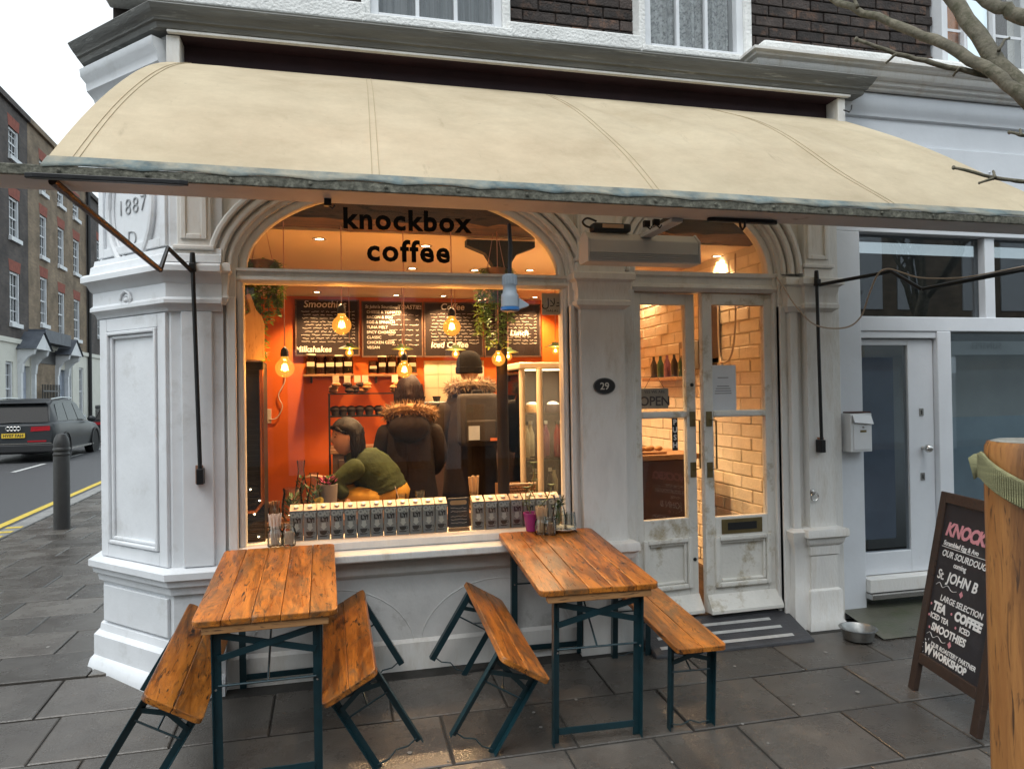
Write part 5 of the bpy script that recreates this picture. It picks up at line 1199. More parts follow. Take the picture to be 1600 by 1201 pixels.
# ================================================================== CAFE INTERIOR
FZ, CZ, BY, LX, RX = .2, 2.75, 3.65, -.74, 3.02
orange = mat('orange_wall_paint', (.66,.125,.008), .55, .08, 2, .06, 30)
ceil_m = mat('cream_ceiling_paint', (.70,.56,.40), .7, .04, 2)
def struct(nm, q, m_): return tag(q.build(nm, m_), kind='structure')
struct('interior_floor', MB().box(LX-.1,RX+.1,.12,BY+.1,.05,FZ), wood('dark_floorboards',(.10,.05,.025),(.06,.03,.016),(.02,.01,.008),.5,.3,'Y'))
struct('interior_ceiling', MB().box(LX-.1,RX+.1,.42,BY+.1,CZ,CZ+.1), ceil_m)
struct('interior_back_wall', MB().box(LX-.1,RX+.1,BY,BY+.1,FZ,CZ), orange)
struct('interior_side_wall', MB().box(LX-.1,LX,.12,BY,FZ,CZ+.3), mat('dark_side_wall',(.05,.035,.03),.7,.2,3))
struct('interior_front_ceiling', MB().box(LX-.1,RX+.1,.12,.42,3.2,3.3), dark)
cream_brick = mat('cream_painted_brick', (.76,.68,.54), .6, .1, 9, .4, 50, rnd=.06)
cream_mort = mat('cream_painted_joint', (.60,.52,.39), .8, .1, 9)
bw = struct('painted_brick_wall', MB().box(RX,RX+.1,.12,BY,FZ,3.2), cream_mort)
nbk = bricks(.14, 2.6, .25, 2.74, bw, y=RX, m_=cream_brick, L=.26, H=.088, J=.010, seed=8, axis='y')
# beam of rough timber with old brick above it, and the iron column
beam = thing('timber_beam', 'rough dark timber beam spanning inside the fanlight', 'beam')
old_oak = wood('rough_old_oak', (.16,.075,.035), (.09,.04,.02), (.025,.012,.008), .8, .5, 'X', 0, .6, .8)
q = MB(); vs = []; n = 44
for i in range(n+1):
    x = LX+(RX-LX)*i/n; a = random.uniform(-.012,.012); b = random.uniform(-.01,.01)
    vs += [(x,.14,2.765+a),(x,.40,2.755+b),(x,.40,2.9),(x,.14,2.9+a)]
q.add(vs, [(4*i+k,4*i+4+k,4*i+4+(k+1)%4,4*i+(k+1)%4) for i in range(n) for k in range(4)]).build('baulk', old_oak, beam)
MB().box(LX,RX,.16,.40,2.9,3.2).build('brick_infill', brick_far, beam)
bricks(LX+.02, 1.5, 2.90, 3.05, beam, y=.15, m_=brick_m, seed=12)
cx = PY(786,560,.42).x
co = thing('iron_column', 'dark cast iron column with bracketed head behind the shop window', 'column', (cx,.46,FZ))
cast = mat('brown_cast_iron', (.012,.007,.005), .6, .2, 8, spec=.2)
MB().lathe([(.06,0),(.06,.05),(.042,.08),(.038,2.2),(.045,2.22),(.045,2.26)], n=18).build('shaft', cast, co, True)
MB().prism([(-.045,2.26),(.045,2.26),(.06,2.36),(.11,2.44),(.24,2.49),(.24,2.53),(-.24,2.53),(-.24,2.49),(-.11,2.44),(-.06,2.36)], -.04, .04, Matrix(((1,0,0,0),(0,0,1,0),(0,1,0,0),(0,0,0,1)))).build('bracket_head', cast, co)
# ---- ceiling downlights
dl_m = emission('downlight_glow', (1,.72,.42), 14)
def downlight(px, py, e=92):
    p = PZ(px, py, CZ)
    t = thing('downlight', 'small round recessed downlight in the cream cafe ceiling', 'downlight', (p.x,p.y,CZ), group='recessed ceiling downlights')
    MB().lathe([(.030,0),(.046,0),(.048,-.004),(.030,-.005)], n=20, closed=True).build('bezel', chrome, t, True)
    MB().lathe([(.030,-.002),(.001,-.0025)], n=16).build('lens', dl_m, t)
    L = bpy.data.lights.new('downlight_lamp','SPOT'); L.energy = e; L.color = (1,.62,.30); L.spot_size = R(125); L.spot_blend = .6; L.shadow_soft_size = .04
    o = bpy.data.objects.new('downlight_lamp', L); COL.objects.link(o); o.parent = t; o.location = (0,0,-.02)
for p in ((499,373),(644,419),(495,456),(619,461),(665,384),(773,385),(742,422),(828,422),(693,462),(836,464)): downlight(*p)
downlight(1010,440,45); downlight(1120,400,45)
# ---- filament bulb pendants
amber = bpy.data.materials.new('amber_bulb_glass'); amber.use_nodes = True
n_, l_ = amber.node_tree.nodes, amber.node_tree.links; n_.clear()
o_ = n_.new('ShaderNodeOutputMaterial'); tr_ = n_.new('ShaderNodeBsdfTransparent'); tr_.inputs[0].default_value = (1,.72,.35,1); em_ = n_.new('ShaderNodeEmission'); em_.inputs[0].default_value = (1,.42,.06,1); em_.inputs[1].default_value = 1.0
gl_ = n_.new('ShaderNodeBsdfGlossy'); gl_.inputs[1].default_value = .03
m1 = n_.new('ShaderNodeMixShader'); m2 = n_.new('ShaderNodeMixShader'); lw_n = n_.new('ShaderNodeLayerWeight'); lw_n.inputs[0].default_value = .35
mr_ = n_.new('ShaderNodeMapRange'); mr_.inputs[3].default_value = .42; mr_.inputs[4].default_value = .30; l_.new(lw_n.outputs['Facing'], mr_.inputs[0]); l_.new(mr_.outputs[0], m1.inputs[0]); m2.inputs[0].default_value = .06
l_.new(tr_.outputs[0], m1.inputs[1]); l_.new(em_.outputs[0], m1.inputs[2]); l_.new(m1.outputs[0], m2.inputs[1]); l_.new(gl_.outputs[0], m2.inputs[2]); l_.new(m2.outputs[0], o_.inputs[0])
fil = emission('filament', (1,.55,.15), 60)
flex = mat('pink_woven_flex', (.55,.30,.24), .8, .1)
def pendant(px, py, Y, r, label, shade=None, power=7, top=CZ+.0, group=None):
    p = PY(px, py, Y)
    t = thing('pendant_lamp', label, 'lamp', p, group=group)
    nk = r*.42
    prof = [(.001,-r)]+[(r*math.sin(a), -r*math.cos(a)) for a in [math.pi*i/14 for i in range(1,12)]]
    prof = [(a,z) for a,z in prof if z < r*.86]+[(nk,r*1.0),(nk*.95,r*1.25)]
    MB().lathe(prof, n=20, closed=True).build('globe', amber, t, True)
    q = MB()
    for k in range(6):
        a = k*math.pi/3; q.tube([(nk*.3*math.cos(a),nk*.3*math.sin(a),r*.5),(r*.36*math.cos(a),r*.36*math.sin(a),-r*.25),(r*.30*math.cos(a+.5),r*.30*math.sin(a+.5),r*.3)], max(.0008,r*.010), 4)
    q.ball((0,0,-.05*r), r*.22, 10, 8, (1,1,1.3)); q.build('filament', fil, t)
    MB().lathe([(.001,r*1.2),(nk*1.0,r*1.2),(nk*1.05,r*1.5),(nk*.95,r*1.9),(nk*.5,r*2.15),(.004,r*2.25)], n=14).build('socket', black if shade is None or shade == 'black' else brass, t, True)
    MB().tube([(0,0,r*2.2),(.002,0,(top-p.z)*.5),(0,0,top-p.z)], .0032, 6).build('flex', flex, t, True)
    if shade not in (None, 'black'):
        MB().lathe([(r*2.7,r*1.05),(r*2.6,r*1.12),(r*1.0,r*1.8),(r*.8,r*2.3),(.004,r*2.4)], n=24).build('shade', shade, t, True)
    L = bpy.data.lights.new('bulb_lamp','POINT'); L.energy = power*2.4; L.color = (1,.5,.17); L.shadow_soft_size = r*.3
    o = bpy.data.objects.new('bulb_lamp', L); COL.objects.link(o); o.parent = t; o.location = (0,0,0)
G1 = 'bare globe bulbs hung in the window'
pendant(534,508,.30,.060,'bare amber globe bulb hung highest before the smoothies board', None, 7, 3.1, G1)
pendant(445,575,.22,.058,'bare amber globe bulb with black socket beside the wooden paddle board', None, 7, 3.1, G1)
pendant(632,578,.26,.050,'bare amber globe bulb above the fur collared coat', None, 6, 3.1, G1)
pendant(706,511,.30,.058,'bare amber globe bulb hung before the coffee menu board', None, 7, 3.1, G1)
pendant(779,561,.30,.046,'slim amber globe bulb hung beside the iron column', None, 6, 3.1, G1)
gsh = mat('green_enamel_shade', (.10,.16,.06), .4, .1)
for px, py, Y, lab in ((546,551,2.5,'green shaded counter lamp below the smoothies board'),(629,552,2.5,'green shaded counter lamp below the toasties board'),(712,553,2.5,'green shaded counter lamp below the coffee board'),(794,557,2.4,'green shaded counter lamp half hidden by the iron column'),(868,548,2.4,'green shaded counter lamp above the display fridge')):
    pendant(px, py, Y, .038, lab, gsh, 9, CZ, 'green shaded lamps over the counter')
# ---- chalk menus on the orange wall
def menu(px0, px1, py0, py1, label, heads, rows_, seed):
    a = PY(px0, py1, BY-.03); b = PY(px1, py0, BY-.03); w = b.x-a.x; h = b.z-a.z
    t = thing('menu_board', label, 'menu board', (a.x,BY-.035,a.z), group='chalk menus on the orange wall')
    MB().box(0,w,0,.03,0,h).build('panel', mat('menu_black',(.016,.009,.007),.7,.2,4,spec=.2) if seed == 1 else bpy.data.materials['menu_black'], t)
    q = MB(); e = .015; q.box(-e,0,-.006,.03,-e,h+e); q.box(w,w+e,-.006,.03,-e,h+e); q.box(0,w,-.006,.03,h,h+e); q.box(0,w,-.006,.03,-e,0); q.build('frame', bpy.data.materials['rough_old_oak'], t)
    def T(b_, s, x, z, bold=0, sh=0, ax='LEFT'): text(b_, s, menu_chalk, t, Matrix.Translation((x,-.0015,z)) @ Matrix.Rotation(R(90),4,'X'), 'chalk_lettering', bold=bold, ext=.0004, shear=sh, ax=ax)
    for hd in heads: T(hd[0], hd[1], w*hd[2], h*hd[3], hd[4] if len(hd) > 4 else .001, .15, 'CENTER')
    for bd_ in rows_: T(bd_[0], bd_[1], w*bd_[2], h*bd_[3], .0)
    rg = random.Random(seed); q = MB()    # illegible small chalk lines as strokes
    z = h*(.775 if rows_ else .80)
    while z > h*.20:
        x = w*(.42 if rows_ else .07)+rg.uniform(0,.05)
        while x < w*.82:
            l = rg.uniform(.03,.09); q.tube([(x+l*k/4,-.001,z+rg.uniform(-.006,.006)) for k in range(5)], .0017, 4); x += l+.022
        q.tube([(w*.90+.01*k,-.001,z+rg.uniform(-.008,.008)) for k in range(4)], .0019, 4); z -= h*(.095 if rows_ else .062)
    q.build('chalk_strokes', menu_chalk, t)
menu_chalk = mat('menu_chalk', (.62,.56,.48), .9, .15, 40)
menu(464,559,471,554,'chalk menu headed Smoothies on the orange wall',[('Smoothies',.105,.46,.88,.0012),('Milkshakes',.088,.26,.05,.002)],[],1)
menu(568,658,474,556,'chalk menu headed Toasties on the orange wall',[("St John's Sourdough",.046,.33,.90,.0),('TOASTIES',.062,.80,.89,.001)],[(s_,.042,.06,.80-.095*i) for i,s_ in enumerate(('CHEESE & TOMATO','BACON & EGG','EGG & SPINACH','TUNA MELT','SPICY CHORIZO','CLASSIC','CHICKEN CLUB','VEGAN'))],2)
menu(665,752,475,556,'chalk menu headed Coffee and Iced Coffee on the orange wall',[('Coffee',.10,.48,.88,.0012),('Iced Coffee',.09,.42,.16,.0015)],[],3)
menu(759,842,477,556,'chalk menu headed Tea and Lunch behind the column',[('Tea',.095,.42,.88,.0012),('Lunch',.09,.62,.40,.002)],[],4)
# ---- shelves of jars
shelf_w = wood('pine_shelf',(.40,.22,.10),(.3,.15,.06),(.1,.05,.03),.5,0,'X')
amb_gl = glass('tea_jar_glass', (.8,.75,.65), 1.2, .03, .06)
jlab = mat('jar_label',(.65,.55,.38),.8,.05)
def shelf(px0, px1, py, label):
    a = PY(px0,py,BY-.12); b = PY(px1,py,BY-.12)
    t = thing('wall_shelf', label, 'shelf', (a.x,BY-.002,a.z), group='narrow pine wall shelves')
    MB().box(0,b.x-a.x,-.16,0,-.025,0).build('board', shelf_w, t, bevel=.004)
    for x in (.08, b.x-a.x-.08): MB().box(x-.01,x+.01,-.12,0,-.09,-.025).build('bracket', black_metal, t)
    return a
sh1 = shelf(474,553,585,'narrow pine shelf of storage jars below the smoothies board'); sh2 = shelf(576,652,585,'narrow pine shelf of storage jars below the toasties board')
for k, (px, w_, h_, c) in enumerate(((486,.055,.20,(.12,.11,.05)),(501,.055,.18,(.10,.03,.03)),(516,.058,.19,(.06,.03,.02)),(530,.05,.19,(.14,.07,.03)),(544,.055,.20,(.05,.05,.045)),(583,.052,.13,(.07,.03,.02)),(597,.05,.18,(.12,.07,.03)),(612,.053,.19,(.10,.06,.03)),(628,.05,.17,(.06,.05,.03)),(644,.05,.18,(.13,.08,.04)))):
    p = PY(px,584,BY-.08)
    j = thing('storage_jar', 'clip top storage jar with paper label on the shelf under the %s board' % ('smoothies' if k < 5 else 'toasties'), 'jar', (p.x,BY-.09,sh1.z+.001), group='storage jars on the wall shelves')
    jar(j, w_, h_, .85, 'jar', amb_gl); MB().lathe([(.001,.008),(w_*.9,.01),(w_*.9,h_*.6),(.001,h_*.62)], n=14).build('contents', mat('jar_contents_%d'%k, tuple(v*2.2 for v in c), .9, .4, 60), j, True)
    MB().lathe([(w_*.9,h_),(w_*.93,h_*1.03),(w_*.9,h_*1.08),(.001,h_*1.09)], n=16).build('lid', jlab if k % 3 == 0 else amb_gl, j, True)
    MB().box(-w_*.7,w_*.7,-w_-.004,-w_-.002,h_*.42,h_*.65).build('label', jlab, j)
ccap0 = mat('white_plastic',(.62,.58,.52),.5,.02)
# ---- cake stand with muffins and pastries
ra_ = PY(515,690,2.5); rb_ = PY(622,690,2.5)
rk = thing('cake_rack', 'black wire cake rack with muffins and pastries before the orange wall', 'rack', (ra_.x,2.5,FZ)); RW = rb_.x-ra_.x
zt, zm_ = PY(560,614,2.5).z-FZ, PY(560,649,2.5).z-FZ; zl_ = PY(560,700,2.5).z-FZ
for x in (0,RW):
    for y in (0,.35): MB().box(x-.008,x+.008,y-.008,y+.008,0,zt).build('post', black_metal, rk)
for z in (zt,zm_,zl_): MB().box(-.01,RW+.01,-.01,.36,z-.012,z).build('shelf', black_metal, rk)
choc = mat('chocolate_muffin',(.03,.014,.01),.8,.3,30,.6,80); pastry = mat('golden_pastry',(.42,.2,.06),.6,.3,25,.4,60)
for px in (524,536,549,562,577,592):
    p = PY(px,648,2.62); mf = thing('muffin', 'dark chocolate muffin in a paper case on the wire rack', 'muffin', (p.x,2.62,FZ+zm_), group='muffins on the wire rack')
    MB().lathe([(.001,0),(.032,0),(.042,.055),(.001,.056)], n=14).build('paper_case', mat('dark_case',(.02,.012,.01),.8) if px == 524 else bpy.data.materials['dark_case'], mf, True); MB().ball((0,0,.06),.05,12,8,(1,1,.65)).build('crown', choc, mf, True)
tagm = mat('price_card',(.6,.56,.5),.8)
for i, px in enumerate((525,543,559,571,618)):
    p = PY(px,612,2.58)
    pt_ = thing('pastry', 'golden pastry piled on the top shelf of the wire rack', 'pastry', (p.x,2.58,FZ+zt), group='pastries on the wire rack')
    for k in range(3): MB().ball((random.uniform(-.03,.03),random.uniform(-.03,.03),.025+.028*k),.045,10,6,(1,.8,.55)).build('bun', pastry if i in (0,3,4) else choc, pt_, True)
    MB().box(-.03,.03,.05,.053,.10,.17).build('price_card', tagm, pt_); MB().tube([(0,.052,0),(0,.052,.1)],.002,4).build('card_wire', black_metal, pt_)
ws_ = PY(417,650,BY-.01)
so_ = thing('wall_socket', 'white wall socket with a trailing cable on the orange wall', 'socket', (ws_.x,BY-.001,ws_.z)); MB().box(-.045,.045,-.012,0,-.075,.075).build('plate', ccap0, so_, bevel=.004)
MB().tube(smooth_path([(.02,-.012,-.03),(.10,-.02,-.02),(.16,-.02,.10),(.12,-.02,.22),(.19,-.02,.38),(.18,-.02,.62)]),.005,5).build('cable', ccap0, so_, True)
# dark counter, tiles and espresso machine behind the customers
ca = PY(520,745,2.35).x
ct_ = thing('counter', 'dark timber service counter at the back of the cafe', 'counter', (ca,2.4,FZ))
MB().box(0,2.2,0,.6,0,.95).build('carcass', mat('dark_counter',(.035,.018,.014),.5,.2,4), ct_); MB().box(-.02,2.22,-.02,.62,.95,.99).build('worktop', mat('worktop_wood',(.18,.09,.045),.4,.2,6,stretch=(.2,1,1)), ct_, bevel=.004)
for i in range(5): MB().box(.05+i*.43,.43+i*.43,-.012,0,.08,.9).build('front_panel', bpy.data.materials['dark_counter'], ct_, bevel=.006)
ta = PY(663,612,BY-.01); tb = PY(756,563,BY-.01)
tiles = tag(MB().box(ta.x,tb.x,BY-.008,BY-.001,.9,tb.z).build('tiled_splashback', cream_mort), 'cream tiled splashback panel on the orange wall', 'splashback')
tm_ = MB().box(-.072,.072,-.006,.001,-.072,.072).mesh('tile'); tm_.materials.append(mat('cream_tile',(.72,.6,.42),.25,.05,3,rnd=.05))
nx = int((tb.x-ta.x)/.15); nzt = int((tb.z-1.3)/.15)
for i in range(nx):
    for k in range(nzt): link('tile', tm_, tiles, loc=(ta.x+.08+i*.15, BY-.009, tb.z-.08-k*.15))
ea = PY(690,622,2.6)
es = thing('espresso_machine', 'black espresso machine on the counter behind the customers', 'coffee machine', (ea.x-.25,2.55,FZ+.99))
MB().box(0,.62,0,.45,.12,.42).build('body', black_metal, es, bevel=.02); MB().box(.02,.60,-.05,.4,0,.08).build('drip_tray', chrome, es, bevel=.006); MB().box(.05,.57,.12,.42,.08,.12).build('base', black_metal, es)
for x in (.16,.44): MB().lathe([(.035,0),(.04,.03),(.04,.05)],(x,-.0,.10),14).tube([(x,-.03,.12),(x,-.16,.10)],.012,8).build('portafilter', black, es, True)
for k in range(8): c_p = MB().lathe([(.02,0),(.035,.05),(.032,.05),(.018,.004)],n=12).build('cup', mat('cup_dark',(.03,.03,.03),.4) if k == 0 else bpy.data.materials['cup_dark'], es, True, loc=(.07+(k%4)*.15,.12+(k//4)*.13,.421))
# ---- display fridge
fa = PY(817,700,.85)
fg = thing('display_fridge', 'white framed glass display fridge full of bottles and cakes', 'fridge', (fa.x,.85,FZ)); FW_, FD_, FH_ = .62,.55,1.66
frm = mat('cream_fridge_frame',(.62,.52,.38),.4,.05)
for x in (0,FW_):
    for y in (0,FD_): MB().tube([(x,y,.0),(x,y,FH_)], .022, 12).build('corner_post', frm, fg, True)
MB().box(-.03,FW_+.03,-.03,FD_+.03,FH_,FH_+.05).build('top', frm, fg, bevel=.01); MB().box(-.03,FW_+.03,-.03,FD_+.03,0,.3).build('base', frm, fg, bevel=.01); MB().box(0,FW_,FD_-.02,FD_,.3,FH_).build('back', mat('dim_fridge_back',(.06,.04,.028),.6), fg)
MB().box(.02,FW_-.02,-.004,.0,.3,FH_).build('front_glass', jglass, fg); MB().box(-.004,.0,.02,FD_-.02,.3,FH_).build('side_glass', jglass, fg)
MB().tube([(.13,-.02,.3),(.13,-.02,FH_)],.024,12).build('door_post', frm, fg, True)
for z in (.62,.98,1.32): MB().box(.02,FW_-.02,.03,FD_-.03,z-.008,z).build('shelf', jglass, fg)
cols = [(.25,.02,.02),(.03,.08,.03),(.35,.22,.06),(.05,.03,.02),(.4,.32,.2),(.18,.06,.09)]
bmats = [mat('drink_%d'%i,c,.3,.2,8) for i,c in enumerate(cols)]
for lv, z in enumerate((.31,.625,.985)):
    for i in range(9):
        bt_ = thing('drink_bottle', '%s capped drink bottle on the %s shelf of the display fridge' % (('red','green','amber','brown','cream','plum')[(i//2+lv*2)%6], ('lowest','middle','upper')[lv]), 'bottle', (fa.x+.06+i*.062,.85+.12+.10*((i+lv)%2),FZ+z), group='bottles in the display fridge')
        MB().lathe([(.001,0),(.028,.002),(.030,.02),(.030,.17),(.013,.225),(.013,.25)],n=12).build('vessel', bmats[(i//2+lv*2)%6], bt_, True); MB().lathe([(.016,.25),(.016,.275),(.001,.276)],n=10).build('cap', tagm if i%2 else black, bt_, True)
for i in range(3):
    ck = thing('cake', 'frosted cake slice pile on the top shelf of the display fridge', 'cake', (fa.x+.14+i*.17,1.08,FZ+1.325), group='cakes in the display fridge')
    MB().lathe([(.001,0),(.06,.001),(.062,.05),(.055,.06),(.001,.062)],n=16).build('sponge', pastry if i != 1 else choc, ck, True); MB().ball((0,0,.065),.05,12,6,(1,1,.45)).build('icing', mat('icing',(.6,.5,.42),.6) if i == 0 else bpy.data.materials['icing'], ck, True)
L = bpy.data.lights.new('fridge_lamp','AREA'); L.energy = 5; L.size = .4; L.size_y = .05; L.shape = 'RECTANGLE'; L.color = (1,.85,.6)
o = bpy.data.objects.new('fridge_lamp', L); COL.objects.link(o); o.parent = fg; o.location = (FW_/2,.08,FH_-.01)
MB().box(.05,FW_-.05,.06,.10,FH_-.008,FH_-.001).build('light_strip', emission('fridge_strip',(1,.85,.6),4), fg)
# wicker baskets stacked by the column
wick = mat('wicker',(.26,.13,.055),.7,.3,10,.4)
for k in range(4):
    b0 = PY(806,762-k*22,.75)
    wb = thing('wicker_basket', 'brown wicker basket, one of a stack beside the iron column', 'basket', (b0.x,.80,FZ+.30+k*.135), group='wicker baskets stacked by the column')
    MB().box(-.13,.13,-.09,.09,0,.006).box(-.13,.13,-.09,-.084,0,.11).box(-.13,.13,.084,.09,0,.11).box(-.13,-.124,-.084,.084,0,.11).box(.124,.13,-.084,.084,0,.11).build('liner', wick, wb)
    for r_ in range(5): MB().tube([(-.13+.26*i/26,-.094+(.004 if (i+r_)%2 else -.003),.012+r_*.021) for i in range(27)], .008, 5).build('weave', wick, wb, True)
    MB().box(-.138,.138,-.10,-.088,.108,.124).build('rim', bpy.data.materials['kraft_paper'], wb, bevel=.004)
# ---- oat milk cartons along the window ledge
ledge = thing('window_ledge', 'inner timber ledge carrying the milk cartons', 'ledge'); MB().box(-.53,1.44,.066,.30,.77,.815).build('board', white_old, ledge, bevel=.004)
cgrey = mat('carton_grey_blue',(.215,.235,.24),.5,.05,6); cgrey2 = mat('carton_gable_cream',(.45,.36,.29),.55,.05); ccap = mat('carton_cap_white',(.75,.70,.62),.4,.02)
cblk = mat('carton_black_print',(.012,.013,.014),.5); cpale = mat('carton_pale_print',(.46,.50,.48),.55,.05)
CWd, CDp, CH_ = .0735,.068,.188
def make_carton():
    t = bpy.data.objects.new('milk_carton', None); COL.objects.link(t)
    tag(t, 'grey oat milk carton with black lettering in the row behind the window', 'carton', 'oat milk cartons along the window ledge')
    h = CWd/2
    MB().box(-h,h,0,CDp,0,CH_).build('pack', cgrey, t, bevel=.0015)
    MB().add([(-h,0,CH_+.0003),(h,0,CH_+.0003),(h,CDp,CH_+.0003),(-h,CDp,CH_+.0003),(-h,CDp,CH_+.03),(h,CDp,CH_+.03)],[(0,1,5,4),(2,3,4,5),(0,4,3),(1,2,5)]).build('sloped_top', cgrey2, t)
    MB().lathe([(.015,0),(.015,.012),(.013,.014),(.001,.0145)],n=16,mat=Matrix.Translation((0,.034,CH_+.012)) @ Matrix.Rotation(R(24),4,'X')).build('cap', ccap, t, True)
    text('OAT', .036, cpale, t, Matrix.Translation((.002,-.0012,CH_-.036)) @ Matrix.Rotation(R(90),4,'X'), 'lettering', bold=.0022, ext=.0003, ax='CENTER', sp=.86)
    text('LY!', .036, cblk, t, Matrix.Translation((.004,-.0012,CH_-.070)) @ Matrix.Rotation(R(90),4,'X'), 'lettering', bold=.0022, ext=.0003, ax='CENTER', sp=.9)
    YZ = Matrix(((1,0,0,0),(0,0,1,0),(0,1,0,0),(0,0,0,1)))
    q = MB(); q.prism([(-.012,CH_-.078),(.012,CH_-.078),(.012,CH_-.10),(.02,CH_-.10),(0,CH_-.122),(-.02,CH_-.10),(-.012,CH_-.10)],-.0004,-.0012,YZ); q.build('pour_print', cpale, t)
    q = MB(); q.prism([(-.024,CH_-.125),(.020,CH_-.125),(.016,CH_-.142),(.006,CH_-.150),(-.010,CH_-.150),(-.020,CH_-.142)],-.0004,-.0012,YZ); q.prism([(-.028,CH_-.154),(.024,CH_-.154),(.014,CH_-.160),(-.018,CH_-.160)],-.0004,-.0012,YZ)
    q.tube([(.020,-.001,CH_-.128),(.029,-.001,CH_-.131),(.027,-.001,CH_-.139),(.017,-.001,CH_-.140)],.0018,4); q.build('cup_print', cblk, t)
    return t
c0 = make_carton(); first = True
xl = PY(463,830,.085).x; xr = PY(748,820,.085).x
pos = [xl+i*(CWd+.0022) for i in range(12)]; 
pitch_l = (PY(690,830,.085).x-xl)/11; pitch_r = (PY(866,815,.085).x-xr)/6
for x in [xl+i*pitch_l for i in range(12)]+[xr+i*pitch_r for i in range(7)]:
    c = c0 if first else copy_tree(c0); first = False
    c.location = (x, .085+random.uniform(-.002,.003), .816); c.rotation_euler = (0,0,random.uniform(-.03,.03))
p = PY(718,830,.09)
sb_ = thing('slate_board', 'dark board with a wooden handle hole standing between the cartons', 'board', (p.x,.10,.816), (R(-6),0,0))
MB().box(-.068,.068,0,.012,.03,.215).build('slate', slate_b, sb_, bevel=.006); MB().box(-.068,.068,-.001,.013,0,.029).build('foot', shelf_w, sb_, bevel=.002)
MB().prism([(.042*(1 if i < 6 else -1)+.012*math.cos(R(-90)+R(180)*i/5) if i < 6 else -.042+.012*math.cos(R(90)+R(180)*(i-6)/5), .185+.014*math.sin(R(-90)+R(180)*i/5) if i < 6 else .185+.014*math.sin(R(90)+R(180)*(i-6)/5)) for i in range(12)], -.002, 0, Matrix(((1,0,0,0),(0,0,1,0),(0,1,0,0),(0,0,0,1)))).build('handle_hole', mat('tan_handle',(.5,.3,.13),.6), sb_)
q = MB()
for z in (.15,.13,.10,.08,.06): q.tube([(-.05+.1*i/8,-.001,z+random.uniform(-.003,.003)) for i in range(9)],.0012,4)
q.build('chalk_strokes', menu_chalk, sb_)
# straws and tumbler seen over the cartons
p = PY(741,790,.35); 
ws = thing('window_table', 'dark timber bench table just inside the window', 'table', (0,0,FZ)); MB().box(-.55,1.5,.32,.62,.66,.70).build('top', bpy.data.materials['worktop_wood'], ws, bevel=.004)
for x in (-.45,.45,1.35): 
    for y in (.36,.58): MB().box(x-.02,x+.02,y-.02,y+.02,0,.66).build('leg', dk_wood, ws)
WT = FZ+.70
def at_t(px, Y=.45): return (PY(px,780,Y).x, Y, WT+.001)
sj = thing('straw_jar', 'glass jar of kraft straws behind the milk cartons', 'jar', at_t(741)); jar(sj,.04,.12); sticks(sj, 30, .035, .22, .01, wstick, .004)
tb_ = thing('glass_tumbler', 'clear tumblers stacked behind the cartons near the long coat', 'tumbler', at_t(657)); MB().lathe([(.03,0),(.036,.1),(.034,.1),(.028,.004),(.001,.004)],n=14).build('vessel', jglass, tb_, True); MB().lathe([(.03,.04),(.036,.14),(.034,.14),(.028,.044),(.001,.044)],n=14).build('vessel', jglass, tb_, True)
jc = thing('juice_glass', 'short glass of orange juice with a straw beside the coat', 'glass', at_t(627,.5)); MB().lathe([(.03,0),(.036,.12),(.034,.12),(.028,.004),(.001,.004)],n=14).build('vessel', jglass, jc, True); MB().lathe([(.001,.005),(.027,.005),(.031,.085),(.001,.086)],n=14).build('juice', mat('orange_juice',(.55,.26,.03),.4), jc, True); MB().tube([(0,0,.02),(-.04,0,.17)],.003,5).build('straw', straw_m, jc)
herb = mat('herb_leaf',(.05,.12,.02),.5,.3,20)
def vase(px, Y, prof, label, nm, leafs, lemon=False):
    v = thing(nm, label, 'vase', at_t(px, Y)); MB().lathe(prof, n=18).build('vessel', jglass, v, True)
    zt_ = max(z for r_, z in prof); q = MB()
    for k in range(leafs):
        a = random.uniform(0,6.28); r_ = random.uniform(0,.7)*prof[2][0]; leaf_at(q, (r_*math.cos(a),r_*math.sin(a),random.uniform(.02,zt_*.7)), (math.cos(a),math.sin(a),random.uniform(.3,1.5)), .05, .02)
    q.build('leaves', herb, v)
    if lemon: MB().lathe([(.001,0),(.025,.001),(.025,.006),(.001,.007)],n=14,mat=Matrix.Translation((.035,-.02,.11)) @ Matrix.Rotation(R(80),4,'X')).build('lemon_slice', mat('lemon',(.65,.48,.05),.5), v, True)
wide = [(.001,0),(.05,0),(.07,.03),(.068,.1),(.055,.17),(.06,.2),(.057,.2),(.052,.17),(.064,.1),(.066,.03),(.001,.01)]
tall = [(.001,0),(.04,0),(.05,.03),(.048,.12),(.03,.19),(.022,.24),(.03,.29),(.028,.29),(.02,.24),(.028,.19),(.045,.12),(.046,.03),(.001,.01)]
vase(457,.42,wide,'wide glass vase stuffed with green herbs behind the window','herb_vase',70)
vase(471,.56,[(r_*.9,z*1.25) for r_,z in tall],'tall flared carafe with herbs at the back of the window table','carafe',22)
vase(491,.44,tall,'glass carafe of water with lemon and mint behind the window','carafe',36,True)
fp_ = thing('flower_pot', 'grey pot of pink cyclamen beside the seated woman', 'plant', at_t(511,.55)); MB().lathe([(.001,0),(.06,0),(.068,.16),(.07,.2),(.062,.2),(.06,.18),(.001,.18)],n=20).build('pot', mat('grey_pot',(.22,.2,.19),.7,.15), fp_, True)
q = MB(); q2 = MB()
for k in range(60): a = random.uniform(0,6.28); r_ = random.uniform(0,.055); leaf_at(q if k%2 else q2, (r_*math.cos(a),r_*math.sin(a),.19+random.uniform(0,.05)), (math.cos(a),math.sin(a),random.uniform(.3,1.4)), .035, .026)
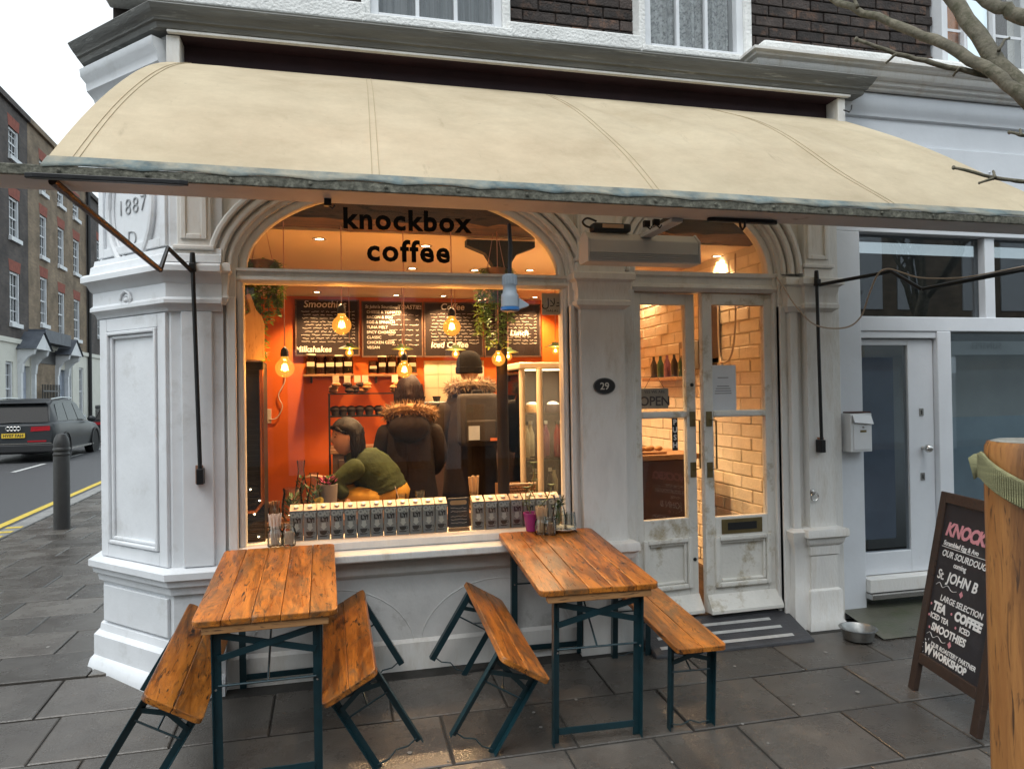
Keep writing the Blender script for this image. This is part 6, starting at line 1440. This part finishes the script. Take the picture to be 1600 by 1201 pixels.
q.build('petals', mat('pink_petals',(.5,.06,.22),.6,.3,30), fp_); q2.build('leaves', herb, fp_)
sp2 = thing('cutlery_jar', 'small jar of sachets at the end of the window table', 'jar', at_t(428,.45)); jar(sp2,.04,.1); sticks(sp2, 12, .03, .12, .01, bpy.data.materials['brown_sachet'], .006, 'sachet')
# black slatted stove with copper pipe at the window's end, paddle board, hanging plants
sa = PY(379,640,.20).x; sb2 = PY(412,640,.20).x
sv = thing('black_cabinet', 'tall black slatted cabinet with a copper pipe at the window end', 'cabinet', (sa-.02,.20,FZ))
ztop = PY(395,565,.2).z-FZ; wS = sb2-sa+.02
MB().box(0,wS,.0,.25,0,ztop).build('carcass', black_metal, sv, bevel=.004)
for i in range(34): MB().box(.006,wS-.006,-.008,-.0005,.62+i*(ztop-.64)/34,.62+i*(ztop-.64)/34+.016).build('slat', black_metal, sv)
cop = mat('copper_pipe',(.35,.12,.05),.35,.2,8,metal=.8)
MB().tube([(wS-.01,-.02,ztop-.05),(wS-.01,-.02,.85),(wS-.05,-.02,.80),(.02,-.02,.80)],.012,8).build('copper_pipe', cop, sv, True); MB().box(0,wS,-.012,-.001,.50,.53).build('copper_band', cop, sv)
# fairy lights on it are lit in the photograph
fairy = emission('fairy_light',(1,.8,.5),8)
for k in range(9): MB().ball((random.uniform(.02,wS-.02),-.018,.35+k*.075+random.uniform(-.02,.02)),.0045,6,4).build('fairy_bulb', fairy, sv)
pa_ = PY(393,515,.16)
pd = thing('paddle_board', 'long handled wooden serving paddle hanging inside the window', 'board', (pa_.x+.01,.19,PY(393,562,.16).z), (0,0,R(32)))
MB().prism([(-.075,0),(.068,0),(.07,.22),(.055,.27),(.02,.30),(-.02,.40),(-.045,.385),(-.02,.29),(-.06,.26),(-.078,.22)],0,.02,Matrix(((1,0,0,0),(0,0,1,0),(0,1,0,0),(0,0,0,1)))).build('blade', wood('paddle_wood',(.50,.33,.17),(.42,.26,.12),(.25,.14,.06),.5,0,'Z'), pd, bevel=.005)
MB().tube([(-.03,.01,.385),(-.03,.01,.62)],.002,4).build('cord', flex, pd)
vine = mat('trailing_leaf',(.15,.27,.045),.5,.35,15,col2=(.16,.16,.04),thr=.64)
def hanging(px0, px1, Y, tops, label, dens=1.0, n=9):
    a, b = PY(px0,445,Y), PY(px1,445,Y); c = (a+b)/2
    t = thing('hanging_plant', label, 'plant', (c.x,Y,2.42), group='trailing plants in the window')
    MB().lathe([(.001,0),(.05,0),(.07,.09),(.072,.10),(.062,.10),(.06,.085),(.001,.08)],n=18).build('pot', mat('terracotta_'+str(int(px0)),(.25,.12,.06),.7,.2), t, True)
    MB().tube([(-.06,0,.1),(0,0,.42),(.06,0,.1)],.003,5).build('hanger', flex, t)
    for i in range(n):
        f = i/(n-1); x = a.x+(b.x-a.x)*f - c.x; L_ = 2.42-PY(px0+(px1-px0)*f, tops[i%len(tops)], Y).z
        pts = [Vector((x*.5,random.uniform(-.03,.03),.09)),Vector((x*.9,random.uniform(-.05,.05),.06)),Vector((x,random.uniform(-.04,.04),-L_*.4)),Vector((x+random.uniform(-.02,.02),random.uniform(-.04,.04),-L_))]
        pth = smooth_path(pts, 8); MB().tube(pth,.0018,4).build('stem', stem_m, t)
        q = MB()
        for v in pth[4:]:
            for k in range(int(9*dens)):
                an = random.uniform(0,6.28); leaf_at(q, v+Vector((random.uniform(-.012,.012),random.uniform(-.012,.012),random.uniform(-.02,.02))), (math.cos(an),math.sin(an),random.uniform(-.8,.3)), random.uniform(.026,.05), random.uniform(.015,.026))
        q.build('leaves', vine, t)
hanging(380,440,.28,(470,520,480,555,560,500,470,490,475),'trailing green plant in a pot at the window corner beside the paddle')
hanging(748,802,.34,(520,500,540,480,470,535,540,500,480),'trailing green plant before the iron column in the window')
# halal notice
hp = PY(863,475,.03)
hl = thing('halal_sign', 'small cream square sign in the top corner of the window', 'sign', (hp.x,.032,hp.z))
MB().prism([(-.064,-.07),(-.07,-.064),(-.07,.064),(-.064,.07),(.064,.07),(.07,.064),(.07,-.064),(.064,-.07)],0,.003,Matrix(((1,0,0,0),(0,0,1,0),(0,1,0,0),(0,0,0,1)))).build('card', mat('cream_card',(.72,.60,.44),.7,.05), hl)
text('\uFEDD\uFEFC\uFEA3', .075, dkbr, hl, Matrix.Translation((0,-.0012,-.015)) @ Matrix.Rotation(R(90),4,'X'), 'lettering', ax='CENTER')
text('HALAL', .022, dkbr, hl, Matrix.Translation((0,-.0012,-.05)) @ Matrix.Rotation(R(90),4,'X'), 'lettering', ax='CENTER', sp=1.3)
# ---- inside the doorway: shelf, framed pictures, crate, plant
dsh = PY(1010,600,1.2)
ds = thing('door_shelf', 'timber shelf of bottles on the cream brick wall inside the door', 'shelf', (RX-.012,1.6,1.80)); MB().box(-.18,0,-.35,.35,-.03,0).build('board', shelf_w, ds, bevel=.003)
for k in range(5): MB().lathe([(.001,.001),(.03,.001),(.032,.12),(.012,.17),(.012,.2),(.001,.201)],n=12).build('bottle', bmats[(k*2+1)%6], ds, True, loc=(-.09,-.28+k*.14,0))
fr1 = thing('chalk_frame', 'white framed black notice on the cream brick wall inside the door', 'frame', (RX-.014,.95,PY(1150,570,.3).z-.05))
MB().box(-.02,0,-.16,.16,-.13,.13).build('frame', white_old, fr1, bevel=.003); MB().box(-.024,-.0205,-.11,.11,-.09,.09).build('panel', slate_b, fr1)
fr2 = thing('striped_picture', 'tall picture with red stripes on the cream brick wall inside the door', 'picture', (RX-.014,.98,2.12)); MB().box(-.02,0,-.16,.16,-.22,.42).build('canvas', mat('picture_dark',(.05,.03,.025),.6,.3,6), fr2)
for y in (.05,.11): MB().box(-.022,-.0205,y-.02,y+.02,-.22,.42).build('stripe', mat('stripe_red',(.30,.10,.06),.6) if y < .1 else bpy.data.materials['stripe_red'], fr2)
mb_ = thing('meter_box', 'grey steel meter box on the brick wall inside the door', 'box', (RX-.014,1.25,1.98)); MB().box(-.10,0,-.1,.1,-.12,.12).build('case', mat('grey_case',(.2,.17,.14),.5), mb_, bevel=.006); MB().box(-.103,-.1005,-.06,.06,.0,.06).build('window', jlab, mb_)
MB().tube(smooth_path([(RX-.03,.55,2.72),(RX-.04,.55,2.2),(RX-.05,.6,1.95),(RX-.05,.72,1.9),(RX-.04,.8,2.0),(RX-.03,.82,2.7)]),.008,6).build('looped_cable', cab, None, True)
tag(bpy.data.objects['looped_cable'], 'pale cable looped against the brick wall inside the door', 'cable')
tl = thing('till_counter', 'dark red timber till counter inside the left door', 'counter', (1.95,.75,FZ)); MB().box(0,.78,0,.5,0,.95).build('carcass', mat('dark_red_counter',(.045,.012,.012),.4,.2,4), tl, bevel=.01); MB().box(-.03,.81,-.03,.53,.95,.99).build('top', shelf_w, tl, bevel=.004)
tr2 = thing('cake_tray', 'tray of wrapped cakes on the till counter inside the door', 'tray', (2.32,.85,FZ+.991)); MB().box(-.12,.18,-.08,.12,0,.02).build('tray', shelf_w, tr2, bevel=.004)
for k in range(6): MB().ball((-.08+.045*k,random.uniform(-.03,.06),.04),.032,10,6,(1.2,.8,.6)).build('bun', pastry, tr2, True)
ms = thing('menu_stand', 'pale blue card menu standing on the till counter', 'menu', (2.30,.99,FZ+1.0), (R(-8),0,R(-10))); MB().box(-.09,.09,0,.004,0,.24).build('card', mat('pale_blue_card',(.35,.42,.5),.6,.05), ms); MB().box(-.03,.05,-.002,-.0005,.05,.11).build('print_block', black, ms)
vp_ = thing('potted_plant', 'spiky dark green plant on the shelf inside the left door', 'plant', (1.97,.5,FZ+1.2)); MB().lathe([(.001,0),(.05,0),(.06,.11),(.05,.11),(.001,.09)],n=16).build('pot', mat('brown_pot',(.2,.1,.05),.7), vp_, True)
q = MB()
for k in range(26): a = random.uniform(0,6.28); leaf_at(q, (0,0,.09), (math.cos(a),math.sin(a),random.uniform(.3,2.2)), random.uniform(.14,.24), .03)
q.build('leaves', bpy.data.materials['dark_leaf'], vp_)
MB().box(-.12,.12,-.1,.1,-.24,-.001).build('crate', shelf_w, vp_, bevel=.004)
# ================================================================== PEOPLE
skin = mat('skin', (.48,.26,.17), .5, .08, 8)
def skinned(name, verts, edges, radii, m_, parent, root=0, sub=2):
    me = bpy.data.meshes.new(name); me.from_pydata([tuple(v) for v in verts], edges, []); me.materials.append(m_)
    o = bpy.data.objects.new(name, me); COL.objects.link(o)
    if parent: o.parent = parent
    sk_ = o.modifiers.new('skin','SKIN'); sk_.use_smooth_shade = True
    sd = me.skin_vertices[0].data
    for i, r_ in enumerate(radii): sd[i].radius = (r_, r_) if not isinstance(r_, tuple) else r_
    for i in range(len(verts)): sd[i].use_root = (i == root)
    ss = o.modifiers.new('smooth','SUBSURF'); ss.levels = sub; ss.render_levels = sub
    return o
def head(par, c, face, r=.098, hair=None, hm=None, m_=skin, hair_len=.0):
    """a head with brow, nose, lips, ears; face = yaw direction in radians (0 looks along +X)"""
    c = Vector(c); Rz = Matrix.Translation(c) @ Matrix.Rotation(face, 4, 'Z')
    vs = []; fs = []; n, mm = 24, 18
    for i in range(mm+1):
        ph = math.pi*i/mm; z = -math.cos(ph)
        for k in range(n):
            t = 2*math.pi*k/n; x = math.sin(ph)*math.cos(t); y = math.sin(ph)*math.sin(t)
            px_, py_, pz_ = x*.95, y*.76, z*1.18
            if x > .2:                                   # face: flatter, chin forward, nose, brow, eye hollows
                f = min(1,(x-.2)/.5)
                if z < -.35: py_ *= 1-.28*f*min(1,(-.35-z)/.5)
                px_ += .14*math.exp(-((y/.13)**2+((z+.12)/.16)**2))*f
                px_ += .05*math.exp(-((y/.25)**2+((z+.48)/.07)**2))*f
                px_ += .07*math.exp(-((y/.3)**2+((z+.85)/.15)**2))*f
                px_ -= .05*math.exp(-(((abs(y)-.33)/.14)**2+((z-.08)/.10)**2))*f
            vs.append((px_*r, py_*r, pz_*r))
    for i in range(mm):
        for k in range(n): fs.append((i*n+k, i*n+(k+1)%n, (i+1)*n+(k+1)%n, (i+1)*n+k))
    o = MB().add(vs, fs, Rz).build('head', m_, par, 'all')
    for s in (-1,1):
        q = MB().ball((.0,s*r*.77,-.02*r), r*.2, 8, 6, (.7,.35,1.2)); q.v = [tuple(Rz @ Vector(v)) for v in q.v]; q.build('ear', m_, o, True)
        q = MB().ball((r*.80,s*r*.30,.07*r), r*.085, 8, 6); q.v = [tuple(Rz @ Vector(v)) for v in q.v]; q.build('eye', black, o, True)
        q = MB().tube([(r*.83,s*r*.16,.24*r),(r*.82,s*r*.3,.28*r),(r*.74,s*r*.44,.22*r)], r*.03, 5); q.v = [tuple(Rz @ Vector(v)) for v in q.v]; q.build('eyebrow', black, o)
    q = MB().tube([(r*.90,-r*.2,-.46*r),(r*.97,0,-.47*r),(r*.90,r*.2,-.46*r)], [r*.03,r*.055,r*.03], 6); q.v = [tuple(Rz @ Vector(v)) for v in q.v]; q.build('lips', lip, o, True)
    return o, Rz
lip = mat('lips', (.35,.10,.09), .5, .05)
hair_dk = mat('dark_brown_hair', (.008,.005,.004), .6, .4, 30, .6, 60, stretch=(3,3,.3), spec=.25); hair_m2 = mat('reddish_brown_hair', (.016,.006,.005), .6, .4, 30, .6, 60, stretch=(3,3,.3), spec=.25)
def hair_shell(par, Rz, r, down, m_, nm='hair', front=-.15):
    """scalp cap falling to `down` (in head radii below centre), open at the face"""
    vs = []; fs = []; n, mm = 30, 14
    for i in range(mm+1):
        f = i/mm
        for k in range(n):
            t = 2*math.pi*k/n; fr_ = max(0, math.cos(t))
            if f < .5: ph = math.pi/2*(f/.5); rad = math.sin(ph); z = math.cos(ph)*1.28
            else: g_ = (f-.5)/.5; rad = 1+.10*math.sin(g_*3)-.12*g_; z = -down*g_
            if math.cos(t) > -.02 and f > .42: rad2 = rad*.80; z = max(z, .50*fr_+.15); 
            else: rad2 = rad
            w = 1+.045*math.sin(k*2.1+i*.9)+.04*math.sin(k*5.3+i*.5)+.03*math.sin(i*1.9+k*.7)
            vs.append((math.cos(t)*rad2*1.07*r*w-.03*r, math.sin(t)*rad2*.92*r*w, z*r))
    for i in range(mm):
        for k in range(n): fs.append((i*n+k, i*n+(k+1)%n, (i+1)*n+(k+1)%n, (i+1)*n+k))
    q = MB().add(vs, fs, Rz); o = q.build(nm, m_, par, 'all'); sm = o.modifiers.new('thickness','SOLIDIFY'); sm.thickness = .012
    q = MB(); rg = random.Random(4)          # loose strands
    for k in range(70):
        t = rg.uniform(1.7,4.58); a = Vector((math.cos(t)*1.05*r, math.sin(t)*.95*r, r*rg.uniform(-.2,.6))); b = Vector((math.cos(t)*1.08*r, math.sin(t)*.97*r, -down*r*rg.uniform(.9,1.12)))
        q.tube([Rz @ a, Rz @ (a.lerp(b,.5)+Vector((math.cos(t),math.sin(t),0))*.012), Rz @ b], .0022, 4)
    q.build('hair_strands', m_, o)
    return o
def hand(par, wrist, d, m_=skin, curl=.5, s=1):
    """palm and five bent fingers growing along d"""
    w = Vector(wrist); d = Vector(d).normalized(); sd = d.cross(Vector((0,0,1)));
    if sd.length < .1: sd = Vector((1,0,0))
    sd.normalize(); up = sd.cross(d)
    V = [w, w+d*.045, w+d*.085]; E = [(0,1),(1,2)]; RR = [.022,(.036,.016),(.038,.014)]
    o = skinned('hand', V, E, RR, m_, par, 0, 2)
    for k, (off, L_) in enumerate(((-.027,.062),(-.009,.072),(.009,.068),(.026,.052))):
        b = w+d*.082+sd*off; p1 = b+d*L_*.45-up*L_*.12*curl; p2 = p1+d*L_*.3-up*L_*.3*curl; p3 = p2+d*L_*.16-up*L_*.32*curl
        skinned('finger', [b-d*.012,p1,p2,p3], [(0,1),(1,2),(2,3)], [.009,.0085,.008,.0065], m_, o, 0, 1)
    b = w+d*.03-sd*.03*s; skinned('thumb', [b, b+d*.03-sd*.022*s-up*.008, b+d*.055-sd*.026*s-up*.02], [(0,1),(1,2)], [.012,.0105,.008], m_, o, 0, 1)
    return o
def fur(par, c, rx, ry, rz, n, L_, m_, tiltx=0, seed=1, arc=(0,6.283)):
    rg = random.Random(seed); q = MB(); c = Vector(c); Rt = Matrix.Rotation(tiltx,3,'X')
    pts = []
    for i in range(33):
        t = arc[0]+(arc[1]-arc[0])*i/32; pts.append(c+Rt @ Vector((rx*math.cos(t), ry*math.sin(t), 0)))
    q.tube(pts, rz, 8, True)
    for k in range(n):
        t = rg.uniform(*arc); s_ = rg.uniform(0,6.283); base = Vector((rx*math.cos(t), ry*math.sin(t), 0)); rad = Vector((math.cos(t),math.sin(t),0))
        nrm = rad*math.cos(s_)+Vector((0,0,1))*math.sin(s_); b = base+nrm*rz*.85
        tip = b+(nrm+Vector((rg.uniform(-.5,.5),rg.uniform(-.5,.5),rg.uniform(-.5,.3)))).normalized()*L_*rg.uniform(.6,1.2)
        sd = nrm.cross(Vector((rg.uniform(-1,1),rg.uniform(-1,1),rg.uniform(-1,1)))).normalized()*.0035
        q.add([tuple(c+Rt @ (b-sd)), tuple(c+Rt @ (b+sd)), tuple(c+Rt @ tip)], [(0,1,2)])
    return q.build('fur_trim', m_, par)
fur_m = mat('tawny_fur', (.22,.12,.05), .9, .5, 18, rnd=0); fur_g = mat('grey_brown_fur', (.20,.13,.075), .9, .5, 18)
coat1 = mat('dark_brown_parka', (.014,.008,.006), .8, .35, 5, .6, 14, spec=.2); coat2 = mat('brown_green_parka', (.022,.014,.010), .8, .35, 5, .6, 14, spec=.2)
jean = mat('dark_trousers', (.015,.015,.02), .8, .2, 20)
def standing(label, x, y, top_z, yaw, coat_m, sh_w=.155):
    t = thing('person', label, 'person', (x,y,FZ), (0,0,yaw)); H = top_z-FZ; k = H/1.68
    # local: faces +Y (away from the street); x right
    P = lambda a, b, c: Vector((a*k, b*k, c*k))
    V = [P(0,0,.95),P(0,0,1.12),P(0,.0,1.30),P(0,0,1.42),P(0,.01,1.50), P(-.085,0,.90),P(-.095,.01,.50),P(-.095,-.02,.08),P(-.095,.13,.04), P(.085,0,.90),P(.095,.02,.50),P(.095,.0,.08),P(.095,.15,.04)]
    E = [(0,1),(1,2),(2,3),(3,4),(0,5),(5,6),(6,7),(7,8),(0,9),(9,10),(10,11),(11,12)]
    skinned('body', V, E, [.12,.11,.13,.06,.05,.085,.062,.045,.035,.085,.062,.045,.035], jean, t)
    aw_ = [(-sh_w,0,1.325),(-.232,.02,1.08),(-.16,.13,.92)], [(sh_w,0,1.325),(.232,.02,1.08),(.16,.13,.92)]
    rg = random.Random(int(x*100)); n = 40; vs = []; secs = [(.58,.215,.155),(.66,.212,.155),(.78,.203,.15),(.90,.192,.142),(1.0,.185,.138),(1.1,.186,.136),(1.2,.192,.136),(1.28,.192,.13),(1.345,.172,.115),(1.39,.125,.095),(1.43,.08,.08),(1.46,.06,.06)]
    for i, (z, rx, ry) in enumerate(secs):
        for q_ in range(n):
            a_ = 2*math.pi*q_/n; f_ = 1+.022*math.sin(5*a_+z*9)+.018*math.sin(11*a_-z*23+1)+(.02*math.sin(z*60+2*a_) if z < 1.3 else 0)
            vs.append(P(rx*f_*math.cos(a_), ry*f_*math.sin(a_), z))
    c = MB().add([tuple(v) for v in vs], [(i*n+q_, i*n+(q_+1)%n, (i+1)*n+(q_+1)%n, (i+1)*n+q_) for i in range(len(secs)-1) for q_ in range(n)]+[tuple(range(n))[::-1]]).build('coat', coat_m, t, 'all')
    for arm in aw_:
        A = [P(*v) for v in arm]; A = [A[0], A[0].lerp(A[1],.5), A[1], A[1].lerp(A[2],.5), A[2]]
        skinned('sleeve', A, [(0,1),(1,2),(2,3),(3,4)], [.088,.08,.074,.068,.058], coat_m, t, 0)
    MB().tube([P(-.02,-.146,.62),P(-.02,-.142,.95),P(-.02,-.14,1.2)], .004, 5).build('back_seam', coat_m, t)
    for s in (-1,1): hand(t, P(s*.155,.145,.91), (-s*.25,.75,-.55), s=s)
    return t, P
x1_, y1_ = PY(640,640,1.0).x, 1.0
pt1, P1 = standing('person seen from behind in a dark parka with tawny fur hood and bobbed hair', x1_, 1.0, PY(640,590,1.0).z, R(-8), coat1)
h_, Rz_ = head(pt1, P1(0,.02,1.57), R(88)); hair_shell(h_, Rz_, .104, .98, hair_m2)
fur(pt1, P1(0,-.03,1.40), .155, .115, .040, 1500, .045, fur_m, R(-22), 3)
MB().ball(P1(0,-.13,1.30), .15, 16, 10, (1.0,.45,.72)).build('hood', coat1, pt1, True)
x2_ = PY(735,640,1.4).x
pt2, P2 = standing('person seen from behind in a dark beanie and furred parka wearing a rucksack', x2_, 1.4, PY(733,553,1.4).z, R(4), coat2, .165)
h2, Rz2 = head(pt2, P2(0,.02,1.565), R(95))
bean = mat('black_knit', (.006,.005,.005), .95, .3, 20, .6, 90, stretch=(1,1,3), spec=.1)
q = MB().lathe([(.104,-.035),(.112,-.03),(.112,.015),(.106,.02),(.104,.06),(.085,.115),(.05,.145),(.001,.155)], n=28, mat=Rz2); q.build('beanie', bean, pt2, True)
fur(pt2, P2(0,-.03,1.42), .165, .115, .038, 1500, .05, fur_g, R(-20), 5)
rs = mat('dark_grey_rucksack', (.032,.026,.023), .85, .25, 6, .2, 40, spec=.2)
bpk = MB(); W2, D2 = .145, .16
prof_ = [(W2,.88),(W2,1.28),(W2*.93,1.34),(W2*.75,1.37)]
q = MB().box(-W2,W2,-.30,-.14,1.0,1.38); ruck = thing('rucksack', 'dark grey boxy rucksack worn on the back of the furred parka', 'rucksack', (x2_,1.4,FZ), (0,0,R(4)))
ruck.scale = ((PY(733,553,1.4).z-FZ)/1.68,)*3
o = q.build('pack', rs, ruck, True, bevel=.035); o.modifiers['bevel'].segments = 4
MB().box(-.11,.11,-.325,-.295,1.03,1.19).build('front_pocket', rs, ruck, bevel=.012)
MB().tube([(-.05,-.2,1.365),(-.03,-.2,1.40),(.03,-.2,1.40),(.05,-.2,1.365)],.008,6).build('grab_handle', rs, ruck, True)
MB().box(-.10,-.02,-.335,-.327,1.05,1.15).build('pale_tag', mat('pale_tag_card',(.32,.34,.36),.7), ruck); MB().box(.06,.11,-.331,-.3255,1.04,1.06).build('orange_patch', mat('orange_patch',(.5,.12,.03),.6), ruck)
for s in (-1,1): MB().tube([(s*.09,-.15,1.33),(s*.13,-.02,1.44),(s*.14,.10,1.34)],.018,6).build('strap', rs, ruck, True)
# seated woman, leaning on her elbow towards the window end of the table
YS = .78
def J(px, py, dy=0): return PY(px, py, YS+dy)
pt3 = thing('person', 'dark haired person in a green jumper and yellow trousers seated at the window', 'person', (J(575,760).x,YS,FZ))
inv = Vector((-J(575,760).x,-YS,-FZ)); K = lambda px, py, dy=0: J(px,py,dy)+inv
green_j = mat('sage_green_jumper', (.034,.047,.02), .9, .35, 8, .6, 40, spec=.2); yel_t = mat('mustard_trousers', (.42,.22,.015), .8, .2, 8, .3)
hip = K(597,779)
ch_ = K(579,737); nk_ = K(552,706); 
V = [hip, hip.lerp(ch_,.5), ch_, nk_, K(545,697), hip+Vector((-.10,-.09,-.0)), hip+Vector((-.42,-.08,.0)), hip+Vector((-.44,-.08,-.42)), hip+Vector((-.56,-.08,-.46)), hip+Vector((-.10,.09,0)), hip+Vector((-.42,.10,.0)), hip+Vector((-.40,.1,-.42)), hip+Vector((-.52,.1,-.46))]
E = [(0,1),(1,2),(2,3),(3,4),(0,5),(5,6),(6,7),(7,8),(0,9),(9,10),(10,11),(11,12)]
body3 = skinned('body', V, E, [.13,.11,.11,.055,.048,.095,.072,.055,.04,.095,.072,.055,.04], skin, pt3)
seat_pts = [hip+Vector((.06,0,-.06)), hip+Vector((.04,0,.0)), hip+Vector((.01,0,.07)), hip+Vector((0,0,.12))]
MB().tube(seat_pts, [.13,.17,.165,.12], 20).build('trousers', yel_t, pt3, 'all')
for dy, kx_ in ((-.09,-.42),(.10,-.40)): skinned('trouser_leg', [hip+Vector((.02,dy,.0)), hip+Vector((-.2,dy,.015)), hip+Vector((kx_,dy,.01)), hip+Vector((kx_-.02,dy,-.22)), hip+Vector((kx_-.02,dy,-.40))], [(0,1),(1,2),(2,3),(3,4)], [.105,.10,.088,.075,.07], yel_t, pt3)
shl, elb, wr = K(562,722,-.12), K(524,756,-.16), K(541,778,-.2); sh2_, el2, wr2 = K(562,725,.14), K(535,755,.12), K(512,748,.05)
jp = smooth_path([hip+Vector((.01,0,.06)), hip.lerp(ch_,.4)+Vector((.025,0,.03)), hip.lerp(ch_,.8)+Vector((.02,0,.02)), K(566,722), K(556,711), K(551,703)], 4)
jr = [.168,.17,.168,.166,.164,.162,.160,.158,.156,.154,.150,.145,.138,.128,.115,.10,.085,.072,.062,.056,.052]
MB().tube(jp, [r_*(1+.025*math.sin(i*2.2)) for i, r_ in enumerate(jr[:len(jp)])], 22).build('jumper', green_j, pt3, 'all')
for A in ((shl, elb, wr), (sh2_, el2, wr2)): skinned('sleeve', [A[0]+Vector((.03,0,0)), A[0].lerp(A[1],.5)+Vector((-.005,0,-.01)), A[1], A[1].lerp(A[2],.5), A[2]], [(0,1),(1,2),(2,3),(3,4)], [.088,.078,.066,.056,.044], green_j, pt3)
hand(pt3, wr, (.3,-.2,-.9)); hand(pt3, wr2, (-1,-.1,.3), s=-1)
h3, Rz3 = head(pt3, K(541,683), R(196), .105); hair_shell(h3, Rz3, .113, 1.6, hair_dk)
stl = thing('cafe_stool', 'dark wooden stool under the seated person in green', 'stool', (pt3.location.x+hip.x-.05,YS,FZ)); SH = max(.4, hip.z-.13); MB().box(-.17,.17,-.17,.17,SH-.04,SH).build('seat', dk_wood, stl, bevel=.01)
for a in (-1,1):
    for b in (-1,1): MB().bar((a*.13,b*.13,SH-.04),(a*.16,b*.16,0),.03).build('leg', dk_wood, stl)
# a few pale specks of litter and chewing gum on the slabs
gum = mat('trodden_gum', (.22,.21,.195), .8, .2, 20)
rg = random.Random(9)
for i, (px, py) in enumerate(((834,1112),(568,1085),(560,1110),(1148,1040),(1255,1045),(1160,1130),(1290,1018),(75,1010),(120,930),(260,1150),(900,1092),(1340,1080),(845,1135),(1050,1190),(700,1188),(640,1175),(300,1090),(1240,1100),(1200,1160))):
    p = PZ(px, py, 0); 
    for _ in range(3): p = PZ(px, py, GZ(p.y)+.006)
    r_ = rg.uniform(.004,.011)
    tag(MB().prism([(r_*(1+.35*rg.random())*math.cos(k*.785), r_*(1+.35*rg.random())*math.sin(k*.785)) for k in range(8)],0,.0025).build('gum_spot', gum, None, loc=(p.x,p.y,p.z-.0015), rot=(SL,0,0)), 'small pale spot of trodden chewing gum on the wet slabs', 'gum spot', 'gum spots on the pavement')
# ------------------------------------------------------------------ lettering curves become meshes
bpy.context.view_layer.update()
dg = bpy.context.evaluated_depsgraph_get(); done = {}
for o in [o for o in COL.objects if o.type == 'FONT']:
    if o.data.name not in done: done[o.data.name] = bpy.data.meshes.new_from_object(o.evaluated_get(dg), depsgraph=dg)
    n = bpy.data.objects.new('tmp', done[o.data.name]); COL.objects.link(n)
    n.parent = o.parent; n.matrix_basis = o.matrix_basis.copy(); nm = o.name
    bpy.data.objects.remove(o); n.name = nm
